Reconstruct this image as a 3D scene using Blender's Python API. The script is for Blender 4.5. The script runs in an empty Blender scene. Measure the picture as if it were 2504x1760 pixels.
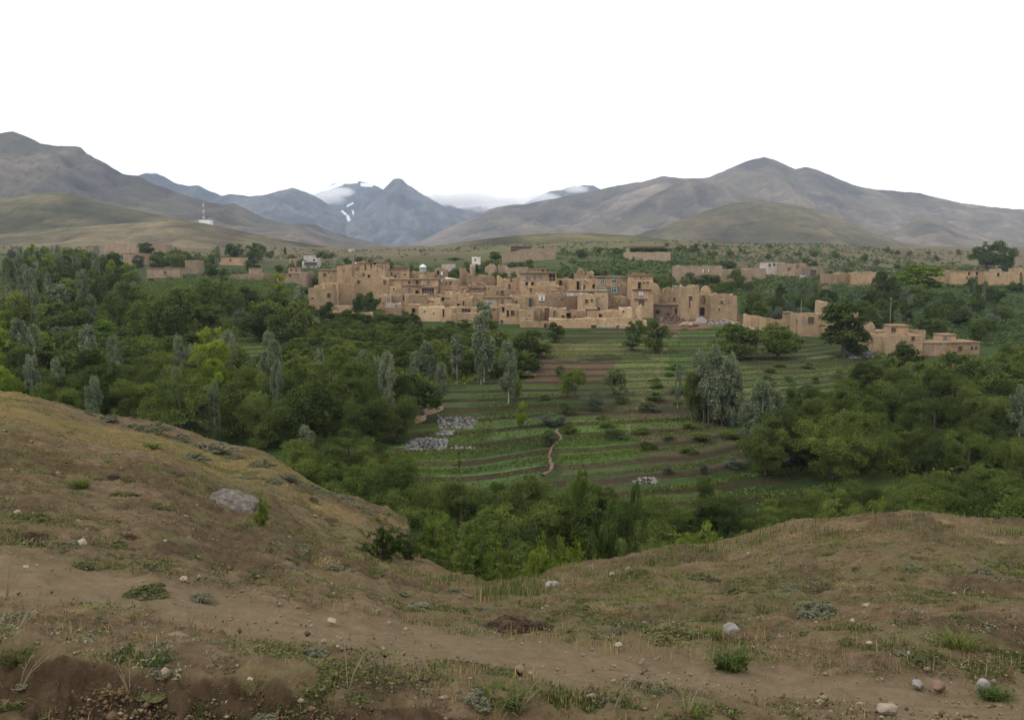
import bpy, math, random
import numpy as np
from mathutils import Vector, Matrix

# ------------------------------------------------------------------ camera, sky, sun, exposure
scene = bpy.context.scene
COL = scene.collection
PW, PH, F, HORIZON = 2504.0, 1760.0, 2168.0, 640.0
CX, CY = PW / 2, PH / 2
PITCH = math.atan((CY - HORIZON) / F)
cd = bpy.data.cameras.new('camera')
cam = bpy.data.objects.new('camera', cd)
COL.objects.link(cam)
cd.sensor_width = 36.0
cd.lens = 36.0 * F / PW
cd.clip_start, cd.clip_end = 0.1, 60000.0
cam.location = (0, 0, 0)
cam.rotation_euler = (math.radians(90) - PITCH, 0, 0)
scene.camera = cam

SUN_EL, SUN_AZ = math.radians(50), math.radians(238)      # azimuth clockwise from +Y (view direction): behind and to the left
world = bpy.data.worlds.new('World')
scene.world = world
world.use_nodes = True
wn = world.node_tree
wn.nodes.clear()
w_out = wn.nodes.new('ShaderNodeOutputWorld')
w_bg = wn.nodes.new('ShaderNodeBackground')
w_sky = wn.nodes.new('ShaderNodeTexSky')
w_sky.sky_type = 'NISHITA'
w_sky.sun_disc = False
w_sky.sun_elevation = SUN_EL
w_sky.sun_rotation = SUN_AZ
w_bg.inputs['Strength'].default_value = 0.1
w_mix = wn.nodes.new('ShaderNodeMix')
w_mix.data_type = 'RGBA'
w_mix.inputs[0].default_value = 0.93                         # cloud cover: an even white overcast over the blue
w_mix.inputs[7].default_value = (15.4, 15.2, 15.0, 1)
wn.links.new(w_sky.outputs[0], w_mix.inputs[6])
wn.links.new(w_mix.outputs[2], w_bg.inputs['Color'])
wn.links.new(w_bg.outputs[0], w_out.inputs['Surface'])

sd = bpy.data.lights.new('sun', 'SUN')
sd.energy, sd.angle, sd.color = 1.5, math.radians(14), (1.0, 0.96, 0.9)
sun = bpy.data.objects.new('sun', sd)
COL.objects.link(sun)
sdir = Vector((math.sin(SUN_AZ) * math.cos(SUN_EL), math.cos(SUN_AZ) * math.cos(SUN_EL), math.sin(SUN_EL)))
sun.rotation_euler = (-sdir).to_track_quat('-Z', 'Y').to_euler()
sun.location = (0, -20, 60)

scene.view_settings.view_transform = 'Standard'
scene.view_settings.look = 'None'
scene.view_settings.exposure = -0.08
scene.view_settings.gamma = 1.0
scene.view_settings.use_curve_mapping = False
scene.render.engine = 'CYCLES'
cy = scene.cycles
cy.max_bounces, cy.diffuse_bounces, cy.glossy_bounces = 7, 4, 1
cy.transmission_bounces, cy.transparent_max_bounces, cy.volume_bounces = 3, 4, 5
cy.use_adaptive_sampling = True
cy.adaptive_threshold = 0.006
cy.use_denoising = True
try:
    cy.denoiser = 'OPENIMAGEDENOISE'
    cy.denoising_prefilter = 'ACCURATE'
except Exception:
    pass
cy.caustics_reflective = cy.caustics_refractive = False

rng = np.random.default_rng(11)
random.seed(11)

# ------------------------------------------------------------------ photograph pixel <-> world
CP, SP = math.cos(PITCH), math.sin(PITCH)
def ray(px, py):
    """direction of a photograph pixel with Y component 1: (X, Z) per metre of depth"""
    px, py = np.asarray(px, float), np.asarray(py, float)
    dy = F * CP + (CY - py) * SP
    return (px - CX) / dy, (-F * SP + (CY - py) * CP) / dy
def proj(X, Y, Z):
    d = Y * CP - Z * SP
    return CX + F * X / d, CY - F * (Y * SP + Z * CP) / d
def at(px, py, Y):
    u, r = ray(px, py)
    return Vector((float(u) * Y, Y, float(r) * Y))
VS = PW / 2296.0                     # coordinates read off the 2296 px wide view

# ------------------------------------------------------------------ noise
def _hash(ix, iy, s):
    h = (ix.astype(np.int64) * 374761393 + iy.astype(np.int64) * 668265263 + s * 1442695041) & 0xffffffff
    h = ((h ^ (h >> 13)) * 1274126177) & 0xffffffff
    h = ((h ^ (h >> 16)) * 2246822519) & 0xffffffff
    return ((h ^ (h >> 15)) & 0xffffff) / float(0xffffff)
def vnoise(x, y, s=0):
    x, y = np.asarray(x, float), np.asarray(y, float)
    ix, iy = np.floor(x), np.floor(y)
    fx, fy = x - ix, y - iy
    fx = fx * fx * fx * (fx * (fx * 6 - 15) + 10)
    fy = fy * fy * fy * (fy * (fy * 6 - 15) + 10)
    a, b = _hash(ix, iy, s), _hash(ix + 1, iy, s)
    c, d = _hash(ix, iy + 1, s), _hash(ix + 1, iy + 1, s)
    return (a + (b - a) * fx) * (1 - fy) + (c + (d - c) * fx) * fy
def fbm(x, y, o=4, s=0, g=0.5):
    t, a, n, k = 0, 1.0, 0.0, 1.0
    for i in range(o):
        t = t + a * vnoise(np.asarray(x) * k + 17.3 * i, np.asarray(y) * k - 9.1 * i, s + i)
        n += a; a *= g; k *= 2.03
    return t / n
def ridged(x, y, o=4, s=0):
    t, a, n, k = 0, 1.0, 0.0, 1.0
    for i in range(o):
        t = t + a * (1 - np.abs(2 * vnoise(np.asarray(x) * k + 5.7 * i, np.asarray(y) * k + 3.3 * i, s + i) - 1))
        n += a; a *= 0.5; k *= 2.07
    return t / n
def sstep(a, b, x):
    t = np.clip((np.asarray(x, float) - a) / (b - a), 0, 1)
    return t * t * (3 - 2 * t)
def pchip(xk, yk, x):
    xk, yk = np.asarray(xk, float), np.asarray(yk, float)
    h = np.diff(xk); d = np.diff(yk) / h
    m = np.empty_like(yk)
    m[0], m[-1] = d[0], d[-1]
    for i in range(1, len(yk) - 1):
        m[i] = 0 if d[i - 1] * d[i] <= 0 else 2 * d[i - 1] * d[i] / (d[i - 1] + d[i])
    x = np.asarray(x, float)
    i = np.clip(np.searchsorted(xk, x) - 1, 0, len(h) - 1)
    t = (x - xk[i]) / h[i]
    t2, t3 = t * t, t * t * t
    y = (2 * t3 - 3 * t2 + 1) * yk[i] + (t3 - 2 * t2 + t) * h[i] * m[i] + (3 * t2 - 2 * t3) * yk[i + 1] + (t3 - t2) * h[i] * m[i + 1]
    y = np.where(x < xk[0], yk[0] + m[0] * (x - xk[0]), y)
    return np.where(x > xk[-1], yk[-1] + m[-1] * (x - xk[-1]), y)
def in_poly(x, y, poly):
    x, y = np.asarray(x, float), np.asarray(y, float)
    r = np.zeros(np.broadcast(x, y).shape, bool)
    n = len(poly)
    for i in range(n):
        x0, y0 = poly[i]; x1, y1 = poly[(i + 1) % n]
        if y0 == y1:
            continue
        c = ((y0 > y) != (y1 > y)) & (x < (x1 - x0) * (y - y0) / (y1 - y0) + x0)
        r ^= c
    return r
def soft_poly(x, y, poly, w):
    """mask of a plot with ragged edges"""
    jx = (fbm(np.asarray(x) / 37, np.asarray(y) / 19, 3, 91) - .5) * w * 4
    jy = (fbm(np.asarray(x) / 41, np.asarray(y) / 17, 3, 92) - .5) * w * 2
    return in_poly(np.asarray(x) + jx, np.asarray(y) + jy, poly).astype(float)

# ------------------------------------------------------------------ object helpers
def mesh_np(name, V, quads=None, tris=None, attrs=None, smooth=False):
    me = bpy.data.meshes.new(name)
    V = np.asarray(V, np.float32)
    q = np.zeros((0, 4), np.int32) if quads is None else np.asarray(quads, np.int32).reshape(-1, 4)
    t = np.zeros((0, 3), np.int32) if tris is None else np.asarray(tris, np.int32).reshape(-1, 3)
    me.vertices.add(len(V)); me.vertices.foreach_set('co', V.ravel())
    nl = q.size + t.size
    me.loops.add(nl)
    me.loops.foreach_set('vertex_index', np.concatenate([q.ravel(), t.ravel()]).astype(np.int32))
    me.polygons.add(len(q) + len(t))
    st = np.concatenate([np.arange(len(q)) * 4, q.size + np.arange(len(t)) * 3]).astype(np.int32)
    me.polygons.foreach_set('loop_start', st)
    if smooth:
        me.polygons.foreach_set('use_smooth', np.ones(len(q) + len(t), bool))
    me.update(calc_edges=True)
    for k, (dom, typ, val) in (attrs or {}).items():
        a = me.attributes.new(k, typ, dom)
        if typ == 'FLOAT':
            a.data.foreach_set('value', np.asarray(val, np.float32).ravel())
        else:
            a.data.foreach_set('color', np.asarray(val, np.float32).ravel())
    me.validate()
    return me
def obj(name, me, mat=None, parent=None, **props):
    o = bpy.data.objects.new(name, me)
    COL.objects.link(o)
    if me is not None and mat is not None:
        me.materials.clear(); me.materials.append(mat)
    if parent is not None:
        o.parent = parent
    for k, v in props.items():
        o[k] = v
    if 'category' in props and 'kind' not in props:
        o['kind'] = 'thing'
    return o
def empty(name, loc, rz=0.0, **props):
    o = obj(name, None, **props)
    o.empty_display_size = 0.3
    o.location = loc; o.rotation_euler = (0, 0, rz)
    return o
class MB:
    """collects boxes, tubes and free faces into one mesh"""
    def __init__(s): s.v, s.f = [], []
    def add(s, vs, fs):
        b = len(s.v); s.v += [tuple(p) for p in vs]; s.f += [tuple(i + b for i in f) for f in fs]
    def box(s, x0, y0, z0, x1, y1, z1):
        s.add([(x0,y0,z0),(x1,y0,z0),(x1,y1,z0),(x0,y1,z0),(x0,y0,z1),(x1,y0,z1),(x1,y1,z1),(x0,y1,z1)],
              [(3,2,1,0),(4,5,6,7),(0,1,5,4),(1,2,6,5),(2,3,7,6),(3,0,4,7)])
    def tube(s, pts, rad, n=6, cap=True):
        pts = [Vector(p) for p in pts]; rings = []
        for i, p in enumerate(pts):
            d = (pts[min(i + 1, len(pts) - 1)] - pts[max(i - 1, 0)])
            d = d.normalized() if d.length > 1e-9 else Vector((0, 0, 1))
            a = d.cross(Vector((0.31, 0.95, 0.05))).normalized(); b = d.cross(a)
            r = rad[i] if hasattr(rad, '__len__') else rad
            rings.append([p + (a * math.cos(2*math.pi*k/n) + b * math.sin(2*math.pi*k/n)) * r for k in range(n)])
        vs = [q for r in rings for q in r]; fs = []
        for i in range(len(rings) - 1):
            for k in range(n):
                fs.append((i*n+k, i*n+(k+1) % n, (i+1)*n+(k+1) % n, (i+1)*n+k))
        if cap:
            fs.append(tuple(reversed(range(n)))); fs.append(tuple((len(rings)-1)*n + k for k in range(n)))
        s.add(vs, fs)
    def mesh(s, name, smooth=False):
        me = bpy.data.meshes.new(name); me.from_pydata(s.v, [], s.f); me.update()
        if smooth:
            me.polygons.foreach_set('use_smooth', np.ones(len(me.polygons), bool))
        return me
    def build(s, name, mat, parent=None, smooth=False, **p):
        return obj(name, s.mesh(name, smooth), mat, parent, **p)

# ------------------------------------------------------------------ materials
def new_mat(name):
    m = bpy.data.materials.new(name); m.use_nodes = True
    nt = m.node_tree; nt.nodes.clear()
    out = nt.nodes.new('ShaderNodeOutputMaterial')
    return m, nt, out
class NT:
    """small node-building shorthand"""
    def __init__(s, nt): s.nt = nt
    def n(s, typ, **kw):
        x = s.nt.nodes.new(typ)
        for k, v in kw.items():
            setattr(x, k, v)
        return x
    def l(s, a, b): s.nt.links.new(a, b)
    def noise(s, vec, scale, detail=4, rough=0.55):
        x = s.n('ShaderNodeTexNoise'); x.inputs['Scale'].default_value = scale
        x.inputs['Detail'].default_value = detail; x.inputs['Roughness'].default_value = rough
        if vec is not None: s.l(vec, x.inputs['Vector'])
        return x.outputs['Fac']
    def ramp(s, fac, stops):
        x = s.n('ShaderNodeValToRGB'); cr = x.color_ramp
        while len(cr.elements) < len(stops): cr.elements.new(0.5)
        for e, (p, c) in zip(cr.elements, stops):
            e.position = p; e.color = (*c, 1) if len(c) == 3 else c
        s.l(fac, x.inputs[0]); return x.outputs[0]
    def mix(s, fac, a, b, mode='MIX'):
        x = s.n('ShaderNodeMix', data_type='RGBA', blend_type=mode)
        for i, v in ((0, fac), (6, a), (7, b)):
            if hasattr(v, 'is_linked') or hasattr(v, 'links'): s.l(v, x.inputs[i])
            elif i == 0: x.inputs[0].default_value = v
            else: x.inputs[i].default_value = (*v, 1)
        return x.outputs[2]
    def math(s, op, a, b=0.0, clamp=False):
        x = s.n('ShaderNodeMath', operation=op); x.use_clamp = clamp
        for i, v in ((0, a), (1, b)):
            if hasattr(v, 'links'): s.l(v, x.inputs[i])
            else: x.inputs[i].default_value = v
        return x.outputs[0]
    def attr(s, name):
        return s.n('ShaderNodeAttribute', attribute_name=name)
    def mapping(s, vec, scale=(1, 1, 1)):
        x = s.n('ShaderNodeMapping'); x.inputs['Scale'].default_value = scale
        s.l(vec, x.inputs['Vector']); return x.outputs[0]
    def bsdf(s, color, rough=0.95, normal=None, spec=0.15):
        b = s.n('ShaderNodeBsdfPrincipled'); b.inputs['Roughness'].default_value = rough
        b.inputs['Specular IOR Level'].default_value = spec
        if hasattr(color, 'links'): s.l(color, b.inputs['Base Color'])
        else: b.inputs['Base Color'].default_value = (*color, 1)
        if normal is not None: s.l(normal, b.inputs['Normal'])
        return b.outputs[0]
    def bump(s, h, strength=0.5, dist=0.1):
        x = s.n('ShaderNodeBump'); x.inputs['Strength'].default_value = strength; x.inputs['Distance'].default_value = dist
        s.l(h, x.inputs['Height']); return x.outputs[0]

def simple_mat(name, c, var=0.25, scale=3.0, rough=0.9, bump=0.0, spec=0.15):
    m, nt, out = new_mat(name); k = NT(nt)
    geo = k.n('ShaderNodeNewGeometry').outputs['Position']
    f = k.noise(geo, scale, 5)
    lo = tuple(x * (1 - var) for x in c); hi = tuple(min(x * (1 + var), 1) for x in c)
    col = k.ramp(f, [(0.3, lo), (0.7, hi)])
    nm = k.bump(k.noise(geo, scale * 4, 4), bump, 0.05) if bump else None
    k.l(k.bsdf(col, rough, nm, spec), out.inputs['Surface'])
    return m

# ------------------------------------------------------------------ terrain heights
# foreground hillside: for some bearings, where the slope crosses given sight lines and how far out it does
FG = {
 -1000: [(1760,3.0),(1590,3.3),(1450,4.5),(1300,6.0),(1080,9.0),(850,18)],
 -400: [(1760,3.0),(1590,3.3),(1450,4.5),(1300,6.0),(1110,9.0),(900,18)],
 0:    [(1760,3.0),(1590,3.3),(1450,4.5),(1300,6.2),(1150,9.0),(965,18)],
 300:  [(1760,3.0),(1620,3.3),(1500,4.4),(1350,6.0),(1200,9.0),(1032,18)],
 600:  [(1760,3.05),(1650,3.3),(1530,4.5),(1400,6.2),(1260,9.5),(1100,18)],
 850:  [(1760,3.1),(1675,3.35),(1560,4.5),(1440,6.4),(1350,9.0),(1222,16)],
 930:  [(1760,3.15),(1685,3.4),(1565,4.5),(1465,6.3),(1400,8.4),(1250,15.5)],
 985:  [(1760,3.2),(1690,3.4),(1570,4.6),(1490,6.2),(1425,8.3),(1285,14.5)],
 1035: [(1760,3.2),(1693,3.45),(1575,4.6),(1500,6.1),(1446,7.9),(1402,9.6)],
 1110: [(1760,3.25),(1697,3.45),(1583,4.6),(1515,6.0),(1465,7.6),(1432,8.9)],
 1200: [(1760,3.3),(1700,3.5),(1592,4.6),(1530,5.9),(1488,7.2),(1456,8.4)],
 1300: [(1760,3.35),(1710,3.5),(1600,4.6),(1528,6.0),(1478,7.5),(1440,8.9)],
 1400: [(1760,3.4),(1720,3.55),(1610,4.6),(1520,6.2),(1450,8.3),(1402,10)],
 1700: [(1760,3.4),(1730,3.55),(1640,4.6),(1540,6.0),(1440,8.3),(1350,11.5)],
 2000: [(1760,3.5),(1745,3.6),(1670,4.6),(1560,5.8),(1430,8.0),(1290,12.5)],
 2230: [(1760,3.5),(1750,3.6),(1690,4.6),(1560,5.6),(1410,8.0),(1265,13)],
 2504: [(1760,3.5),(1750,3.6),(1700,4.5),(1570,5.4),(1430,7.6),(1292,12.5)],
 3100: [(1760,3.5),(1750,3.6),(1700,4.5),(1570,5.4),(1430,7.5),(1330,12)],
 3600: [(1760,3.5),(1750,3.6),(1700,4.5),(1570,5.4),(1430,7.5),(1340,12)],
}
FG_U = np.array([(p - CX) / F for p in FG])
def _fg_col(kn, Y):
    ys = np.array([k[1] for k in kn]); zs = np.array([ray(0, k[0])[1] * k[1] for k in kn])
    xk = np.concatenate([[-20., 0., 1.6], ys]); zk = np.concatenate([[-1.62, -1.62, -1.6], zs])
    yc, zc = ys[-1], zs[-1]
    d = np.maximum(Y - yc, 0)
    return np.where(Y <= yc, pchip(xk, zk, np.minimum(Y, yc)), zc - 0.62 * d * d / (d + 2.2))
FG_W = None
def z_fore(X, Y):
    X, Y = np.asarray(X, float), np.asarray(Y, float)
    u = np.clip(X / np.maximum(Y, 2.0), FG_U[0], FG_U[-1])
    kns = list(FG.values())
    out = np.zeros(np.broadcast(X, Y).shape)
    i = np.clip(np.searchsorted(FG_U, u) - 1, 0, len(FG_U) - 2)
    t = (u - FG_U[i]) / (FG_U[i + 1] - FG_U[i]); t = t * t * (3 - 2 * t)
    for c, kn in enumerate(kns):
        w = np.where(i == c, 1 - t, 0) + np.where(i + 1 == c, t, 0)
        m = w > 0
        if m.any():
            o = np.zeros_like(out); Yb = np.broadcast_to(Y, out.shape)
            o[m] = _fg_col(kn, Yb[m]); out += w * o
    return out
def z_fore_d(X, Y):
    """with lumps"""
    z = z_fore(X, Y)
    z = z + (fbm(X / 2.4, Y / 2.4, 3, 5) - .5) * 0.22 * sstep(4, 9, Y)
    z = z + (fbm(X / .55, Y / .55, 4, 6) - .5) * 0.10
    return z

VY = np.array([8., 20, 40, 60, 85, 108, 130, 155, 195, 240, 290, 340, 400, 450, 600, 800, 1000, 1400, 2600, 6000])
VCOL = {   # photograph rows the valley floor crosses at those distances
 -900: [1500,1330,1400,1325,1163,1037,945,871,790,738,701,674,655,641,614,609,608,609,607,605],
 0:    [1500,1330,1400,1325,1163,1037,945,871,790,738,701,674,655,641,614,609,608,609,607,605],
 500:  [1700,1440,1520,1410,1165,1030,942,872,797,745,706,678,657,643,614,609,608,609,607,605],
 800:  [2000,1580,1620,1460,1170,1030,945,876,803,752,712,684,664,652,628,614,610,609,607,605],
 1100: [2000,1660,1670,1490,1172,1036,950,880,808,757,716,688,663,645,622,609,607,607,607,605],
 1400: [2000,1660,1670,1490,1180,1042,952,882,809,760,718,684,645,630,606,598,600,604,607,605],
 1650: [2000,1640,1650,1480,1185,1045,955,884,810,760,722,688,647,631,604,594,598,604,607,605],
 1900: [1900,1580,1600,1470,1190,1055,965,890,812,764,727,702,690,682,632,596,598,604,607,605],
 2250: [1800,1500,1540,1430,1200,1075,985,905,838,786,738,700,680,670,645,618,610,606,607,605],
 2504: [1800,1480,1520,1420,1205,1080,990,910,842,790,738,698,680,670,648,622,612,608,607,605],
 3400: [1800,1480,1450,1335,1205,1080,990,910,842,790,738,698,680,670,648,622,612,608,607,605],
}
V_U = np.array([(p - CX) / F for p in VCOL])
_VL = np.log(VY)
def z_base(X, Y):
    X, Y = np.asarray(X, float), np.asarray(Y, float)
    X, Y = np.broadcast_arrays(X, Y)
    u = np.clip(X / np.maximum(Y, 6.0), V_U[0], V_U[-1])
    i = np.clip(np.searchsorted(V_U, u) - 1, 0, len(V_U) - 2)
    t = (u - V_U[i]) / (V_U[i + 1] - V_U[i]); t = t * t * (3 - 2 * t)
    out = np.zeros(X.shape); ly = np.log(np.clip(Y, 6, 9000))
    for c, rows in enumerate(VCOL.values()):
        w = np.where(i == c, 1 - t, 0) + np.where(i + 1 == c, t, 0)
        m = w > 0
        if m.any():
            zk = ray(0, np.array(rows, float))[1] * VY
            o = np.zeros(X.shape); o[m] = pchip(_VL, zk, ly[m]); out += w * o
    return out
def terrace_mask(X, Y, px=None, py=None):
    if px is None:
        px, py = proj(X, Y, z_base(X, Y))
    m = in_poly(px, py, [(930,1040),(1090,960),(1280,880),(1290,815),(1560,800),(1790,790),(2130,870),(2120,985),(1850,1010),(1860,1120),(2230,1150),(2230,1270),(1500,1240),(1000,1170)])
    m2 = in_poly(px, py, [(560,830),(700,770),(770,780),(760,880),(520,890),(430,860)])
    return (m | m2).astype(float)
def z_valley(X, Y):
    z = z_base(X, Y)
    amp = 0.08 + 0.77 * sstep(150, 600, Y)
    z = z + (fbm(X / 23, Y / 23, 3, 21) - .5) * amp * 1.6
    z = z + (fbm(X / 120, Y / 120, 3, 22) - .5) * 7 * sstep(300, 700, Y) * (1 - .5 * sstep(1200, 2500, Y))
    m = terrace_mask(X, Y)
    st = 0.34
    q = z / st + (fbm(X / 34, Y / 34, 2, 23) - .5) * .5
    fl = np.floor(q); fr = q - fl
    zt = z + (fl + sstep(.60, .97, fr) - q) * st * 0.95
    return np.where(m > .5, zt, z)
def ground_z(X, Y):
    X, Y = np.asarray(X, float), np.asarray(Y, float)
    zv = z_valley(X, Y)
    near = np.asarray(Y) < 46
    if np.any(near):
        zf = z_fore_d(X, np.minimum(Y, 46))
        zv = np.where(near, np.maximum(zv, zf), zv)
    return zv
_ty = np.exp(np.linspace(math.log(18), math.log(1500), 2600))
def hit_valley(px, py):
    """where the sight line of a pixel meets the valley floor (first hit beyond the near slope)"""
    u, r = ray(px, py)
    z = z_valley(float(u) * _ty, _ty)
    below = (float(r) * _ty) <= z
    k = np.argmax(below) if below.any() else len(_ty) - 1
    return Vector((float(u) * _ty[k], _ty[k], float(z[k])))
_fy = np.linspace(2.6, 26, 2400)
def hit_fore(px, py):
    u, r = ray(px, py)
    z = z_fore_d(float(u) * _fy, _fy)
    below = (float(r) * _fy) <= z
    if not below.any():
        return None
    k = np.argmax(below)
    return Vector((float(u) * _fy[k], _fy[k], float(z[k])))
def grid_faces(nr, nc):
    i = np.arange(nr - 1)[:, None] * nc + np.arange(nc - 1)[None, :]
    return np.stack([i, i + 1, i + 1 + nc, i + nc], -1).reshape(-1, 4)

# ------------------------------------------------------------------ near slope
PATH_X = np.array([-1200, 0, 300, 600, 900, 1200, 1500, 1800, 2100, 2300, 3600]) * VS
PATH_Y = np.array([1230, 1285, 1330, 1385, 1432, 1468, 1500, 1530, 1568, 1592, 1700]) * VS
def path_mask(px, py):
    d = np.abs(py - np.interp(px, PATH_X, PATH_Y) + (fbm(px / 160, py / 60, 3, 41) - .5) * 60)
    return (1 - sstep(14, 85, d)) * (.62 + .5 * fbm(px / 90, py / 30, 3, 42))
def fore_masks(X, Y, Z):
    px, py = proj(X, Y, Z)
    path = path_mask(px, py)
    g = fbm(X / 1.9, Y / 1.9, 4, 31)
    crest = sstep(9, 15, Y)
    green = sstep(.44, .60, .5 * g + .5 * fbm(X / .45, Y / .45, 3, 34) + .05 * crest) * (1 - path)
    ochre = sstep(9.5, 14, Y) * sstep(.42, .62, fbm(X / 2.6, Y / 1.3, 3, 32)) * sstep(2.5, -1.5, X)
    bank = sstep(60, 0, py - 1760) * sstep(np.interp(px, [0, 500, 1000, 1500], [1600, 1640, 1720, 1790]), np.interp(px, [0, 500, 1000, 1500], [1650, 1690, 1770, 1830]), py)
    dark = sstep(.50, .68, fbm(X / 1.1 + 7, Y / 1.1, 4, 33)) * (1 - path)
    return path, green, ochre, bank, dark
us = np.concatenate([np.linspace(-1.15, -.62, 60, endpoint=False), np.linspace(-.62, .62, 620), np.linspace(.62, 1.15, 61)[1:]])
ys = np.concatenate([np.linspace(-8, 1.4, 12, endpoint=False), np.linspace(1.4, 2.6, 14, endpoint=False), np.exp(np.linspace(math.log(2.6), math.log(19), 330)), np.linspace(19, 46, 46)[1:]])
gx = us[None, :] * np.maximum(ys, 2.6)[:, None] * np.where(ys < 2.6, 1.0 + (2.6 - ys) * .5, 1.0)[:, None]
gy = np.broadcast_to(ys[:, None], gx.shape)
gz = z_fore_d(gx, gy)
pth, grn, och, bnk, drk = fore_masks(gx, np.maximum(gy, 2.6), gz)
rough = (fbm(gx / .11, gy / .11, 4, 51, .6) - .5) * 0.055 + (ridged(gx / .3, gy / .3, 4, 52) - .6) * 0.075
gz = gz + rough * (1 - .82 * pth) * (1 + 1.6 * bnk + .8 * drk) * np.where(gy > 20, .3, 1)
gz = gz - 0.03 * pth
def fore_mat():
    m, nt, out = new_mat('slope_soil'); k = NT(nt)
    P = k.n('ShaderNodeNewGeometry').outputs['Position']
    n1, n2, n3 = k.noise(P, 1.3, 6, .6), k.noise(P, 9, 6, .65), k.noise(P, 55, 4, .7)
    soil = k.ramp(n1, [(.25, (.074, .051, .029)), (.5, (.126, .090, .052)), (.78, (.185, .138, .083))])
    soil = k.mix(.55, soil, k.ramp(n2, [(.30, (.048, .032, .019)), (.5, (.120, .084, .048)), (.72, (.228, .170, .106))]))
    dark = k.ramp(n2, [(.3, (.052, .037, .021)), (.7, (.115, .082, .046))])
    soil = k.mix(k.attr('dark').outputs['Fac'], soil, dark)
    path = k.ramp(n2, [(.25, (.134, .098, .058)), (.75, (.196, .148, .092))])
    soil = k.mix(k.attr('path').outputs['Fac'], soil, path)
    och = k.ramp(n2, [(.3, (.16, .105, .035)), (.7, (.25, .185, .060))])
    soil = k.mix(k.math('MULTIPLY', k.attr('ochre').outputs['Fac'], .55), soil, och)
    grs = k.ramp(n3, [(.3, (.055, .062, .022)), (.75, (.150, .140, .060))])
    gf = k.math('MULTIPLY', k.attr('green').outputs['Fac'], k.ramp(n2, [(.42, (0, 0, 0)), (.62, (.85, .85, .85))]))
    soil = k.mix(gf, soil, grs)
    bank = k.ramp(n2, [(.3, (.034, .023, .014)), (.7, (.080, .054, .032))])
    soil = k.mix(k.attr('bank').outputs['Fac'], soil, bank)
    sp = k.ramp(n3, [(.62, (0, 0, 0)), (.70, (1, 1, 1))])
    soil = k.mix(k.math('MULTIPLY', sp, .35), soil, (.30, .235, .165))
    h = k.math('ADD', k.math('MULTIPLY', n2, .6), k.math('MULTIPLY', n3, .25))
    k.l(k.bsdf(soil, 1.0, k.bump(h, .9, .06), .05), out.inputs['Surface'])
    return m
at_ = lambda a: ('POINT', 'FLOAT', a)
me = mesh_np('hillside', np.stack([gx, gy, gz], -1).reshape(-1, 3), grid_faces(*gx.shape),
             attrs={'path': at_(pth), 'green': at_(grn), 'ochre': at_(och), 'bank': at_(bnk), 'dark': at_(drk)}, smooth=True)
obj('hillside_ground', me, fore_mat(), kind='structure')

# ------------------------------------------------------------------ valley floor, terraces, plain up to the mountains
vu = np.concatenate([np.linspace(-1.3, -.66, 50, endpoint=False), np.linspace(-.66, .66, 340), np.linspace(.66, 1.3, 51)[1:]])
vy = np.concatenate([np.exp(np.linspace(math.log(9), math.log(62), 60, endpoint=False)), np.linspace(62, 205, 640, endpoint=False),
                     np.exp(np.linspace(math.log(205), math.log(9000), 190))])
X = vu[None, :] * vy[:, None]; Y = np.broadcast_to(vy[:, None], X.shape)
Z = z_valley(X, Y)
px, py = proj(X, Y, Z)
def V(pts): return [(a * VS, b * VS) for a, b in pts]
PLOTS = [   # outline in the view, bare ground colour, grass cover 0..1, grass colour
 ('green',  V([(1210,765),(1385,765),(1395,800),(1200,805)]), (.15,.10,.06), .72, (.076,.105,.034)),
 ('tilled', V([(1185,808),(1388,806),(1380,850),(1175,856)]), (.098,.066,.043), .10, (.06,.09,.03)),
 ('beans',  V([(1090,872),(1262,868),(1255,960),(1238,1062),(1120,1075),(1000,1068),(1040,1000),(1075,945),(1070,900)]), (.070,.055,.034), .82, (.048,.072,.024)),
 ('meadow', V([(900,1000),(1080,930),(1080,980),(1010,1070),(900,1050)]), (.10,.08,.04), .88, (.058,.088,.024)),
 ('upper',  V([(1390,790),(1500,745),(1540,760),(1520,860),(1440,920),(1400,920),(1390,850)]), (.13,.10,.055), .78, (.072,.100,.034)),
 ('strips', V([(1275,940),(1420,920),(1420,1060),(1250,1060),(1260,970)]), (.100,.078,.046), .66, (.060,.105,.028)),
 ('brown',  V([(1420,925),(1560,935),(1650,990),(1660,1050),(1420,1060)]), (.085,.063,.040), .50, (.050,.085,.026)),
 ('lower',  V([(1440,1085),(1680,1040),(2040,1035),(2050,1090),(1700,1150),(1440,1130)]), (.075,.060,.032), .84, (.050,.074,.023)),
 ('east',   V([(1660,810),(1920,795),(1930,880),(1740,910),(1660,880)]), (.10,.08,.045), .82, (.064,.092,.032)),
 ('bank',   V([(1500,745),(1640,735),(1640,790),(1500,850)]), (.11,.085,.05), .9, (.062,.105,.030)),
 ('west',   V([(480,770),(640,705),(690,715),(600,790),(480,815)]), (.11,.085,.05), .9, (.065,.110,.028)),
 ('yard',   V([(1470,700),(1660,708),(1650,738),(1470,738)]), (.150,.100,.066), .05, (.08,.09,.04)),
]
bare = np.zeros(X.shape + (3,)); bare[:] = (.085, .068, .040)
cov = .72 + .25 * (fbm(X / 9, Y / 9, 3, 61) - .5); gcol = np.zeros_like(bare); gcol[:] = (.040, .062, .020)
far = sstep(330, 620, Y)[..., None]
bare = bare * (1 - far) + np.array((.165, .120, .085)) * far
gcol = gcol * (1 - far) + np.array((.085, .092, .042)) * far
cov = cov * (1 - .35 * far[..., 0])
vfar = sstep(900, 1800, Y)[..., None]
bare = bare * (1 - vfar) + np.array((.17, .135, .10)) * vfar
gcol = gcol * (1 - vfar) + np.array((.12, .11, .06)) * vfar
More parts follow.
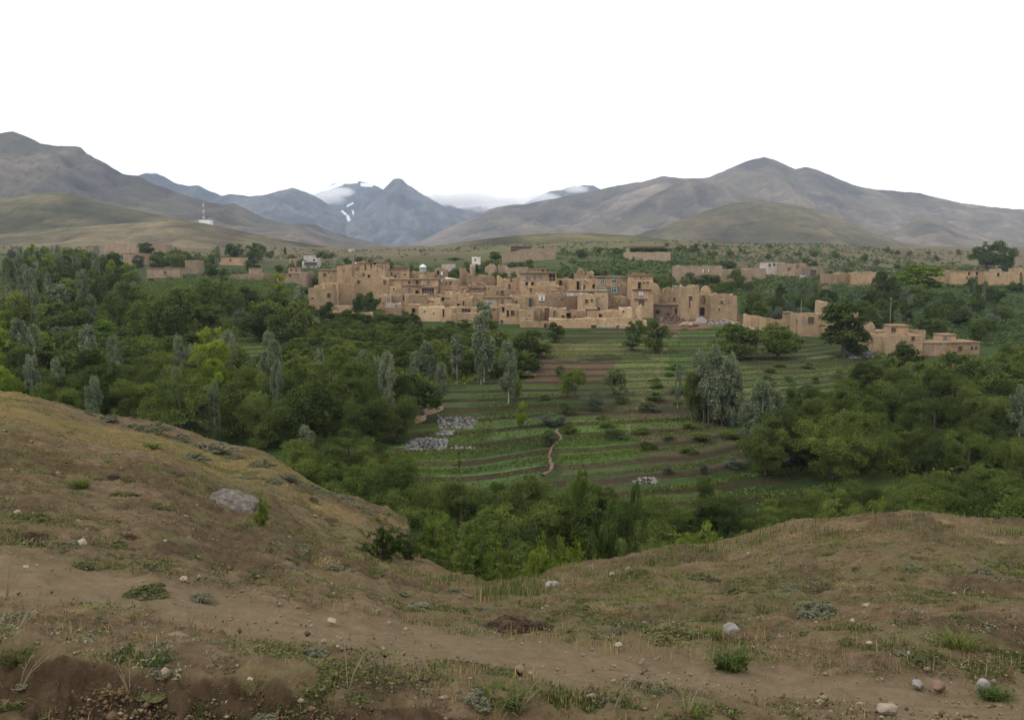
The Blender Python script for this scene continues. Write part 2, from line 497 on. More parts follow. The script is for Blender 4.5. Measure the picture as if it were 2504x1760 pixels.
redh = soft_poly(px, py, V([(1560,560),(1900,545),(2230,600),(2060,640),(1700,650),(1560,620)]), 16)[..., None]
bare = bare * (1 - redh) + np.array((.150, .098, .066)) * redh
cov = np.where(redh[..., 0] > .5, .52, cov)
olive = soft_poly(px, py, V([(950,590),(1150,540),(1450,520),(1500,560),(1300,600),(1100,610)]), 16)[..., None]
bare = bare * (1 - olive) + np.array((.150, .125, .070)) * olive
for nm, poly, bc, cv, gc in PLOTS:
    m = soft_poly(px, py, poly, 13)
    bare = bare * (1 - m[..., None]) + np.array(bc) * m[..., None]
    gcol = gcol * (1 - m[..., None]) + np.array(gc) * m[..., None]
    cov = cov * (1 - m) + cv * m
# foot track up through the fields
trk = np.array(V([(1405,1005),(1410,960),(1415,930),(1450,890),(1470,850),(1480,800),(1500,765),(1525,745)]))
dtr = np.full(X.shape, 1e9)
for a, b in zip(trk[:-1], trk[1:]):
    d = b - a; t = np.clip(((px - a[0]) * d[0] + (py - a[1]) * d[1]) / (d @ d), 0, 1)
    dtr = np.minimum(dtr, np.hypot(px - a[0] - t * d[0], (py - a[1] - t * d[1])))
tk = .7 - .7 * sstep(1.2, 3.4, dtr + (fbm(px / 12, py / 12, 2, 77) - .5) * 3)
bare = bare * (1 - tk[..., None]) + np.array((.20, .155, .095)) * tk[..., None]
cov = cov * (1 - tk)
# every terrace strip is sown or left on its own
tm = terrace_mask(X, Y)
qz = (z_base(X, Y) + (fbm(X / 23, Y / 23, 3, 21) - .5) * (0.08 + 0.77 * sstep(150, 600, Y)) * 1.6) / .34 + (fbm(X / 34, Y / 34, 2, 23) - .5) * .5
cell = np.floor(X / 13 + .35 * fbm(X / 9, Y / 9, 2, 25) + .3 * np.floor(qz / 3))
h1, h2 = _hash(np.floor(qz), cell, 61), _hash(np.floor(qz) + 7, cell, 62)
gcol = gcol * (1 + tm[..., None] * (1.0 * h1 - .5)[..., None]) * (1 + tm[..., None] * (h2 - .5)[..., None] * np.array((.35, .05, -.1)))
cov = cov + tm * (h2 - .55) * .42
# terrace risers: bare earth banks with long grass
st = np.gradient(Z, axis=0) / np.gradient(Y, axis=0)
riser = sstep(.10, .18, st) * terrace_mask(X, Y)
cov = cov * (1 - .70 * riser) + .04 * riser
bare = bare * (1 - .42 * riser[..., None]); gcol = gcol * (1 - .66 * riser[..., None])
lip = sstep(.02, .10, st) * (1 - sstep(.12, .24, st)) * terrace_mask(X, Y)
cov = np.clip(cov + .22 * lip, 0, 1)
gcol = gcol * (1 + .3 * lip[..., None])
one = np.ones(X.shape + (1,))
def valley_mat():
    m, nt, out = new_mat('valley_soil'); k = NT(nt)
    P = k.n('ShaderNodeNewGeometry').outputs['Position']
    b, g, c = k.attr('bare').outputs['Color'], k.attr('grass').outputs['Color'], k.attr('cover').outputs['Fac']
    n1, n2, n3 = k.noise(P, .35, 6, .65), k.noise(P, 2.2, 5, .65), k.noise(P, .02, 6, .6)
    f = k.math('SUBTRACT', k.math('ADD', c, .5), k.math('ADD', k.math('MULTIPLY', n1, .55), k.math('MULTIPLY', n2, .45)))
    f = k.ramp(f, [(.30, (0, 0, 0)), (.70, (1, 1, 1))])
    col = k.mix(f, b, g)
    v = k.ramp(n2, [(.25, (.62, .62, .62)), (.75, (1.30, 1.30, 1.30))])
    col = k.mix(1.0, col, v, 'MULTIPLY')
    v2 = k.ramp(n3, [(.3, (.8, .82, .8)), (.7, (1.18, 1.14, 1.1))])
    col = k.mix(1.0, col, v2, 'MULTIPLY')
    k.l(k.bsdf(col, 1.0, k.bump(k.math('ADD', n1, n2), .7, .35), .03), out.inputs['Surface'])
    return m
VALLEY_MAT = valley_mat()
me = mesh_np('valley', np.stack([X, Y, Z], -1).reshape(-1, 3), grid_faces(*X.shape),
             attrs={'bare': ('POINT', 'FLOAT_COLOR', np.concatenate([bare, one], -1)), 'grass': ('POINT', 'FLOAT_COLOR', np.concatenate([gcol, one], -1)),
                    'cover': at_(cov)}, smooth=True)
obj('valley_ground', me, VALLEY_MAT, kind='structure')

# ------------------------------------------------------------------ hills and mountains
def rock_mat(name, lo, mid, hi, veg=None, snow=False, sc=1.0):
    m, nt, out = new_mat(name); k = NT(nt)
    P = k.n('ShaderNodeNewGeometry').outputs['Position']
    n1, n2, n3 = k.noise(P, .0016 * sc, 7, .6), k.noise(P, .011 * sc, 7, .68), k.noise(P, .05 * sc, 4, .7)
    col = k.ramp(n1, [(.3, lo), (.5, mid), (.7, hi)])
    col = k.mix(1.0, col, k.ramp(n2, [(.32, (.50, .51, .54)), (.68, (1.42, 1.38, 1.32))]), 'MULTIPLY')
    col = k.mix(1.0, col, k.ramp(k.attr('rib').outputs['Fac'], [(.22, (.56, .57, .58)), (.5, (.98, .98, .98)), (.78, (1.32, 1.29, 1.24))]), 'MULTIPLY')  # relief shading painted into the rock colour: gullies darker, ridges lighter
    if veg:
        f = k.ramp(k.noise(P, .004 * sc, 6, .7), [(.46, (0, 0, 0)), (.62, (.8, .8, .8))])
        col = k.mix(f, col, veg)
    rough = .95
    if snow:
        s = k.attr('snow').outputs['Fac']
        f = k.ramp(k.math('ADD', s, k.math('MULTIPLY', k.math('SUBTRACT', n2, .5), 1.1)), [(.48, (0, 0, 0)), (.56, (1, 1, 1))])
        col = k.mix(f, col, (.82, .84, .88))
    k.l(k.bsdf(col, rough, k.bump(k.math('ADD', n2, k.math('MULTIPLY', n3, .4)), .8, 30 / sc), .02), out.inputs['Surface'])
    return m
def mountain(name, ridge, D, W, mat, base=612, rav=.12, lam=260., seed=0, jag=3.0, back=.5, snow=None, p=1.25, dx=3.5, rows=110):
    rx, ry = np.array([r[0] for r in ridge], float), np.array([r[1] for r in ridge], float)
    px = np.arange(rx[0], rx[-1] + .1, dx)
    ys = np.interp(px, rx, ry)
    ys = ys + (fbm(px / 55, px * 0 + seed, 4, seed) - .5) * jag * 2.4 + (fbm(px / 14, px * 0 + seed, 3, seed + 3) - .5) * jag
    u, r = ray(px, ys)
    zr = r * D; zb = ray(0, base)[1] * (D - W) - .012 * D
    t = np.concatenate([-np.linspace(1, 0, 14, endpoint=False) * back, np.linspace(0, 1, rows) ** 1.15])
    T = t[:, None]; Yg = D - W * T + 0 * u[None, :]
    Xg = u[None, :] * (D - 0.55 * W * np.maximum(T, 0))
    a = np.abs(T)
    spur = fbm(Xg / (lam * 3.1), Yg / (lam * 6), 3, seed + 40)
    prof = np.clip(1 - a, 0, 1) ** (p + .9 * (spur - .5))
    H = np.maximum(zr[None, :] - zb, 20)
    n = ridged(Xg / lam + .6 * fbm(Xg / lam, Yg / lam, 2, seed + 9), Yg / (lam * 2.6), 5, seed + 10)
    n2 = ridged(Xg / (lam * 2.8), Yg / (lam * 5), 3, seed + 20)
    env = np.sin(np.pi * np.clip(a, 0, 1) ** .75)
    n3 = ridged(Xg / (lam * .34), Yg / (lam * .9), 4, seed + 30)
    Zg = zb + H * prof + H * rav * (1.5 * (n - .62) + 1.5 * (n2 - .62) + .6 * (n3 - .62)) * env
    Zg = Zg - sstep(.93, 1, a) * 12
    at = {'rib': at_(np.clip(.5 + 1.1 * (n - .62) + .9 * (n2 - .62) + .5 * (n3 - .62), 0, 1))}  # ravine height, drives the shade painted on the slopes
    if snow is not None:
        spx, spy = proj(Xg, Yg, Zg)
        at['snow'] = at_(snow(spx, spy))
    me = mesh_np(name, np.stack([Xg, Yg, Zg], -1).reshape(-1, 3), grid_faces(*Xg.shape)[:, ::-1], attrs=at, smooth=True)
    return obj(name, me, mat, kind='structure')
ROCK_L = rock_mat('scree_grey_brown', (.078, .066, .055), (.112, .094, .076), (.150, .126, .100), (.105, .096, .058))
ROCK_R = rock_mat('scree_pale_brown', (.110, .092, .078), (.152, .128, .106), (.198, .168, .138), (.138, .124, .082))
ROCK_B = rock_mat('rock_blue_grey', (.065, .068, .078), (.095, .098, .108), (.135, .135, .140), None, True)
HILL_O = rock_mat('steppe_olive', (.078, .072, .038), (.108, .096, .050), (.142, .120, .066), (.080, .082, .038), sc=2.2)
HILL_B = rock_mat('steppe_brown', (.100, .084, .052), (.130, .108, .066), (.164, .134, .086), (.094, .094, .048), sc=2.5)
def snow_gully(px, py):
    f = np.zeros(px.shape)
    for (x0, y0, x1, y1, w) in [(850,530,856,545,4),(836,516,846,524,2.5),(862,515,864,526,2),(848,505,862,497,2.2),(796,464,836,449,5),(846,446,872,445,4),(885,452,908,453,4.5),(1040,486,1075,492,4),(1120,506,1150,503,4),(1180,506,1184,508,3)]:
        a = np.array((x0, y0)); d = np.array((x1 - x0, y1 - y0), float)
        t = np.clip(((px - x0) * d[0] + (py - y0) * d[1]) / (d @ d), 0, 1)
        f = np.maximum(f, 1 - sstep(w * .4, w * 1.6, np.hypot(px - x0 - t * d[0], py - y0 - t * d[1])))
    return f
def snow_top(px, py): return (1 - sstep(418, 436, py + .15 * np.abs(px - 372))) * sstep(300, 330, px)
def no_snow(px, py): return 0 * px
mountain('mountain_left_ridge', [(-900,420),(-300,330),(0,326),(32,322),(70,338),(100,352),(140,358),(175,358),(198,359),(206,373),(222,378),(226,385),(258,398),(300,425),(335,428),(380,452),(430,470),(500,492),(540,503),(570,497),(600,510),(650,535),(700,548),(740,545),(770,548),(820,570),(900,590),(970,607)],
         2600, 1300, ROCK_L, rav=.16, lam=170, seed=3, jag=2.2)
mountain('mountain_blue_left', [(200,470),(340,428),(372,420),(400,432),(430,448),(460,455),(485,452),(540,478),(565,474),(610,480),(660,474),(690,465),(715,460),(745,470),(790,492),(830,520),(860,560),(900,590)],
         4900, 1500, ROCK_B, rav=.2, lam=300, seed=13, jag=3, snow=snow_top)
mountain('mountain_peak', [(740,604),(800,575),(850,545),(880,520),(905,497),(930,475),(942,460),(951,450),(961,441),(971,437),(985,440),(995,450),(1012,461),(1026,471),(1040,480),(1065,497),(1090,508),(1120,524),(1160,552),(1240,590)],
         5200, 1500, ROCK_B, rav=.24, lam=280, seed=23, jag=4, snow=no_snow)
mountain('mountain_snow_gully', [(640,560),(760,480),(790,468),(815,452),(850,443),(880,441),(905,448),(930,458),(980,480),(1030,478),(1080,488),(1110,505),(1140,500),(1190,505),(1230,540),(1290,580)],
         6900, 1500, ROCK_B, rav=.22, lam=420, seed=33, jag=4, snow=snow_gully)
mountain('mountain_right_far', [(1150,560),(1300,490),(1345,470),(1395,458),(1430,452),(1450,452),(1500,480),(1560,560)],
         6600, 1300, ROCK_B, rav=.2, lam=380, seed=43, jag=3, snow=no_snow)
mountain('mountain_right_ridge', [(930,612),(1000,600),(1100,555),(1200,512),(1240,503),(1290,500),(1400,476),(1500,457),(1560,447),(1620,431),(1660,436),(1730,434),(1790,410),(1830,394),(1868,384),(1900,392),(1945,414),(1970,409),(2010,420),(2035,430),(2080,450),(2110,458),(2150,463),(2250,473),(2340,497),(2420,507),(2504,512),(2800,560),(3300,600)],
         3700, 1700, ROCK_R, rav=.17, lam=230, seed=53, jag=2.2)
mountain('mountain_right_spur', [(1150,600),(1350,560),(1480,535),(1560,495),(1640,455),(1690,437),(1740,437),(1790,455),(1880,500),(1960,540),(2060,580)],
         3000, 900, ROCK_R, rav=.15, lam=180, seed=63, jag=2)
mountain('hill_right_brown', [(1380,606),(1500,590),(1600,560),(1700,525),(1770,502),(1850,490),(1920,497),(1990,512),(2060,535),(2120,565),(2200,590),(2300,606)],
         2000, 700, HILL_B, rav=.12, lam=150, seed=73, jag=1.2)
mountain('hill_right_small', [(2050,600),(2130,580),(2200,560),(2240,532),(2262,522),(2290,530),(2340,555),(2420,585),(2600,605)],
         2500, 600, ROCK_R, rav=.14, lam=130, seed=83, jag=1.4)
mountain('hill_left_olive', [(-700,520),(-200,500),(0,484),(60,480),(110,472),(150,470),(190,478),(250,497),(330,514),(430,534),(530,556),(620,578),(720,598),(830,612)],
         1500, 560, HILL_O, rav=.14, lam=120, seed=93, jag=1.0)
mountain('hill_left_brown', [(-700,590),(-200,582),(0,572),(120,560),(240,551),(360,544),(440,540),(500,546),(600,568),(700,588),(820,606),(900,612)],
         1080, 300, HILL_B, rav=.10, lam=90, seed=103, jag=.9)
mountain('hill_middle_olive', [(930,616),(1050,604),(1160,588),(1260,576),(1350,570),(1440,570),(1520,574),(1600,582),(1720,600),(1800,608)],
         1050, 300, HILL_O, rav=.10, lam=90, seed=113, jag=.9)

# ------------------------------------------------------------------ mud houses
def mud_mat(name, lo, hi, stain=.5, course=True, sc=1.0):
    m, nt, out = new_mat(name); k = NT(nt)
    P = k.n('ShaderNodeNewGeometry').outputs['Position']
    oi = k.n('ShaderNodeObjectInfo').outputs['Random']
    n1, n2 = k.noise(P, .45 * sc, 6, .62), k.noise(P, 3.2 * sc, 6, .68)
    col = k.ramp(n1, [(.28, lo), (.72, hi)])
    col = k.mix(1.0, col, k.ramp(n2, [(.25, (.74, .72, .70)), (.75, (1.22, 1.20, 1.18))]), 'MULTIPLY')
    drip = k.noise(k.mapping(P, (.9, .9, .22)), 1.0, 5, .7)            # rain runnels down the plaster
    f = k.ramp(drip, [(.48, (0, 0, 0)), (.68, (stain, stain, stain))])
    col = k.mix(f, col, tuple(x * .52 for x in lo))
    pale = k.ramp(k.noise(P, .8, 4, .6), [(.60, (0, 0, 0)), (.72, (.45, .45, .45))])
    col = k.mix(pale, col, tuple(min(x * 1.28, .8) for x in hi))
    col = k.mix(1.0, col, k.ramp(oi, [(0, (.66, .66, .67)), (.5, (.92, .91, .90)), (1, (1.12, 1.10, 1.07))]), 'MULTIPLY')
    h = k.math('ADD', n2, k.math('MULTIPLY', n1, .5))
    if course:
        wv = k.n('ShaderNodeTexWave', wave_type='BANDS', bands_direction='Z')
        wv.inputs['Scale'].default_value = .52; wv.inputs['Distortion'].default_value = 2.2; wv.inputs['Detail'].default_value = 3
        wv.inputs['Detail Scale'].default_value = .6
        k.l(P, wv.inputs['Vector'])
        ln = k.ramp(wv.outputs['Fac'], [(.0, (.86, .85, .84)), (.05, (1, 1, 1))])
        col = k.mix(.5, col, k.mix(1.0, col, ln, 'MULTIPLY'))
        h = k.math('ADD', h, k.math('MULTIPLY', wv.outputs['Fac'], .12))
    k.l(k.bsdf(col, .97, k.bump(h, .8, .14), .05), out.inputs['Surface'])
    return m
MUD = mud_mat('mud_plaster', (.300, .214, .132), (.435, .322, .206))
MUD_P = mud_mat('mud_pinkish', (.300, .215, .148), (.425, .312, .220))
MUD_F = mud_mat('mud_far', (.255, .195, .138), (.350, .275, .200))
MUD_D = mud_mat('mud_dark', (.175, .115, .078), (.250, .165, .110))
MUD_S = mud_mat('mud_pale', (.400, .300, .195), (.520, .395, .265), .35)
STONEW = mud_mat('rubble_stone', (.130, .092, .078), (.215, .160, .130), .3, False, 2.2)
WHITEW = mud_mat('whitewash', (.520, .480, .430), (.700, .660, .610), .35, False)
GREYW = mud_mat('pale_grey_wash', (.360, .330, .300), (.470, .435, .400), .35, False)
ROOFM = mud_mat('mud_roof', (.200, .140, .092), (.290, .208, .138), .2, False)
WOOD = simple_mat('old_wood', (.115, .075, .050), .35, 4, .85, .3)
WOOD_P = simple_mat('bleached_wood', (.33, .28, .225), .25, 4, .85, .3)
PAINTW = simple_mat('white_paint', (.62, .62, .60), .12, 3, .6)
TEAL = simple_mat('teal_paint', (.30, .52, .46), .15, 3, .6)
DARKIN = simple_mat('dark_wood', (.030, .022, .017), .3, 5, .9)
CLOTHR = simple_mat('red_cloth', (.35, .06, .04), .2, 6)
METAL = simple_mat('galvanised_metal', (.48, .48, .48), .12, 5, .45, spec=.5)
GREEND = simple_mat('green_door_paint', (.10, .14, .10), .3, 4, .7)
def glass_mat():
    m, nt, out = new_mat('window_glass'); k = NT(nt)
    b = k.n('ShaderNodeBsdfPrincipled'); b.inputs['Base Color'].default_value = (.045, .06, .065, 1)
    b.inputs['Roughness'].default_value = .12; b.inputs['Specular IOR Level'].default_value = .5
    k.l(b.outputs[0], out.inputs['Surface']); return m
GLASS = glass_mat()

def zm(px0, py0, s):
    return lambda x, y: (px0 + x / s, py0 + y / s)
ZA, ZB, ZC, ZD = zm(720, 600, 2296 / 600), zm(1200, 600, 2296 / 640), zm(1740, 560, 2296 / 764), zm(0, 300, 2296 / 800)
ZQ, ZR, ZS, ZT = zm(740, 620, 7.653), zm(1000, 640, 7.653), zm(1280, 640, 7.653), zm(1560, 660, 7.653)

class Welder:
    def __init__(s): s.key, s.v, s.f = {}, [], []
    def vi(s, p):
        k = (round(p[0], 3), round(p[1], 3), round(p[2], 3))
        if k not in s.key:
            s.key[k] = len(s.v); s.v.append(k)
        return s.key[k]
    def quad(s, a, b, c, d):
        q = [s.vi(a), s.vi(b), s.vi(c), s.vi(d)]
        if len(set(q)) == 4: s.f.append(q)
    def rect(s, o, ax, az, W, H, step, holes=(), reveal=None, topf=None):
        """a wall sheet from corner o along ax (W) and az (H); holes in (a0, b0, a1, b1); reveal = inward vector"""
        A = {0.0, W}; B = {0.0, H}
        for (a0, b0, a1, b1) in holes: A |= {a0, a1}; B |= {b0, b1}
        def fill(S):
            S = sorted(S); r = [S[0]]
            for x in S[1:]:
                if x - r[-1] < 1e-4: continue
                n = max(1, math.ceil((x - r[-1]) / step)); a = r[-1]
                r += [a + (x - a) * (i + 1) / n for i in range(n)]
            return r
        A, B = fill(A), fill(B)
        P = lambda a, b: tuple(o[i] + ax[i] * a + az[i] * b for i in range(3))
        for a0, a1 in zip(A[:-1], A[1:]):
            for b0, b1 in zip(B[:-1], B[1:]):
                ca, cb = (a0 + a1) / 2, (b0 + b1) / 2
                if any(h[0] < ca < h[2] and h[1] < cb < h[3] for h in holes): continue
                s.quad(P(a0, b0), P(a1, b0), P(a1, b1), P(a0, b1))
        if reveal:
            I = lambda p: tuple(p[i] + reveal[i] for i in range(3))
            for (a0, b0, a1, b1) in holes:
                aa = [a for a in A if a0 - 1e-6 <= a <= a1 + 1e-6]; bb = [b for b in B if b0 - 1e-6 <= b <= b1 + 1e-6]
                for x0, x1 in zip(aa[:-1], aa[1:]):
                    s.quad(P(x0, b0), I(P(x0, b0)), I(P(x1, b0)), P(x1, b0)); s.quad(P(x1, b1), I(P(x1, b1)), I(P(x0, b1)), P(x0, b1))
                for y0, y1 in zip(bb[:-1], bb[1:]):
                    s.quad(P(a0, y1), I(P(a0, y1)), I(P(a0, y0)), P(a0, y0)); s.quad(P(a1, y0), I(P(a1, y0)), I(P(a1, y1)), P(a1, y1))

HOUSES = []
HN = [0]
def house(z, x0, yt, x1, yb, Y, label, cat='house', D=6.0, mat=None, ruin=False, top=None, wob=.26, eave=None, wins=(), yaw=0.0, name='mud_house',
          beams=None, roofless=False, group=None, base_drop=.6, thick=.5):
    """front face from zoomed pixels; top = [(fraction, extra height m)] outline; wins = (kind, x0, y0, x1, y1)"""
    HN[0] += 1; sd = HN[0]
    (pa, ya), (pb, yb_) = z(x0, yt), z(x1, yb)
    A, B = at(pa, ya, Y), at(pb, yb_, Y)
    W = B.x - A.x; ztop = A.z
    gx_ = np.array([A.x, (A.x + B.x) / 2, B.x, A.x, B.x]); gy_ = np.array([Y, Y, Y, Y + D, Y + D])
    zb = min(B.z, float(ground_z(gx_, gy_).min())) - base_drop
    H = ztop - zb
    yaw = yaw or ((sd * 0.618) % 1 - .5) * (15 if W < 14 else 5)
    root = empty(name, (A.x + W / 2, Y, zb), math.radians(yaw), label=label, category=cat, group=group or 'mud brick buildings of the village')
    w = Welder(); hw = W / 2; step = .55 if Y < 300 else 1.1
    if max(W, D, H) / step > 60: step = max(W, D, H) / 60
    holes = []
    for wn_ in wins:
        (ax_, ay), (bx_, by) = z(wn_[1], wn_[2]), z(wn_[3], wn_[4])
        p, q = at(ax_, ay, Y), at(bx_, by, Y)
        a0, a1 = p.x - A.x, q.x - A.x; b0, b1 = q.z - zb, p.z - zb
        a0, a1 = max(.08, a0), min(W - .08, a1); b0, b1 = max(.05, b0), min(H - .06, b1)
        if a1 - a0 > .1 and b1 - b0 > .1: holes.append((wn_[0], a0, b0, a1, b1))
    if 190 < Y < 275 and cat in ('house', 'ruin') and W > 2.5 and H > 2:      # small vents and shuttered openings high in the wall
        rr = random.Random(sd * 13)
        for _ in range(rr.choice((1, 2, 2, 3, 4)) + (1 if W > 7 else 0)):
            big = rr.random() < .30
            ww_, hh_ = (rr.uniform(.55, .9), rr.uniform(.8, 1.3)) if big else (rr.uniform(.18, .34), rr.uniform(.2, .4))
            a0 = rr.uniform(.3, max(.31, W - ww_ - .3)); zc_ = H - rr.uniform(.7, 2.3)
            c = (a0, zc_ - hh_ / 2, a0 + ww_, zc_ + hh_ / 2)
            if c[1] < .3 or c[3] > H - .35 or c[2] > W - .2: continue
            if any(c[0] < q_[3] + .15 and c[2] > q_[1] - .15 and c[1] < q_[4] + .15 and c[3] > q_[2] - .15 for q_ in holes): continue
            holes.append((rr.choice(('recess', 'dark', 'wood')) if big else 'hole', *c))
    hs = [h[1:] for h in holes]
    w.rect((-hw, 0, 0), (1, 0, 0), (0, 0, 1), W, H, step, hs, (0, .32, 0))
    w.rect((hw, 0, 0), (0, 1, 0), (0, 0, 1), D, H, step)
    w.rect((hw, D, 0), (-1, 0, 0), (0, 0, 1), W, H, step * 2 if not top else step)
    w.rect((-hw, D, 0), (0, -1, 0), (0, 0, 1), D, H, step)
    th = min(thick, W * .3, D * .3)
    par = .28 if not (ruin or roofless) else min(2.6, H * .6)
    # wall crown and inner faces
    n = max(2, int(W / step)); m = max(2, int(D / step))
    def ring(ix, iy): return (-hw + ix * W, iy * D)
    def xy_in(x, y): return (max(-hw + th, min(hw - th, x)), max(th, min(D - th, y)))
    per = [(-hw + W * i / n, 0) for i in range(n)] + [(hw, D * j / m) for j in range(m)] + [(hw - W * i / n, D) for i in range(n)] + [(-hw, D - D * j / m) for j in range(m)]
    for (p, q) in zip(per, per[1:] + per[:1]):
        pi, qi = xy_in(*p), xy_in(*q)
        w.quad((p[0], p[1], H), (q[0], q[1], H), (qi[0], qi[1], H), (pi[0], pi[1], H))
        w.quad((pi[0], pi[1], H), (qi[0], qi[1], H), (qi[0], qi[1], H - par), (pi[0], pi[1], H - par))
    Vv = np.array(w.v, float)
    gxw, gyw = Vv[:, 0] + A.x + hw, Vv[:, 1] + Y
    # outline of the wall head
    fr = np.clip((Vv[:, 0] + hw) / W, 0, 1)
    ex = np.interp(fr, [t[0] for t in top], [t[1] for t in top]) if top else 0 * fr
    if ruin:
        ex = ex + (fbm(gxw / 1.3 + sd, gyw / 1.3, 3, 200 + sd) - .5) * 1.1 - .1 + (vnoise(gxw / .5, gyw / .5, sd) - .5) * .25
    else:
        ex = ex + (fbm(gxw / 2.2 + sd, gyw / 2.2, 2, 200 + sd) - .5) * wob * 2
    band = max(.5, min(2.2, H * .4)) if (ruin or top) else .6
    hmax = max([h[3] for h in hs], default=0)
    band = min(band, max(.25, H - hmax - .05))
    ex = ex + (vnoise(gxw / .42, gyw / .42, sd + 7) - .5) * (.16 if Y < 300 else .1)
    Vv[:, 2] += ex * sstep(H - band - .01, H, Vv[:, 2])
    # hand-built unevenness: bulges, a slight batter
    am = .05 if not ruin else .11
    q1 = fbm(gxw / 1.7 + Vv[:, 2] / 2.3, Vv[:, 2] / 1.5 + gyw / 1.9, 3, 300 + sd) - .5
    nx = np.sign(Vv[:, 0]) * (np.abs(np.abs(Vv[:, 0]) - hw) < .01); ny = (Vv[:, 1] > D - .01).astype(float) - (Vv[:, 1] < .01)
    bat = .05 * (H - Vv[:, 2]) / 3
    Vv[:, 0] += nx * (q1 * am * 2 + bat); Vv[:, 1] += ny * (q1 * am * 2 + bat)
    me = mesh_np('wall', Vv, w.f, smooth=False)
    obj('wall', me, mat or MUD, root)
    zr = H - par
    if not ruin and not roofless:
        b = MB()
        if eave:
            b.box(-hw - eave, -eave, H - .02, hw + eave, D + eave * .3, H + .17)
            nb = max(2, int(W / .75))
            mesh_r = b.mesh('roof')
            # soften the slab edge
            rv = np.empty(len(mesh_r.vertices) * 3); mesh_r.vertices.foreach_get('co', rv)
            ro = obj('roof', mesh_r, ROOFM, root)
            if W > 1.5:
                bb = MB(); bb.box(-.06, -eave - .12, H - .16, .06, .3, H - .03)
                bme = bb.mesh('beam_end'); bme.materials.append(WOOD)
                for i in range(nb if Y < 290 else 0):
                    bo = obj('beam_end', bme, None, ro); bo.location.x = -hw + W * (i + .5) / nb
        else:
            b.box(-hw + th - .02, th - .02, zr - .15, hw - th + .02, D - th + .02, zr)
            b.build('roof', ROOFM, root)
    elif H > 1.2:
        b = MB(); b.box(-hw + th - .02, th - .02, max(.05, zr - .4), hw - th + .02, D - th + .02, zr + .05)
        b.build('rubble_floor', MUD_D, root)
    for bz in (beams or ()):                                           # rows of beam ends across the front
        (ax_, ay), (bx_, by) = z(bz[0], bz[1]), z(bz[2], bz[1])
        p, q = at(ax_, ay, Y), at(bx_, by, Y)
        b = MB(); nb = max(3, int((q.x - p.x) / .42))
        b.box(p.x - A.x - hw - .1, -.5, p.z - zb + .05, q.x - A.x - hw + .1, .02, p.z - zb + .2)
        ev = b.build('eave', WOOD, root)
        b = MB(); b.box(-.07, -.42, p.z - zb - .09, .07, .1, p.z - zb + .05); bme = b.mesh('beam_end'); bme.materials.append(WOOD)
        for i in range(nb):
            bo = obj('beam_end', bme, None, ev); bo.location.x = p.x - A.x - hw + (q.x - p.x) * (i + .5) / nb
    for (kind, a0, b0, a1, b1) in holes:
        x0_, x1_, z0_, z1_ = a0 - hw, a1 - hw, b0, b1
        ww, hh = x1_ - x0_, z1_ - z0_
        if kind == 'hole': continue
        if kind in ('white', 'teal', 'wood', 'lattice', 'shutter'):
            fm = {'white': PAINTW, 'teal': TEAL, 'wood': WOOD, 'lattice': WOOD_P, 'shutter': PAINTW}[kind]
            fr_ = max(.07, min(.13, ww * .11)); b = MB(); y0, y1 = .04, .16
            b.box(x0_, y0, z0_, x0_ + fr_, y1, z1_); b.box(x1_ - fr_, y0, z0_, x1_, y1, z1_)
            b.box(x0_ + fr_, y0, z0_, x1_ - fr_, y1, z0_ + fr_); b.box(x0_ + fr_, y0, z1_ - fr_, x1_ - fr_, y1, z1_)
            nv = 2 if kind in ('lattice', 'white') and ww > .8 else 1
            if ww > .55:
                for i in range(1, nv + 1):
                    xx = x0_ + ww * i / (nv + 1); b.box(xx - fr_ * .35, y0 + .01, z0_ + fr_, xx + fr_ * .35, y1 - .01, z1_ - fr_)
            if hh > .8 or kind == 'lattice':
                zz = z0_ + hh * (.66 if kind != 'lattice' else .5); b.box(x0_ + fr_, y0 + .015, zz - fr_ * .35, x1_ - fr_, y1 - .015, zz + fr_ * .35)
            wo = b.build('window', fm, root)
            g = MB(); g.box(x0_ + fr_ * .5, .12, z0_ + fr_ * .5, x1_ - fr_ * .5, .135, z1_ - fr_ * .5)
            g.build('pane', GLASS, wo)
            if kind == 'shutter':
                for xx in (x0_ + fr_, x1_ - fr_ - ww * .3):
                    g = MB(); g.box(xx, -.02, z0_ + fr_, xx + ww * .3, .05, z1_ - fr_); g.build('shutter', PAINTW, wo)
        elif kind in ('door', 'greendoor', 'dark'):
            b = MB()
            npl = max(2, int(ww / .22))
            for i in range(npl):
                xa = x0_ + ww * i / npl; b.box(xa + .008, .22 + .012 * (i % 2), z0_, xa + ww / npl - .008, .27, z1_)
            b.build('door', {'door': WOOD, 'greendoor': GREEND, 'dark': DARKIN}[kind], root)
            b = MB(); b.box(x0_ - .12, -.05, z1_ - .02, x1_ + .12, .2, z1_ + .12); b.build('lintel', WOOD, root)
        elif kind == 'recess':
            b = MB(); b.box(x0_ - .02, .28, z0_ - .02, x1_ + .02, .34, z1_ + .02); b.build('blocked_opening', MUD_D, root)
        elif kind == 'cloth':
            b = MB(); b.box(x0_ + ww * .2, .02, z0_ + hh * .1, x1_ - ww * .15, .05, z1_ - hh * .05); b.build('curtain', PAINTW, root)
        elif kind == 'posts':
            npst = max(2, int(ww / .6))
            for i in range(npst + 1):
                xx = x0_ + ww * i / npst
                b = MB(); b.box(xx - .05, .02, z0_, xx + .05, .13, z1_); b.build('post', WOOD_P, root)
            b = MB(); b.box(x0_, .0, z0_ + hh * .28, x1_, .05, z0_ + hh * .34); b.build('rail', WOOD_P, root)
    HOUSES.append((root, A, B, zb, H, D))
    return root, dict(A=A, W=W, H=H, zb=zb, Y=Y, hw=hw)
h = house
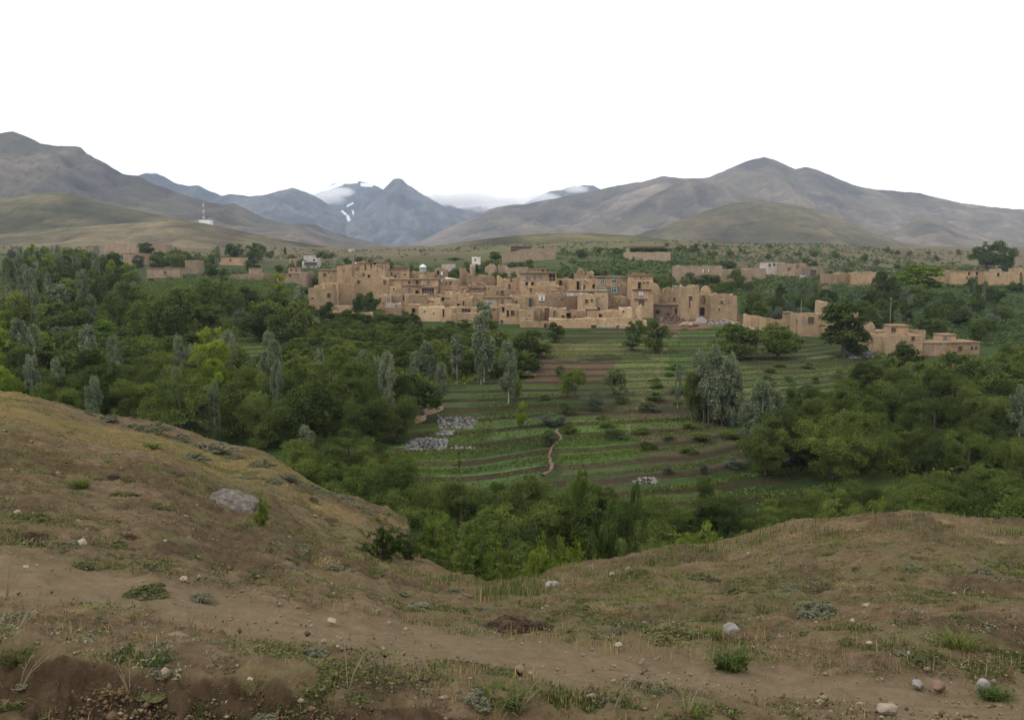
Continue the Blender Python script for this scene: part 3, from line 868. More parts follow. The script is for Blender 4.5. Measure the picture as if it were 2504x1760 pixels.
R_ = dict(ruin=True, cat='ruin', name='ruined_house', group='ruined mud buildings of the village')
W_ = dict(cat='wall', name='mud_wall', roofless=True, group='free standing mud walls')
# --- western end of the village
h(ZA,130,405,372,640,235,'tall windowless mud tower house with two peepholes at village edge',D=8,wins=[('hole',160,485,172,497),('hole',160,570,174,584)],wob=.12)
h(ZA,300,362,352,420,236,'small square turret on the corner of the peephole tower house',cat='turret',name='turret',D=3)
h(ZA,378,358,565,560,242,'broad blank mud wall between the peephole tower and tall buttressed block',D=5,top=[(0,.1),(.4,-.25),(1,.15)],**{k:v for k,v in W_.items()})
h(ZA,515,300,890,520,250,'huge eroded mud block with runnels and ragged shoulders',D=9,top=[(0,-.9),(.08,.6),(.14,-.2),(.4,0),(.8,.2),(1,-.3)],**R_)
h(ZA,560,245,852,320,256,'smooth high mud wall below the top veranda house',D=7,wob=.1)
h(ZQ,300,315,640,400,266,'long low mud house with two slit windows above hedge',D=6,wins=[('hole',482,335,502,368),('hole',580,305,598,345)],top=[(0,-.5),(.4,0),(1,.6)],eave=.25)
h(ZQ,640,225,940,320,264,'flat roofed mud room stepping up behind the slit window house',D=5,top=[(0,-.2),(1,.3)])
h(ZQ,925,150,1165,300,263,'pink mud house with white framed opening under the top roof',D=5,mat=MUD_P,wins=[('cloth',970,152,1010,212)])
h(ZQ,1065,185,1300,330,260,'veranda house with two tall dark openings on the summit',D=5,eave=.3,wins=[('recess',1158,212,1190,305),('recess',1270,190,1300,270)])
h(ZQ,1300,165,1545,320,259,'flat roofed summit house with a row of small square openings',D=6,mat=MUD_S,eave=.35,wins=[('hole',1322,175,1370,208),('hole',1325,228,1343,250),('hole',1400,222,1420,256),('hole',1445,215,1460,262),('wood',1485,222,1502,300)])
h(ZQ,1590,300,1990,470,264,'mud house with four peephole windows beside the thin pole',D=6,eave=.2,wins=[('hole',1655,355,1680,410),('hole',1728,395,1755,440),('hole',1782,360,1800,390),('hole',1905,370,1925,425)])
h(ZQ,1690,255,1930,350,268,'small attic room behind the four peephole house',D=5,eave=.25,top=[(0,.1),(.3,.3),(1,-.2)])
h(ZR,0,190,200,300,268,'plain mud wall house beside the white domed shrine',D=5)
h(ZR,335,200,480,310,268,'low blank mud house behind domed shrine',D=5)
h(ZR,480,128,690,310,270,'tall mud house with white curtain in its upper opening',D=5,wins=[('cloth',580,180,645,265)],top=[(0,0),(.85,0),(.86,-.4),(1,-.4)])
h(ZR,960,128,1110,330,264,'leaning square mud tower stump with broken top',D=4,top=[(0,.1),(.7,0),(.85,-.5),(1,-1.6)],cat='tower',name='mud_tower')
h(ZR,1090,270,1620,480,258,'long roofless ruin with jagged head beside leaning tower stump',D=6,wins=[('recess',1105,385,1155,480),('hole',1285,370,1310,420)],top=[(0,.9),(.12,.1),(.5,.2),(.95,-.2),(1,-1)],**R_)
h(ZR,1640,330,2200,480,254,'ruined mud wall rising in steps to the pavilion house',D=6,top=[(0,.9),(.06,.9),(.12,0),(.5,.2),(.7,.9),(1,1.4)],wins=[('hole',1895,320,1925,372)],**R_)
# --- middle rows
h(ZQ,1620,490,2230,610,252,'low mud house with long sagging roof edge and dark doorway',D=6,eave=.28,wins=[('door',2115,490,2165,590)])
h(ZR,225,325,545,480,249,'house with six pane pale lattice window under wide eave',D=6,eave=.3,wins=[('lattice',328,345,400,415)])
h(ZR,520,330,960,470,251,'mud house with two blocked square windows below the tin roof',D=6,wins=[('recess',683,375,715,418),('recess',745,362,798,430),('hole',518,368,534,412),('cloth',590,335,630,385)])
h(ZQ,1850,605,2230,775,244,'mud house with nine pane dark window and thin eave',D=6,eave=.25,wins=[('lattice',1960,640,2035,715)])
h(ZR,215,480,505,620,241,'mud house with open loggia under sagging beams',D=5,eave=.25,wins=[('posts',235,500,470,605)])
h(ZR,500,465,830,610,246,'plain buff mud house between loggia and walled yard',D=6)
h(ZR,830,470,1070,600,245,'smooth buff mud house with rounded corner below leaning tower stump',D=6)
h(ZR,1065,500,1460,620,247,'low mud house with projecting plank roof and small openings',D=5,eave=.3,wins=[('hole',1330,465,1380,500),('recess',1410,450,1445,510)])
h(ZR,1450,455,1690,600,246,'blank square mud house under the jagged ruin',D=5)
h(ZQ,1630,620,1860,775,247,'mud house with small arched white window',D=5,wins=[('white',1735,680,1756,720),('hole',1690,650,1715,685)])
h(ZQ,1380,770,1560,960,236,'narrow mud house with blocked doorway behind spreading tree',D=5,wins=[('recess',1435,825,1465,895)])
h(ZQ,1555,785,1660,930,234,'little mud porch with white arched niche',D=4,wins=[('white',1575,815,1610,895)],mat=MUD_S)
h(ZQ,1650,790,1910,940,236,'mud house front with dark base and pale door jamb',D=5,wins=[('door',1875,780,1905,885)])
h(ZQ,1555,940,1835,1010,226,'low pale grey plastered shed wall with round hole',D=4,mat=GREYW,wins=[('hole',1740,958,1768,985)])
h(ZQ,1535,1012,1870,1075,225,'low mud wall running under the pale grey shed',D=1.0,**W_)
h(ZQ,1905,770,2296,950,233,'mud house with red cloth on its parapet',D=6,wins=[('hole',2190,800,2215,822)])
h(ZR,0,630,530,800,232,'broad blank mud house beneath the open loggia',D=6,wins=[('hole',410,720,495,735),('hole',375,765,430,778)])
h(ZR,530,610,1110,740,238,'wide mud house with four pane pale window near its roof',D=7,wins=[('lattice',685,662,765,712),('hole',563,678,585,700),('hole',1100,598,1122,625)])
h(ZR,1110,600,1400,740,238,'square blank mud house with one small vent',D=6,wins=[('hole',1255,712,1295,728)])
h(ZR,620,720,1190,870,227,'mud house with sloping parapet and narrow slot door',D=6,top=[(0,-.4),(.6,0),(.95,.7),(1,.7)],wins=[('dark',1008,735,1030,820)],eave=None)
h(ZR,1390,680,1640,860,224,'mud house with bright white barred window',D=5,eave=.25,wins=[('white',1460,715,1578,820)])
h(ZR,1640,675,1920,860,224.6,'mud house with three bar pale window beside white barred one',D=5,eave=.25,wins=[('lattice',1718,710,1785,800)])
h(ZR,1700,530,1800,650,243,'narrow mud house with tall blocked doorway',D=4,wins=[('recess',1712,540,1780,640)])
h(ZR,1800,560,2070,680,243,'mud house with plain parapet under the pavilion wall',D=5)
h(ZR,1900,640,2220,860,229,'mud house with one dark slit beside ragged courtyard wall',D=5,wins=[('hole',1998,722,2022,765)])
h(ZR,185,800,620,880,222,'low stepped mud roof terrace with small hatch',D=5,top=[(0,.1),(.5,0),(1,.4)],wins=[('hole',455,825,475,855)])
h(ZR,0,800,190,940,223,'blank lower mud wall behind dark hedge',D=5)
h(ZR,180,862,620,1200,212,'tall pale front house with a corner catching the light',D=7,mat=MUD_S,wins=[('hole',280,905,300,945),('recess',450,945,470,975)])
h(ZR,625,870,800,1200,210,'tall narrow front tower house beside dark slot',D=6,mat=MUD,wins=[('dark',632,900,660,1030)])
h(ZR,800,865,1310,975,214,'front house with purple brown slatted opening',D=6,wins=[('posts',985,875,1150,955)])
h(ZR,805,970,1320,1130,208,'low front yard wall behind dark hedge',D=5,**W_)
h(ZR,1310,865,1700,1150,213,'blank front house behind the white trunked poplar',D=6,wins=[('hole',1560,878,1600,905)])
h(ZR,1690,820,2070,1240,207,'front house with paired dark windows and a lone lower one',D=7,wins=[('dark',1828,912,1868,1025),('wood',1905,908,1972,1010),('wood',1712,1090,1760,1150)])
h(ZR,2060,905,2330,1110,206,'front house with faint blocked window above courtyard wall',D=6,wins=[('recess',2240,985,2255,1010)])
h(ZQ,930,1120,1300,1290,206,'low smooth retaining wall under the spreading tree',D=3,base_drop=1.0,**W_)
h(ZQ,560,985,950,1150,222,'lower mud terrace wall half hidden by shrubs',D=4,mat=MUD_P,**W_)
# --- pavilion and eastern half
h(ZS,0,215,470,380,246,'pavilion house with big paned gallery windows and railing',D=7,mat=MUD_S,eave=.45,wins=[('lattice',35,255,122,350),('lattice',185,250,238,335),('lattice',272,230,358,330)])
h(ZS,470,205,610,370,247,'open posted gallery joined to the pavilion house',D=6,mat=MUD_S,eave=.35,wins=[('posts',480,225,600,350)])
h(ZS,90,135,420,215,250,'attic room with projecting roof on top of pavilion',D=4,eave=.25,wins=[('hole',345,150,380,185)])
h(ZS,-30,380,480,640,243,'mud base of pavilion pierced by two square black openings',D=6,wins=[('dark',35,385,85,440),('dark',145,385,192,440),('hole',335,395,352,415),('recess',110,490,165,560)])
h(ZS,600,330,860,480,249,'blank mud house with ragged wall head next to gallery',D=6,top=[(0,.2),(.5,-.1),(1,.2)])
h(ZS,945,235,1310,345,260,'two horned roofless ruin on the ridge of roofs',D=5,top=[(0,0),(.14,0),(.15,1.4),(.42,1.4),(.46,0),(.55,.1),(.6,.85),(.93,.85),(1,.3)],**R_)
h(ZS,860,330,1090,560,244,'mud house with deep dark doorway stair',D=6,wins=[('dark',995,370,1040,525)])
h(ZS,1085,325,1375,545,242,'mud house with one round hole beside the aqua windowed house',D=6,wins=[('hole',1142,352,1168,380)])
h(ZS,1375,290,1965,470,240,'upper storey with three aqua framed windows',D=8,eave=.25,wins=[('teal',1435,325,1520,408),('teal',1655,318,1748,400),('teal',1868,308,1918,375)],top=[(0,-.25),(1,.15)])
h(ZS,1380,470,2010,640,239,'lower storey with two pale aqua windows under beam line',D=8,wins=[('teal',1425,490,1550,528),('teal',1640,475,1745,578)],mat=MUD_P)
h(ZS,1965,270,2090,470,238,'mud bay with tall dark side doorway beside aqua windows',D=5,wins=[('dark',1966,310,1985,425)])
h(ZS,2040,255,2420,360,225,'flat capped top storey of the corner tower house',D=6,eave=.4,wins=[('hole',2180,290,2205,315)])
h(ZB,1245,305,1420,640,222,'tall corner tower house with doors and beam rows one above another',D=8,cat='tower house',wins=[('dark',1292,325,1316,382),('hole',1335,318,1352,328),('hole',1368,318,1388,328),('shutter',1300,402,1340,440),('recess',1298,488,1345,525)],beams=[(1245,392,1405),(1262,476,1370)])
h(ZS,800,555,1350,640,231,'grey whitewashed gallery strip with row of small windows',D=5,mat=GREYW,eave=.25,wins=[('shutter',875,590,940,638),('shutter',1045,575,1100,638)]+[('hole',1230+i*26,575,1246+i*26,595) for i in range(5)])
h(ZS,795,640,1090,930,230,'dark brown plastered wall below the whitewashed gallery',D=5,mat=MUD_D)
h(ZS,1350,555,1580,940,225,'square pale topped tower room with side stair slot',D=6,eave=.15,wins=[('door',1375,855,1430,945)],mat=MUD_S)
h(ZS,1090,615,1350,900,223,'mud house with blocked window and small dark square hole',D=6,wins=[('recess',1150,700,1212,775),('dark',1260,712,1298,742)])
h(ZS,1580,660,1930,900,229,'mud house with two lines of beam end holes',D=6,wins=[('hole',1600+i*34,832+(0 if i<3 else -6),1614+i*34,846+(0 if i<3 else -6)) for i in range(9)]+[('hole',1790+i*36,795,1804+i*36,810) for i in range(3)])
h(ZS,1925,720,2040,980,226,'shadowy side passage house with purple rubble heap',D=4,mat=STONEW)
h(ZS,245,600,480,840,233,'mud house with white double shuttered window',D=6,wins=[('shutter',285,628,408,735),('hole',303,808,320,830)])
h(ZS,480,440,660,620,238,'mud house with propped timber corner and slit window',D=5,wins=[('recess',512,485,578,580),('dark',625,485,655,570)])
h(ZS,480,600,800,860,231,'buttressed mud house with ribbed corner pier',D=6,top=[(0,0),(.35,-.2),(.4,.1),(1,.2)])
h(ZS,60,640,250,860,236,'mud house with faded green door panels',D=5,wins=[('greendoor',100,690,155,855)])
h(ZS,-40,860,310,1110,209,'dull front house with faint scratched panel',D=6,wins=[('hole',92,990,112,1012)])
h(ZS,310,850,490,1110,211,'front house with tall dark blocked gateway',D=5,wins=[('recess',398,865,485,1100)])
h(ZS,490,880,800,1110,209,'front house with lattice screen window',D=6,wins=[('lattice',552,910,608,1030)])
h(ZS,775,960,900,1060,213,'low front lean-to with dark open bay',D=4,wins=[('dark',790,965,890,1028)])
h(ZS,895,915,1190,1100,211,'smooth blank front house beside dark roofed stair',D=5)
h(ZS,1165,890,1370,1060,207,'front house with dark timber corner post',D=5,eave=.2,wins=[('dark',1165,895,1182,1005)])
h(ZS,1370,940,1840,1090,206.5,'long low front house under the square tower room',D=5,top=[(0,.1),(.5,-.1),(.8,.2),(1,.3)])
h(ZS,1830,870,2030,1090,207,'front house with bright patch of fresh plaster',D=5,mat=MUD_S,wins=[('recess',1855,910,1885,950)])
h(ZS,2110,850,2210,1060,209,'pale wall stub rising in curve to the corner tower house',D=3,top=[(0,-1.0),(.4,.2),(1,.6)],mat=MUD_S,**W_)
hw_root, hw_d = h(ZS,480,1070,2300,1310,200,'long front wall with white painted HALO lettering and low door',cat='wall',name='mud_wall',D=2.2,roofless=True,yaw=.01,top=[(0,0),(.1,-.2),(.35,.1),(.8,.1),(1,-.3)],wins=[('door',1265,1190,1358,1290),('recess',1738,1190,1780,1280)],group='free standing mud walls')
h(ZS,-60,1120,490,1290,201,'front courtyard wall with reddish doorway at its end',D=2.2,wins=[('door',385,1165,430,1280)],**W_)
# --- eastern ruins
h(ZT,275,280,430,470,236,'broken mud corner with curved edge behind corner tower house',D=4,top=[(0,.4),(.7,.2),(1,-1.8)],**R_)
h(ZT,430,470,835,640,233,'mud curtain wall with slit and two rounded merlons',D=4,top=[(0,0),(.14,0),(.2,1.6),(.28,1.95),(.45,1.8),(.5,.3),(.56,.3),(.62,2.0),(.78,1.8),(.86,.7),(1,1.4)],wins=[('dark',670,520,692,580)],**{**W_,'group':'ruined mud buildings of the village'})
h(ZT,275,660,640,930,223,'dark purplish rubble stone house under slumped roof',D=6,mat=STONEW,name='stone_house',wins=[('hole',550,805,575,835)],eave=.2)
h(ZT,640,655,830,925,222.5,'half plastered rubble house with round hole and sagging eave',D=6,mat=MUD_P,eave=.3,wins=[('hole',755,680,782,705)])
h(ZT,832,295,1135,925,217,'tallest roofless ruin tower with bricked up window',D=7,top=[(0,.1),(.1,.2),(.15,-.3),(.35,-.5),(.6,-.1),(.95,.2),(1,-.2)],wins=[('recess',950,490,1012,580),('recess',955,590,975,700)],**{**R_,'cat':'ruined tower','name':'ruined_tower'})
h(ZT,1195,400,1370,470,227,'rounded isolated hump of ruined wall behind arched doorway',D=3,top=[(0,.3),(.3,1.3),(.6,1.35),(.9,.8),(1,-.2)],**{**W_,'group':'ruined mud buildings of the village'})
h(ZT,1138,465,1380,900,218,'ruin with tall dark arched doorway and window above',D=6,top=[(0,.1),(.5,.2),(.8,0),(1,-1.2)],wins=[('dark',1160,700,1245,850),('recess',1200,490,1252,625)],**R_)
h(ZT,1378,480,1842,935,216,'roofless corner ruin with soot stain and broken parapet',D=8,top=[(0,-.6),(.1,.3),(.25,.4),(.3,-.2),(.33,.4),(.7,.3),(.73,-.7),(.77,.2),(1,0)],wins=[('hole',1508,718,1536,745)],**R_)
# --- compound east of the village
h(ZT,1985,830,2290,960,204,'long low broken mud wall running east from soot stained ruin',D=.7,top=[(0,.2),(.3,-.1),(1,-.5)],base_drop=.3,**W_)
h(ZC,355,655,620,735,197,'low mud field wall falling toward dark gateway',D=.7,top=[(0,.2),(.5,-.2),(1,-.1)],base_drop=.3,**W_)
h(ZC,540,615,590,680,203,'tiny square hut with pale corner post behind field wall',D=2.5,eave=.2,name='mud_hut',cat='hut')
h(ZC,660,628,858,812,190,'square mud house with dark shuttered window and chalk marks',D=6,wins=[('wood',708,645,750,692)],wob=.1)
h(ZC,622,668,658,755,192,'dark timber gate between field wall and chalk marked house',D=1.2,wins=[('dark',626,672,655,752)],roofless=True,cat='gate',name='gate')
h(ZC,798,542,895,680,203,'upper mud room with a broken corner behind big walnut tree',D=5,mat=MUD_P,top=[(0,.3),(.5,.2),(.55,-.4),(1,-.4)])
h(ZC,1018,617,1075,720,203,'stub of mud wall east of the big walnut tree',D=3,mat=MUD_P,**R_)
h(ZC,1060,682,1195,890,183,'shaded mud wall house with rounded step',D=5,mat=MUD_P,top=[(0,.1),(.5,.3),(.8,.2),(1,-1.1)])
h(ZC,1180,748,1330,880,184,'lower shaded yard wall by the lamp pole',D=3,mat=MUD_P,**W_)
h(ZC,1268,790,1545,965,170,'flat roofed house with pale east corner beside round dark tree',D=7,wins=[('door',1470,790,1492,820)],wob=.1,top=[(0,-.1),(.6,.1),(1,.2)])
h(ZC,1316,714,1440,790,176,'small rooftop room with side opening by the lamp pole',D=4,eave=.15,wins=[('wood',1322,725,1355,758)])
h(ZC,1432,750,1572,840,176,'second rooftop room with straight parapet',D=4)
h(ZC,1548,840,1722,968,173,'blank yard wall house under roof slab',D=6,mat=MUD_P,eave=.1)
h(ZC,1722,835,1975,945,176,'long low house with three small windows at its end',D=6,eave=.18,wins=[('recess',1808,860,1838,895),('wood',1910,862,1926,892),('wood',1944,862,1958,890)])
h(ZC,1694,780,1795,832,178,'small roof cabin with barred square window',D=3.5,eave=.15,wins=[('lattice',1702,787,1732,822)])
# --- farther houses
FAR = dict(group='farmhouses behind the village')
h(ZB,1212,58,1575,132,420,'large walled farm compound on the hill with hedge inside',D=26,cat='compound',name='walled_compound',roofless=True,mat=MUD_F,wins=[('door',1245,100,1262,128)],**FAR)
h(ZB,1205,12,1545,60,444,'long porch house inside the hill compound',D=6,mat=MUD_F,eave=.5,wins=[('posts',1230,20,1535,55)],**FAR)
h(ZB,100,62,575,135,430,'sloping orange brown compound wall on the hillside',D=22,cat='compound',name='walled_compound',roofless=True,mat=MUD_F,top=[(0,-1.0),(.15,0),(.4,1.6),(1,2.4)],**FAR)
h(ZB,175,5,350,60,445,'unfinished house with dark columns above the sloping wall',D=8,mat=MUD_D,wins=[('posts',180,12,345,42)],**FAR)
h(ZB,1635,180,2030,280,330,'long crumbling wall with pale gaps among trees',D=9,mat=MUD_F,wins=[('cloth',1855,210,1870,245),('cloth',1905,205,1918,240)],**R_)
h(ZB,2035,212,2290,305,345,'pinkish ruined walls beside dark leaning tree',D=8,mat=MUD_F,**R_)
h(ZC,400,242,540,300,480,'two storey whitewashed house with flat roof',D=9,mat=WHITEW,eave=.4,name='white_house',wins=[('dark',418,258,432,275),('dark',452,255,466,272),('dark',490,252,504,268)],**FAR)
h(ZC,525,255,690,335,470,'tumbled pink ruin with broken rooms next to whitewashed house',D=10,mat=MUD_F,wins=[('hole',620,262,640,285),('hole',560,280,575,300)],**R_)
h(ZC,690,275,815,345,465,'pink mud house with small balcony past the tumbled ruin',D=9,mat=MUD_F,wins=[('posts',728,300,768,335)],**FAR)
h(ZC,240,292,400,365,400,'pale pink wall house in scrub',D=6,mat=MUD_F,**FAR)
h(ZC,850,330,1050,400,362,'ochre walled yard with toothed parapet',D=9,top=[(0,.2),(.3,-.3),(.6,.2),(1,0)],mat=MUD,**R_)
h(ZC,1045,322,1200,425,356,'taller ochre house with toothed parapet',D=8,top=[(0,.2),(.2,-.2),(.3,.4),(.5,-.1),(.8,.4),(1,.2)],mat=MUD,**FAR)
h(ZC,835,425,880,470,330,'small orange mud stub in the bushes',D=4,mat=MUD_F,**R_)
h(ZC,1655,318,1790,392,345,'mud house with low gable hump on the eastern skyline',D=8,top=[(0,-.3),(.6,.2),(.8,.9),(1,.6)],**FAR)
h(ZC,1785,312,2025,385,342,'long mud house with two dark upper windows',D=8,wins=[('dark',1885,318,1898,340),('dark',1946,316,1962,340),('hole',1870,350,1885,362),('greendoor',1935,350,1960,378)],eave=.2,**FAR)
h(ZC,2020,318,2296,392,340,'long mud house with a single small window and corner turret',D=8,wins=[('dark',2098,325,2114,348),('hole',2268,320,2280,345)],**FAR)
h(ZC,2076,295,2130,322,344,'square turret room above the long house',D=4,cat='turret',name='turret',mat=MUD_F,**FAR)
h(ZC,2270,290,2420,330,352,'mud house at the far end of the long row',D=8,**FAR)
h(ZC,1500,190,1546,210,760,'tiny pale roofed box house on the plain',D=8,mat=WHITEW,eave=.4,name='white_house',**FAR)
h(ZC,1680,170,1755,196,780,'white house with flat roof on the plain by large trees',D=9,mat=WHITEW,eave=.4,name='white_house',wins=[('dark',1700,178,1712,190)],**FAR)
h(ZC,1750,172,1798,190,800,'smaller white annex on the plain',D=8,mat=WHITEW,name='white_house',**FAR)
h(ZD,725,850,1000,890,585,'long orange mud wall along the foot of the brown hill',D=14,cat='compound',name='walled_compound',roofless=True,mat=MUD_F,top=[(0,0),(.5,.6),(.8,.2),(1,0)],**FAR)
h(ZD,1000,855,1170,888,590,'lower end of the orange hill foot wall',D=12,cat='compound',name='walled_compound',roofless=True,mat=MUD_F,**FAR)
h(ZD,615,862,665,893,560,'small mud cube house among dark trees',D=6,mat=MUD_F,**FAR)
h(ZD,860,918,1020,975,420,'blank flat mud house half sunk in trees',D=9,eave=.2,**FAR)
h(ZD,1030,1022,1260,1095,335,'mud farmhouse with overhanging roof among poplars',D=9,eave=.3,wins=[('wood',1150,1040,1165,1060)],mat=MUD_F,**FAR)
h(ZD,985,1090,1165,1140,322,'open fronted mud shed below the poplar farmhouse',D=6,eave=.4,wins=[('dark',1040,1100,1080,1130)],mat=MUD_F,**FAR)
h(ZD,1300,968,1400,1070,360,'tall pinkish house seen through poplars',D=8,mat=MUD_F,**FAR)
h(ZD,1525,945,1700,990,430,'square mud house with parapet beside lone electricity pole',D=9,eave=.2,wins=[('hole',1610,955,1622,970)],**FAR)
h(ZD,1615,1062,1860,1110,330,'low long mud house with slanting parapet in trees',D=8,top=[(0,-.4),(1,.5)],mat=MUD_F,**FAR)
h(ZD,1745,1022,1820,1060,336,'roof room on the low slanting house',D=5,mat=MUD_F,eave=.15,**FAR)
h(ZD,1937,1062,2155,1118,320,'mud house with row of little square windows',D=8,eave=.2,wins=[('dark',1958,1072,1970,1090),('dark',1985,1068,1996,1088),('dark',2028,1065,2038,1080)],mat=MUD_F,**FAR)
h(ZD,2025,1018,2105,1062,328,'tower room on the house of little windows',D=5,eave=.2,wins=[('hole',2038,1028,2050,1040),('hole',2072,1028,2084,1040)],mat=MUD_F,**FAR)
h(ZD,2120,972,2232,1005,424,'white house with columned porch behind village',D=8,mat=WHITEW,name='white_house',wins=[('posts',2135,978,2225,1000)],**FAR)
h(ZD,2188,952,2225,982,432,'grey unfinished block on white columned house',D=5,mat=GREYW,wins=[('dark',2196,960,2212,974)],**FAR)
h(ZD,2130,926,2205,946,470,'white flat roof house higher up behind village',D=8,mat=WHITEW,name='white_house',eave=.4,**FAR)
h(ZD,2028,955,2072,1000,440,'pink mud tower room near white columned house',D=5,mat=MUD_F,wins=[('hole',2045,966,2055,978)],**FAR)
h(ZA,375,32,465,62,720,'small pink house on bare slope at mountain foot',D=8,mat=MUD_F,wins=[('hole',440,38,448,50)],**FAR)
h(ZA,505,35,552,56,730,'tiny white house on bare slope at mountain foot',D=8,mat=WHITEW,name='white_house',**FAR)
h(ZA,1660,112,1730,165,380,'little white concrete house among trees behind the village',D=6,mat=WHITEW,name='white_house',wins=[('dark',1685,125,1697,140)],**FAR)
h(ZR,625,55,870,130,345,'grey pink ruin wall above tin roof behind the village',D=6,mat=GREYW,**R_)
h(ZR,1140,55,1240,110,345,'broken orange mud cube in trees',D=4,mat=MUD_F,**R_)
h(ZR,1420,75,1620,150,340,'broken mud house with pale heap in trees',D=5,mat=MUD_F,top=[(0,-.6),(.4,.6),(.7,.6),(1,-.6)],**R_)
h(ZR,1680,60,1840,110,345,'crumbled mud gable behind bright orchard',D=5,mat=MUD_F,**R_)
h(ZR,1800,105,2230,160,335,'low pinkish wall behind bright orchard',D=5,mat=MUD_F,**R_)
h(ZQ,-60,345,90,470,300,'plain pinkish mud house at western approach',D=7,mat=MUD_F,**FAR)
h(ZD,2235,1035,2420,1065,300,'low pale mud house behind the hedge bank',D=6,mat=MUD_F,eave=.2,**FAR)
h(ZA,-40,670,62,715,205,'ruined mud stump in grass at western edge',D=3,mat=MUD_F,**R_)
h(ZA,60,712,150,780,200,'ruined mud stump with pale stones in grass',D=3,mat=MUD_F,**R_)

# --- little rooms, sheds and parapets standing on the roofs
rr = random.Random(5)
cands = [q for q in HOUSES if 198 < q[1].y < 252 and q[0]['category'] == 'house' and (q[2].x - q[1].x) > 3.0]
for i in range(104):
    hr, A_, B_, zb_, H_, D_ = cands[(i * 7) % len(cands)]
    W_x = B_.x - A_.x; w_ = min(W_x * .8, rr.uniform(1.6, 4.0)); x0_ = A_.x + rr.uniform(.1, max(.11, W_x - w_ - .1)); Yr_ = A_.y + D_ * rr.uniform(.35, .6)
    hh_ = rr.uniform(.7, 1.9); zt_ = A_.z + hh_ - .3
    pa, ya_ = proj(x0_, Yr_, zt_); pb, yb_ = proj(x0_ + w_, Yr_, A_.z - .25)
    if ya_ < 668: continue
    wn_ = [('hole', pa + (pb - pa) * .4, ya_ + (yb_ - ya_) * .35, pa + (pb - pa) * .4 + 2.6, ya_ + (yb_ - ya_) * .35 + 3.4)] if hh_ > 1.2 else []
    lbl = ('small roof room on the ' if hh_ > 1.3 else 'low parapet shed on the ') + ' '.join(hr['label'].split()[:10])
    house(lambda x, y: (x, y), float(pa), float(ya_), float(pb), float(yb_), Yr_, lbl, cat='roof room', name='roof_room', D=rr.uniform(1.8, 3.2), mat=rr.choice((MUD, MUD, MUD_P, MUD_S)), eave=rr.choice((None, None, .18)),
          wins=wn_, group='little rooms on the village roofs', wob=.3)
# --- painted letters on the long front wall
LETTER = simple_mat('letter_paint', (.56, .52, .46), .2, 3)
def strokes(segs, x, zc, w, hgt, parent, th=.10):
    b = MB()
    for (x0, y0, x1, y1) in segs:
        p, q = Vector((x + x0 * w, 0, zc + y0 * hgt)), Vector((x + x1 * w, 0, zc + y1 * hgt))
        d = (q - p).normalized(); nrm = Vector((-d.z, 0, d.x)) * th / 2; p -= d * th * .3; q += d * th * .3
        vs = [p - nrm, q - nrm, q + nrm, p + nrm]
        b.add([(v.x, -.20, v.z) for v in vs] + [(v.x, -.02, v.z) for v in vs], [(0, 1, 2, 3), (7, 6, 5, 4), (0, 4, 5, 1), (1, 5, 6, 2), (2, 6, 7, 3), (3, 7, 4, 0)])
    return b.build('painted_letter', LETTER, parent)
GL = {'H': [(0,0,0,1),(1,0,1,1),(0,.5,1,.5)], 'A': [(0,0,.5,1),(.5,1,1,0),(.25,.4,.75,.4)], 'L': [(0,1,0,0),(0,0,1,0)],
      'o': [(.1,.1,.1,.5),(.1,.5,.8,.5),(.8,.5,.8,.1),(.8,.1,.1,.1)], 'B': [(0,0,0,1),(0,1,.8,1),(0,.55,.8,.55),(.8,.55,.9,.1),(.9,.1,0,0)],
      'T': [(.5,0,.5,1),(0,1,1,1)], ':': [(.1,.75,.25,.7),(.1,.3,.25,.25)], "'": [(.4,.2,.5,.9)]}
for ch, xa, xb, zt, zbm in [('H',1398,1448,1172,1230),('A',1455,1510,1175,1232),('L',1515,1540,1172,1222),('o',1540,1562,1178,1225),('B',1578,1635,1175,1232),('A',1642,1690,1175,1228),(':',1698,1722,1180,1222),('T',1800,1850,1180,1228),(':',1868,1890,1178,1215),("'",1905,1930,1178,1212)]:
    p, q = at(*ZS(xa, zt), 200), at(*ZS(xb, zbm), 200)
    strokes(GL[ch], p.x - hw_d['A'].x - hw_d['hw'], q.z - hw_d['zb'], q.x - p.x, p.z - q.z, hw_root)

# --- domed shrine
sh = at(*ZR(262, 190), 266)
zb = at(*ZR(262, 300), 266).z - 1.2
dm = empty('domed_shrine', (sh.x, 266, zb), label='small white domed shrine lantern with open grille on village roofs', category='shrine')
wr = (at(*ZR(330, 0), 266).x - at(*ZR(195, 0), 266).x) / 2
z1, z2, z3, z4 = at(*ZR(0, 232), 266).z - zb, at(*ZR(0, 190), 266).z - zb, at(*ZR(0, 108), 266).z - zb, at(*ZR(0, 50), 266).z - zb
b = MB(); b.tube([(0, 0, 0), (0, 0, z1)], [wr * 1.08, wr * 1.05], 16); b.build('drum', MUD_S, dm)
b = MB(); b.tube([(0, 0, z1), (0, 0, z2)], wr * .96, 16); b.build('parapet_ring', MUD, dm)
for i in range(12):
    a = 2 * math.pi * i / 12
    b = MB(); b.tube([(math.cos(a) * wr * .86, math.sin(a) * wr * .86, z2 - .1), (math.cos(a) * wr * .86, math.sin(a) * wr * .86, z3 + .05)], .085, 6); b.build('grille_bar', METAL, dm)
b = MB(); b.tube([(0, 0, z2 - .05), (0, 0, z3)], wr * .62, 12); b.build('lantern_core', GREYW, dm)
b = MB(); hh = z4 - z3
b.tube([(0, 0, z3), (0, 0, z3 + hh * .1), (0, 0, z3 + hh * .4), (0, 0, z3 + hh * .7), (0, 0, z3 + hh * .92), (0, 0, z4)], [wr * 1.02, wr * 1.0, wr * .9, wr * .66, wr * .3, .03], 20)
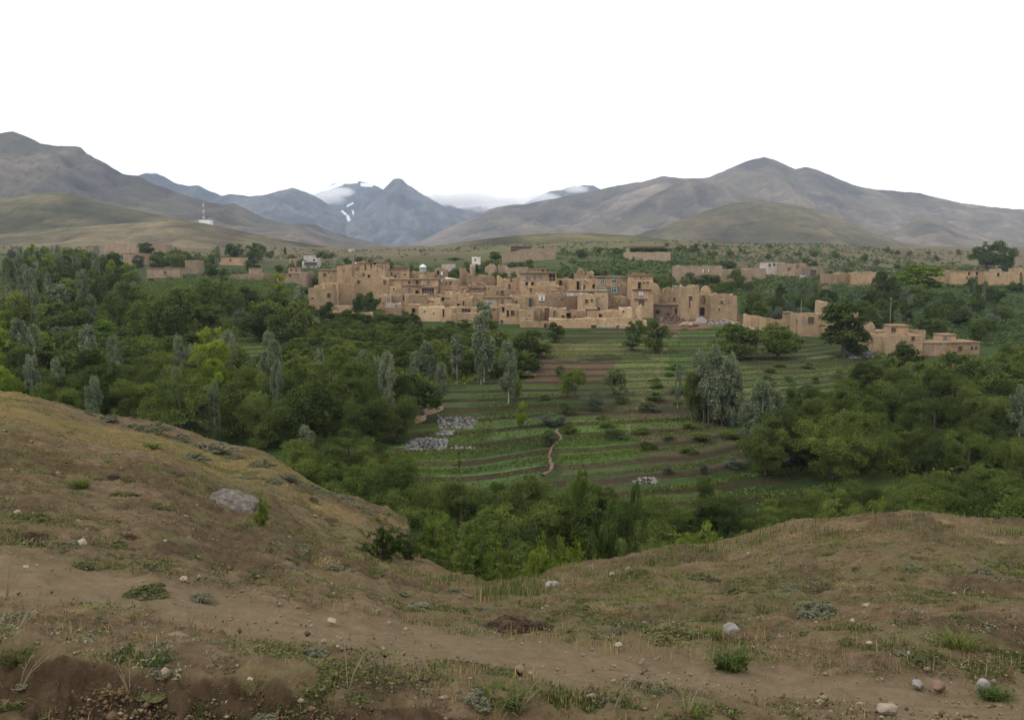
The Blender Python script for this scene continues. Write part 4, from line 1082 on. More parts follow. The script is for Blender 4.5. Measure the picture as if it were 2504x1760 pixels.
b.build('dome', PAINTW, dm, smooth=True)
b = MB(); b.tube([(0, 0, z4 - .05), (0, 0, z4 + .5)], .04, 5); b.build('finial', METAL, dm)
# --- tin roof
p0, p1 = at(*ZR(690, 292), 262), at(*ZR(925, 335), 262)
b = MB(); n = 14
for i in range(n):
    xa, xb = p0.x + (p1.x - p0.x) * i / n, p0.x + (p1.x - p0.x) * (i + 1) / n
    za = p0.z - .5 * (i / n); b.add([(xa, 256, za - .9), (xb, 256, za - .93), (xb, 262, za + .02), (xa, 262, za + .04), (xa, 256, za - .98), (xb, 256, za - 1.0), (xb, 262, za - .05), (xa, 262, za - .03)],
        [(0, 1, 2, 3), (7, 6, 5, 4), (0, 4, 5, 1), (2, 6, 7, 3), (1, 5, 6, 2), (3, 7, 4, 0)])
b.v = [(x - p0.x, y - 259, z - p0.z) for x, y, z in b.v]
tr_ = b.build('tin_roof', METAL, label='pale corrugated tin roof sheet beside the leaning tower stump', category='roof'); tr_.location = (p0.x, 259, p0.z)
# --- red cloths on parapet
for i, (xa, ya) in enumerate([(2040, 785), (2085, 790), (2110, 780)]):
    p = at(*ZQ(xa, ya), 232.6); b = MB()
    vs = [(-.22, 0, .18), (.2, -.02, .2), (.24, -.06, -.25), (-.18, -.04, -.32)]
    b.add(vs + [(x, y + .03, z) for x, y, z in vs], [(0, 1, 2, 3), (7, 6, 5, 4), (0, 4, 5, 1), (1, 5, 6, 2), (2, 6, 7, 3), (3, 7, 4, 0)])
    o = b.build('hanging_cloth', CLOTHR, label='red cloth hung over a mud parapet', category='cloth', group='red cloths on the parapet'); o.location = p
# --- burnt scrap, fallen slab, rubble in front of ruins
def lump(name, px, py, w, hgt, mat, Y=None, seed=0, n=2, flat=1.0, **pr):
    p = hit_valley(px, py) if Y is None else at(px, py, Y)
    s = p.y / F; bm_n = 14; b = MB(); r = np.random.default_rng(seed)
    rings = []
    for j in range(7):
        t = j / 6; rad = math.cos(t * math.pi / 2) ** .6 if j < 6 else .02
        rings.append([(math.cos(a) * w * s / 2 * rad * (1 + .18 * r.normal()), math.sin(a) * w * s / 2.4 * rad * (1 + .18 * r.normal()), hgt * s * (math.sin(t * math.pi / 2) * flat) + .05 * r.normal() * hgt * s - .1) for a in np.linspace(0, 2 * math.pi, bm_n, endpoint=False)])
    vs = [q for rg in rings for q in rg]; fs = [(j * bm_n + i, j * bm_n + (i + 1) % bm_n, (j + 1) * bm_n + (i + 1) % bm_n, (j + 1) * bm_n + i) for j in range(6) for i in range(bm_n)]
    fs.append(tuple(6 * bm_n + i for i in range(bm_n)))
    b.add(vs, fs); o = b.build(name, mat, **pr); o.location = p; return o

# ------------------------------------------------------------------ vegetation
def leaf_mat(name, c0, c1, c2, trans=.3, hue=.12):
    """leaf colour ranges between trees (object random) and between leaves (tone)"""
    m, nt, out = new_mat(name); k = NT(nt)
    rnd = k.n('ShaderNodeObjectInfo').outputs['Random']
    tone = k.attr('tone').outputs['Fac']
    col = k.ramp(rnd, [(0.0, c0), (0.5, c1), (1.0, c2)])
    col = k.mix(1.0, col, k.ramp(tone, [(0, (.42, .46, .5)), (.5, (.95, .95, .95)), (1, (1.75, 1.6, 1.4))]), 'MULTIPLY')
    d, t, mx = k.n('ShaderNodeBsdfDiffuse'), k.n('ShaderNodeBsdfTranslucent'), k.n('ShaderNodeMixShader')
    mx.inputs[0].default_value = trans
    k.l(col, d.inputs[0]); k.l(k.mix(1.0, col, (1.1, 1.15, .6), 'MULTIPLY'), t.inputs[0])
    k.l(d.outputs[0], mx.inputs[1]); k.l(t.outputs[0], mx.inputs[2]); k.l(mx.outputs[0], out.inputs['Surface'])
    return m
LEAF_D = leaf_mat('leaf_dark', (.044, .064, .021), (.072, .098, .029), (.106, .136, .040))
LEAF_G = leaf_mat('leaf_green', (.062, .090, .025), (.092, .124, .032), (.132, .164, .042))
LEAF_Y = leaf_mat('leaf_lime', (.125, .190, .026), (.155, .215, .030), (.195, .235, .034))
LEAF_S = leaf_mat('leaf_silver', (.095, .120, .080), (.112, .138, .095), (.135, .160, .115))
LEAF_P = leaf_mat('leaf_poplar', (.130, .165, .100), (.152, .188, .118), (.180, .212, .142))
LEAF_B = leaf_mat('leaf_bush', (.070, .100, .040), (.088, .120, .050), (.112, .142, .064))
LEAF_W = leaf_mat('leaf_willow', (.068, .104, .028), (.084, .122, .032), (.106, .146, .038), .38)
BARK = simple_mat('bark_grey_brown', (.095, .075, .058), .35, 5, .95, .5)
BARK_W = simple_mat('bark_white', (.30, .285, .245), .2, 4, .9, .3)

def leaf_quads(P, N, size, r, stretch=1.35, droop=0.0):
    """a folded diamond per leaf: P points, N leaf normals"""
    n = len(P)
    t = r.normal(size=(n, 3)); t -= N * (t * N).sum(1, keepdims=True); t /= np.maximum(np.linalg.norm(t, axis=1, keepdims=True), 1e-6)
    if droop: t[:, 2] -= droop; t /= np.linalg.norm(t, axis=1, keepdims=True)
    b = np.cross(N, t); b /= np.maximum(np.linalg.norm(b, axis=1, keepdims=True), 1e-6)
    s = (size * r.uniform(.6, 1.3, n))[:, None]
    a0, a1 = P - t * s * stretch * .5, P + t * s * stretch * .5
    m = P + N * s * .12
    return np.stack([a0, m + b * s * .5, a1, m - b * s * .5], 1).reshape(-1, 3)
def unit(v): return v / np.maximum(np.linalg.norm(v, axis=-1, keepdims=True), 1e-9)
def crown_mesh(name, seed, kind, n, size):
    r = np.random.default_rng(seed)
    L = []          # lobes: centre, radii
    if kind == 'round':
        k = r.integers(24, 32)
        for i in range(k):
            d = unit(r.normal(size=3)); q = r.uniform(.3, 1.0) ** .55
            if i % 3 == 0: d[2] = -abs(d[2])
            L.append((np.array((d[0] * .33 * q, d[1] * .33 * q, .47 + d[2] * q * (.40 if d[2] > 0 else .42))), r.uniform(.075, .19) * np.array((1.0, 1.0, 1.0))))
    elif kind == 'spread':
        for i in range(34):
            a = r.uniform(0, 2 * math.pi); q = r.uniform(.1, 1) ** .5
            L.append((np.array((math.cos(a) * .45 * q, math.sin(a) * .45 * q, .34 + .46 * (1 - q * q) * r.uniform(.2, 1.1) + r.uniform(-.22, .12))), r.uniform(.10, .17) * np.array((1.15, 1.15, .85))))
    elif kind == 'poplar':
        for i in range(30):
            z = r.uniform(.15, .95); rad = .085 * math.sin(math.pi * min(1, (z - .03) / 1.02)) ** .6
            a = r.uniform(0, 2 * math.pi)
            L.append((np.array((math.cos(a) * rad, math.sin(a) * rad, z)), np.array((.042, .042, r.uniform(.07, .12)))))
        L.append((np.array((0, 0, .93)), np.array((.03, .03, .08))))
    elif kind == 'clump':
        for i in range(44):
            z = r.uniform(.08, .93); rad = .17 * (1 - .55 * max(0, z - .4))
            a = r.uniform(0, 2 * math.pi); q = r.uniform(.2, 1)
            L.append((np.array((math.cos(a) * rad * q, math.sin(a) * rad * q, z)), np.array((.055, .055, r.uniform(.09, .15)))))
    elif kind == 'bush':
        for i in range(18):
            a = r.uniform(0, 2 * math.pi); q = r.uniform(0, 1) ** .5
            L.append((np.array((math.cos(a) * .42 * q, math.sin(a) * .42 * q, r.uniform(.2, .78) * (1 - .45 * q * q) + .05)), r.uniform(.13, .24) * np.array((1, 1, .85))))
    elif kind == 'tall':
        for i in range(26):
            z = r.uniform(.2, .92); rad = .24 * math.sin(math.pi * min(1, (z - .05) / 1.02)) ** .6
            a = r.uniform(0, 2 * math.pi); q = r.uniform(.3, 1)
            L.append((np.array((math.cos(a) * rad * q, math.sin(a) * rad * q, z)), r.uniform(.07, .12) * np.array((1, 1, 1.1))))
    w = np.array([np.prod(l[1]) ** (2 / 3) for l in L]); w /= w.sum()
    which = r.choice(len(L), n, p=w)
    C = np.array([l[0] for l in L])[which]; Rr = np.array([l[1] for l in L])[which]
    d = unit(r.normal(size=(n, 3))); d[:, 2] = np.where(d[:, 2] < -.6, -d[:, 2], d[:, 2])
    sh = r.uniform(.35, 1.08, (n, 1)) ** .5
    sh *= 1 + .28 * (vnoise(d[:, :1] * 3 + which[:, None], d[:, 1:2] * 3 + d[:, 2:] * 2, seed) - .5)
    sh *= 1 + .55 * (vnoise(d[:, :1] * 5 + which[:, None] * 3.1, d[:, 1:2] * 5 + d[:, 2:] * 4, seed + 5) - .5)
    P = C + d * Rr * sh
    sc_ = 11 if kind in ('poplar', 'clump') else 8
    gap = .5 * vnoise(P[:, 0] * sc_ + P[:, 2] * 3, P[:, 2] * sc_ + seed, seed + 2) + .5 * vnoise(P[:, 1] * sc_ - P[:, 2] * 2, P[:, 2] * sc_ + 4, seed + 3)
    keep = np.nonzero(gap > (.25 if kind in ('poplar', 'clump') else .40))[0]; P, d, sh, which = P[keep], d[keep], sh[keep], which[keep]; n = len(keep)
    if kind in ('poplar', 'clump'):
        N = unit(d * np.array((1, 1, .2)) + .5 * r.normal(size=(n, 3)))
    else:
        N = unit(d * .8 + np.array((0, 0, .25)) + .65 * r.normal(size=(n, 3)))
    Vv = leaf_quads(P, N, size, r)
    lt = r.uniform(.25, .75, len(L))[which]
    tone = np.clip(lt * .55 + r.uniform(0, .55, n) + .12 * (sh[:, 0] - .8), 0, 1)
    return mesh_np(name, Vv, np.arange(4 * n).reshape(-1, 4), attrs={'tone': ('FACE', 'FLOAT', tone)}), L
def trunk_mesh(name, seed, kind, L):
    r = np.random.default_rng(seed + 500); b = MB()
    if kind == 'poplar':
        b.tube([(0, 0, -.06), (.004, 0, .3), (-.004, .003, .6), (0, 0, .93)], [.0095, .008, .005, .0015], 6)
        for l in L[::4]:
            b.tube([(0, 0, max(.16, l[0][2] - .14)), tuple(l[0] * np.array((.8, .8, 1)))], [.005, .002], 4)
    elif kind == 'clump':
        for i in range(6):
            a = r.uniform(0, 2 * math.pi); q = r.uniform(.03, .13)
            b.tube([(math.cos(a) * q * .6, math.sin(a) * q * .6, -.06), (math.cos(a) * q * .8, math.sin(a) * q * .8, .4), (math.cos(a) * q, math.sin(a) * q, .85)], [.011, .008, .003], 5)
    elif kind == 'bush':
        for l in L[::3]:
            b.tube([(0, 0, -.08), tuple(l[0] * np.array((.5, .5, .5))), tuple(l[0])], [.02, .014, .005], 4)
    else:
        b.tube([(0, 0, -.06), (.01, .006, .16), (-.008, .004, .34), (.005, -.01, .55), (0, 0, .7)], [.034, .026, .022, .014, .006], 7)
        for i, l in enumerate(L[::3]):
            z0 = r.uniform(.2, .42); m = l[0] * .55; m[2] = z0 + (l[0][2] - z0) * .45
            b.tube([(0, 0, z0), tuple(m), tuple(l[0])], [.014, .009, .003], 5)
    return b.mesh(name)
PROTO = {}
def proto(key, kind, n, size, count, seed):
    out = []
    for i in range(count):
        cm, L = crown_mesh('crown', seed + i, kind, n, size)
        out.append((cm, trunk_mesh('trunk', seed + i, kind, L)))
    PROTO[key] = out
proto('round', 'round', 10500, .029, 7, 100)
proto('round_near', 'round', 52000, .0112, 3, 120)
proto('spread', 'spread', 12500, .027, 3, 140)
proto('poplar', 'poplar', 5600, .022, 4, 160)
proto('poplar_near', 'poplar', 14000, .0125, 2, 170)
proto('clump', 'clump', 17000, .0175, 2, 180)
proto('bush', 'bush', 3000, .055, 4, 200)
proto('bush_near', 'bush', 9000, .032, 3, 220)
proto('tall', 'tall', 7400, .031, 3, 240)
proto('tall_near', 'tall', 46000, .0108, 3, 260)
proto('far', 'round', 1100, .075, 4, 280)
_mm = {}
def with_mat(me, mat):
    """one copy of a mesh per leaf colour, shared by every tree of that colour"""
    k = (me.name, mat.name)
    if k not in _mm:
        c = me.copy(); c.materials.clear(); c.materials.append(mat); _mm[k] = c
    return _mm[k]
TREES = []
def tree(name, key, leaf, bark, loc, height, width, label, cat, group, seed, parts=True):
    r = random.Random(seed)
    cm, tm = PROTO[key][r.randrange(len(PROTO[key]))]
    ref = {'round': .86, 'round_near': .86, 'spread': 1.15, 'poplar': .26, 'poplar_near': .26, 'clump': .46, 'bush': 1.1, 'bush_near': 1.1, 'tall': .6, 'tall_near': .6, 'far': .86}[key]
    root = empty(name, loc, r.uniform(0, 6.28), label=label, category=cat, group=group)
    sx = width / ref
    root.scale = (sx * r.uniform(.93, 1.07), sx * r.uniform(.93, 1.07), height)
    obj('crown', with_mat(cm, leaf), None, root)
    obj('trunk', with_mat(tm, bark), None, root)
    TREES.append((loc[0], loc[1], width / 2))
    return root
def at_tree(x, top, base, w, Y=None):
    """view coordinates of a tree's top, foot and width -> place and size"""
    p = hit_valley(x * VS, base * VS) if Y is None else None
    if p is None:
        q = at(x * VS, base * VS, Y); p = Vector((q.x, Y, float(ground_z(q.x, Y))))
    t = at(x * VS, top * VS, p.y)
    return p, max(t.z - p.z, .6), w * VS / F * p.y
SEED = [1000]
KINDS = {  # kind: (name, proto far/near, leaf, bark, category)
 'poplar': ('poplar_tree', 'poplar', 'poplar_near', LEAF_P, BARK_W, 'poplar'),
 'silver': ('oleaster_tree', 'round', 'round_near', LEAF_S, BARK, 'silver tree'),
 'dark': ('broadleaf_tree', 'round', 'round_near', LEAF_D, BARK, 'tree'),
 'green': ('fruit_tree', 'round', 'round_near', LEAF_G, BARK, 'fruit tree'),
 'lime': ('lime_green_tree', 'tall', 'tall_near', LEAF_Y, BARK, 'tree'),
 'tall': ('tall_broadleaf_tree', 'tall', 'tall_near', LEAF_D, BARK, 'tree'),
 'spread': ('mulberry_tree', 'spread', 'spread', LEAF_D, BARK, 'tree'),
 'clump': ('poplar_clump', 'clump', 'clump', LEAF_P, BARK, 'poplar'),
 'bush': ('shrub', 'bush', 'bush_near', LEAF_B, BARK, 'shrub'),
 'gbush': ('shrub', 'bush', 'bush_near', LEAF_G, BARK, 'shrub'),
 'willow': ('willow_tree', 'tall_near', 'tall_near', LEAF_W, BARK, 'tree'),
}
def plant(kind, x, top, base, w, label, group=None, Y=None):
    SEED[0] += 1
    p, hgt, wd = at_tree(x, top, base, w, Y)
    nm, kf, kn, leaf, bark, cat = KINDS[kind]
    key = kn if p.y < 125 else kf
    return tree(nm, key, leaf, bark, (p.x, p.y, p.z - .05), hgt, wd, label, cat, group or 'trees picked out in the valley', SEED[0])
T = plant
# --- individuals one can point at
T('poplar',1085,682,858,54,'round headed poplar with long white trunk in front of paired window house')
T('poplar',1078,742,862,36,'slim silver poplar below the white trunked round poplar')
for x,t_,b_,w in [(1025,750,852,36),(958,766,852,36),(930,788,866,26)]:
    T('poplar',x,t_,b_,w,'slim silvery poplar standing in the orchard below the village','poplars in the orchard')
T('poplar',813,788,922,46,'broad silvery poplar with pale trunk left of mulberry'.replace(' left of',' west of'))
T('poplar',845,803,926,28,'thin silvery poplar close to the broad one west of mulberry')
T('poplar',990,815,902,32,'thin pale poplar east of the spreading dark mulberry')
T('poplar',1140,768,905,46,'lone poplar with bare white trunk in the terraced field')
T('poplar',855,888,942,26,'young small poplar below mulberry tree')
T('poplar',465,868,990,42,'pointed silver poplar rising behind the grassy crest')
for x,t_,b_,w in [(430,930,990,30),(240,888,952,30),(215,900,952,30),(282,894,957,30),(350,934,978,26)]:
    T('poplar',x,t_,b_,w,'young silver poplar tip showing above the grassy crest','poplars behind the crest')
T('clump',1590,778,946,92,'tall silvery poplar clump in the middle of the terraces')
T('clump',1612,790,950,80,'middle of silvery poplar clump rising over the terraces')
T('clump',1570,800,940,60,'western flank of the silvery poplar clump')
T('clump',1640,815,955,60,'eastern flank of the silvery poplar clump')
T('clump',1632,800,944,74,'second half of silvery poplar clump with pink stump beside')
T('tall',1552,835,946,52,'dark leafy tree shading west side of the poplar clump')
T('poplar',1706,856,1034,70,'big poplar with twin white trunks by the stone terrace')
T('poplar',1742,880,1028,56,'slighter poplar beside the twin trunk one')
T('clump',1700,862,1012,84,'bushy grey poplar mass behind the twin trunk one')
T('poplar',1680,905,1010,60,'hazy poplar behind the twin trunk one')
T('poplar',1519,808,916,16,'very thin pale poplar with hardly any leaves')
T('willow',1298,1045,1190,46,'tall slender green tree in the gully by the stone path',Y=66)
T('willow',1422,1078,1190,40,'narrow green tree in the gully under lower terraces',Y=64)
T('poplar',2282,868,1040,62,'tall silvery poplar among the dark eastern wood')
T('poplar',1815,908,984,36,'small pale poplar among the eastern bushes')
T('poplar',690,955,1064,46,'poplar rising from the bushes below mulberry wood')
T('spread',920,826,938,140,'wide spreading dark mulberry at the edge of terraces')
T('spread',548,826,978,150,'broad dark mulberry above the grassy crest')
T('spread',690,826,990,160,'largest dark mulberry over shaded ground')
T('dark',405,838,968,120,'dense dark tree next to lime topped one')
T('lime',420,803,880,44,'bright lime green poplar-shaped tree'.replace('poplar-shaped','columnar'))
T('lime',366,774,836,52,'yellow green round tree on the edge of meadow')
T('lime',242,718,764,62,'yellow green bushy tree deep in the western wood')
T('lime',178,688,742,44,'lime green upright tree in the western wood')
T('lime',20,690,760,40,'lime tinted upright tree at western margin')
T('silver',545,688,738,56,'silver grey willow near the western field')
T('silver',142,725,772,54,'silver grey round tree below lime green one')
T('poplar',130,636,730,58,'large blue grey poplar in western wood')
T('gbush',1285,806,892,62,'tall dark shrub growing out of the tilled plot','shrubs in the fields')
T('bush',1257,812,850,30,'small upright shrub at the corner of tilled plot','shrubs in the fields')
T('bush',1380,818,884,66,'round dense shrub on the edge of tilled plot','shrubs in the fields')
T('silver',1330,870,920,62,'pale flowering bush below the tilled plot','shrubs in the fields')
T('silver',1240,924,954,62,'low pale flowering bush by the stone path','shrubs in the fields')
T('lime',1170,898,960,30,'slender bright sapling in bean terraces','shrubs in the fields')
T('lime',1155,842,900,36,'yellowish sapling beside lone white trunked poplar','shrubs in the fields')
T('bush',1270,898,930,44,'squat green shrub above the bean terraces','shrubs in the fields')
T('bush',1232,955,1000,46,'dark spiky shrub at the head of stone path','shrubs in the fields')
T('dark',1185,733,802,104,'dark broad tree below the courtyard wall')
T('dark',1245,718,768,46,'dark rounded tree against the lettered wall')
T('dark',1470,712,792,62,'dark rounded tree at the end of the lettered wall')
T('dark',1424,708,764,50,'smaller dark tree covering the end of lettered wall')
T('bush',1415,742,784,62,'shrubby thicket under the lettered wall end')
T('green',1655,718,804,130,'wide leafy tree below the broken field wall')
T('green',1745,722,804,120,'second wide leafy tree next to the chalk marked house')
T('tall',1892,680,800,118,'big dark walnut beside the chalk marked house')
T('dark',1920,730,800,70,'dark tree leaning against the big walnut')
T('dark',2030,763,836,78,'round very dark tree in front of flat roofed house')
T('dark',1955,803,868,72,'dark scrubby tree under the stone heap')
T('green',1800,848,944,94,'leafy tree at the lower edge of eastern terrace')
for x,t_,b_,w in [(1768,838,858,22),(1828,840,858,20)]:
    T('bush',x,t_,b_,w,'lone small bush in the open eastern terrace','lone bushes on the eastern terrace')
for i,(x,t_,b_,w) in enumerate([(1960,925,1026,66),(2012,945,1030,60),(2068,945,1034,84)]):
    T('green',x,t_,b_,w,['slim stemmed tree by the long stone terrace wall','middle one of trees above the stone terrace wall','rounded tree closing the row above the stone terrace'][i])
T('dark',735,672,726,52,'dark tree before the peephole tower house')
T('spread',822,643,706,74,'layered spreading tree in front of eroded mud block')
T('dark',770,601,648,44,'dark twin crowned tree among the upper roofs')
T('dark',782,686,730,64,'dark bushy tree under the layered one')
T('silver',628,628,664,18,'thin pale tree at the western approach')
T('dark',2212,527,604,76,'large dark tree mass on the eastern skyline')
T('dark',2252,545,612,50,'shorter dark tree joined to the skyline mass')
T('dark',1980,600,694,62,'dark tree rising over toothed ochre house')
T('lime',2062,594,664,100,'bright fresh green tree east of toothed house')
T('dark',525,538,584,46,'western one of the twin dark trees under tower hill')
T('dark',571,537,588,52,'eastern one of the twin dark trees under tower hill')
T('tall',640,553,575,9,'thin dark cypress on the plain')
T('dark',1652,600,640,42,'dark leaning tree beside pinkish ruined walls')
T('green',1585,612,640,66,'bright green tree over the merlons of the ruin')
T('dark',330,540,575,40,'dark tree at the foot of the orange hill wall')
T('green',170,543,622,96,'big rounded green tree on western skyline')
T('green',1030,1002,1060,10,'thin weed stalks on edge of bean terraces')
T('silver',1770,665,722,26,'grey tall willow behind broken field wall','grey willows behind the field wall')
T('silver',1800,682,722,34,'rounded grey willow by dark gate','grey willows behind the field wall')
T('silver',2225,575,600,20,'grey tree at the edge of the skyline mass')
T('silver',1645,1020,1050,54,'pale flowering bush on the brown plot edge','shrubs in the fields')
T('silver',1575,1028,1062,28,'small pale bush above the lower terraces','shrubs in the fields')
T('silver',1497,1038,1062,32,'pale bush by white stones above the lower terraces','shrubs in the fields')
T('green',1580,1058,1120,50,'thin young tree on the lower terrace')

# --- trees standing behind the village roofs
for i, (x, t_, Y_, w, kd) in enumerate([(1000,603,300,26,'dark'),(1066,588,368,44,'green'),(990,603,334,36,'dark'),(1022,601,334,40,'dark'),(1050,590,366,30,'green'),(1008,606,326,40,'green'),(1022,600,302,30,'dark'),(1042,612,298,24,'silver'),(975,598,318,26,'silver'),(1062,606,305,40,'green'),(1085,603,312,34,'green'),(1108,604,308,36,'green'),(1130,606,300,34,'green'),(1150,608,298,30,'green'),
    (876,572,335,34,'dark'),(900,590,330,36,'green'),(925,592,322,30,'green'),(850,590,318,30,'green'),(1250,606,312,36,'green'),(1212,590,330,30,'green'),(1180,575,372,40,'dark'),(1100,575,372,44,'green'),(1145,582,360,40,'dark'),(1270,600,330,40,'bush'),(1310,605,330,44,'bush'),(1350,600,345,40,'bush'),(1400,606,330,40,'bush'),
    (1440,602,340,34,'green'),(1480,610,315,40,'green'),(1500,620,290,30,'green'),(1500,640,262,26,'lime'),(1520,600,350,30,'silver'),(1545,605,330,40,'bush'),(700,640,282,60,'gbush'),(735,640,278,50,'gbush'),(675,645,285,50,'gbush'),(745,622,290,40,'dark'),(1330,632,285,30,'bush'),(1055,632,282,44,'gbush'),(1100,630,284,44,'gbush')]):
    T(kd, x, t_, t_ + 40, w, ['leafy tree', 'rounded tree', 'bushy tree'][i % 3] + ' showing above the roofs at the back of the village', 'trees above the back roofs', Y=Y_)
HRECT = []
for (hr, A_, B_, zb_, H_, D_) in HOUSES:
    if A_.y > 290:
        a_ = proj(A_.x, A_.y, A_.z); b_ = proj(B_.x, A_.y, A_.z - 3.2); HRECT.append((a_[0], b_[0], a_[1], b_[1], A_.y))
# --- fill of the woods
LBG = {}
KEEP = V([(870,1000),(900,965),(985,915),(1090,885),(1180,850),(1270,850),(1900,800),(1900,890),(1760,905),(1660,900),(1660,1040),(2050,1030),(2050,1090),(1700,1140),(1440,1110),(1260,1075),(900,1075)])
def zone(poly, n, mix, hrange, wfac, sep, label, group, Yr, seed, crown_test=True, cap=None):
    r = np.random.default_rng(seed); poly = V(poly); got = 0; tries = 0
    y0, y1 = Yr; pl = np.array(poly); u0, u1 = (pl[:, 0].min() - CX) / F, (pl[:, 0].max() - CX) / F
    M = 4000
    Yc = np.exp(r.uniform(math.log(y0), math.log(y1), M)); Xc = r.uniform(u0, u1, M) * Yc
    gz_ = ground_z(Xc, Yc); hh = r.uniform(*hrange, M)
    cpx, cpy = proj(Xc, Yc, gz_ + hh * .55)
    ok = in_poly(cpx, cpy, poly)
    bx, by = proj(Xc, Yc, gz_)
    kinds = list(mix); pr = np.array([mix[k_] for k_ in kinds]); pr = pr / pr.sum()
    for i in np.nonzero(ok)[0]:
        if got >= n: break
        x_, y_ = Xc[i], Yc[i]
        bad = False
        for (hr, A_, B_, zb_, H_, D_) in HOUSES:
            if A_.x - 1.2 < x_ < B_.x + 1.2 and A_.y - 1.5 < y_ < A_.y + D_ + 1: bad = True; break
        if seed not in (10, 12, 5, 15) and in_poly(cpx[i], cpy[i], KEEP): continue
        if bad: continue
        for (hx0, hx1, hy0, hy1, hY) in HRECT:
            if y_ < hY and cpx[i] + .3 * hh[i] * F / y_ > hx0 and cpx[i] - .3 * hh[i] * F / y_ < hx1 and proj(x_, y_, gz_[i] + hh[i])[1] < hy1 and by[i] > hy0 and r.uniform() < .8: bad = True; break
        if bad: continue
        kd = kinds[r.choice(len(kinds), p=pr)]
        wd = hh[i] * wfac * {'poplar': .30, 'clump': .5, 'silver': .8, 'lime': .6, 'tall': .62, 'spread': 1.25, 'bush': 1.4, 'gbush': 1.4, 'willow': .75}.get(kd, 1.0) * r.uniform(.85, 1.2)
        h_ = hh[i] * {'bush': .45, 'gbush': .45, 'poplar': 1.15, 'silver': .8, 'spread': .9}.get(kd, 1.0)
        if any((x_ - a) ** 2 + (y_ - b_) ** 2 < (sep * (wd / 2 + c)) ** 2 for a, b_, c in TREES): continue
        nm, kf, kn, leaf, bark, cat = KINDS[kd]
        key = kn if y_ < 120 else (kf if y_ < 480 else ('far' if kd in ('dark', 'green', 'silver', 'spread') else kf))
        SEED[0] += 1
        lb_ = label(kd, x_, y_, h_, (hh[i] - hrange[0]) / (hrange[1] - hrange[0]))
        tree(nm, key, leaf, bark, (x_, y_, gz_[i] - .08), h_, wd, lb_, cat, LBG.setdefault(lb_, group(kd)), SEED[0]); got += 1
    return got
KW = {'poplar': 'slim silvery poplar', 'silver': 'silver grey tree', 'dark': 'dark green broadleaf tree', 'green': 'mid green leafy tree', 'lime': 'lime green tree', 'tall': 'upright dark tree',
      'spread': 'spreading dark mulberry', 'clump': 'bushy poplar clump', 'bush': 'low dull green shrub', 'gbush': 'low fresh green shrub', 'willow': 'fresh green willow like tree'}
LM = [(o_.matrix_basis.translation.x, o_.matrix_basis.translation.y, o_['label']) for o_ in COL.objects if o_.get('category') and o_.parent is None]
LM = [(a, b_, ' '.join(t.split()[:9])) for a, b_, t in LM if len(t.split()) <= 12 and (a or b_)]
def near_mark(x_, y_):
    best = min(LM, key=lambda q: ((q[0] - x_) ** 2 + ((q[1] - y_) * .6) ** 2))
    d = best[1] - y_
    return ('below the ' if d > 4 else 'behind the ' if d < -4 else 'beside the ') + best[2]
def lab(where): return lambda kd, x_, y_, h_, q_: ' '.join((('tall ' if q_ > .66 else 'small ' if q_ < .33 else '') + f'{KW[kd]} ' + near_mark(x_, y_)).split()[:16])
zc = []
zc.append(zone([(0,560),(150,545),(330,560),(450,570),(620,600),(680,640),(680,700),(560,735),(300,760),(0,800)], 120, {'dark': .34, 'green': .24, 'poplar': .20, 'silver': .08, 'tall': .10, 'lime': .08}, (6, 10.5), .95, .62, lab('in the western wood below the hill farms'), lambda kd: 'western wood', (170, 470), 1))
zc.append(zone([(0,770),(300,770),(480,780),(560,860),(620,800),(780,840),(940,850),(980,900),(830,950),(480,985),(0,900)], 85, {'dark': .42, 'green': .32, 'poplar': .11, 'lime': .06, 'tall': .09}, (5.5, 9), 1.0, .58, lab('in the wood behind the grassy crest'), lambda kd: 'wood behind the crest', (95, 200), 2))
zc.append(zone([(600,860),(560,812),(700,745),(850,745),(1000,760),(1130,775),(1210,800),(1180,835),(1000,865),(780,850)], 120, {'green': .72, 'dark': .15, 'gbush': .13}, (2.6, 4.3), 1.15, .54, lab('in the orchard below the village'), lambda kd: 'orchard below the village', (140, 212), 3))
zc.append(zone([(950,742),(1130,748),(1220,775),(1225,805),(950,790)], 30, {'green': .6, 'dark': .4}, (2.4, 3.8), 1.15, .5, lab('x'), lambda kd: 'orchard below the village', (165, 205), 13))
zc.append(zone([(690,722),(850,722),(1130,748),(1220,768),(1215,800),(1000,785),(690,768)], 70, {'green': .6, 'dark': .4}, (1.9, 3.2), 1.25, .42, lab('x'), lambda kd: 'orchard below the village', (170, 212), 14))
zc.append(zone([(700,725),(840,708),(930,708),(945,735),(1030,722),(1120,728),(1120,755),(700,750)], 22, {'dark': .6, 'green': .4}, (2.0, 3.2), 1.4, .5, lab('against the foot of the village walls'), lambda kd: 'trees under the village walls', (195, 232), 4))
zc.append(zone([(640,1030),(720,1000),(860,1010),(900,1060),(960,1120),(1250,1120),(1420,1145),(1600,1185),(1900,1165),(2296,1090),(2296,1230),(1900,1240),(1400,1340),(1000,1340),(900,1240),(760,1130)], 130, {'green': .30, 'willow': .16, 'dark': .42, 'tall': .12}, (3.8, 6.6), .95, .48, lab('in the gully below the terraces'), lambda kd: 'gully thicket', (40, 84), 5))
zc.append(zone([(1440,1160),(1620,1165),(1750,1150),(1950,1115),(2296,1060),(2296,1190),(1900,1190),(1620,1250),(1440,1280)], 60, {'dark': .5, 'green': .4, 'tall': .1}, (2.8, 5.2), 1.0, .45, lab('x'), lambda kd: 'gully thicket', (34, 78), 15))
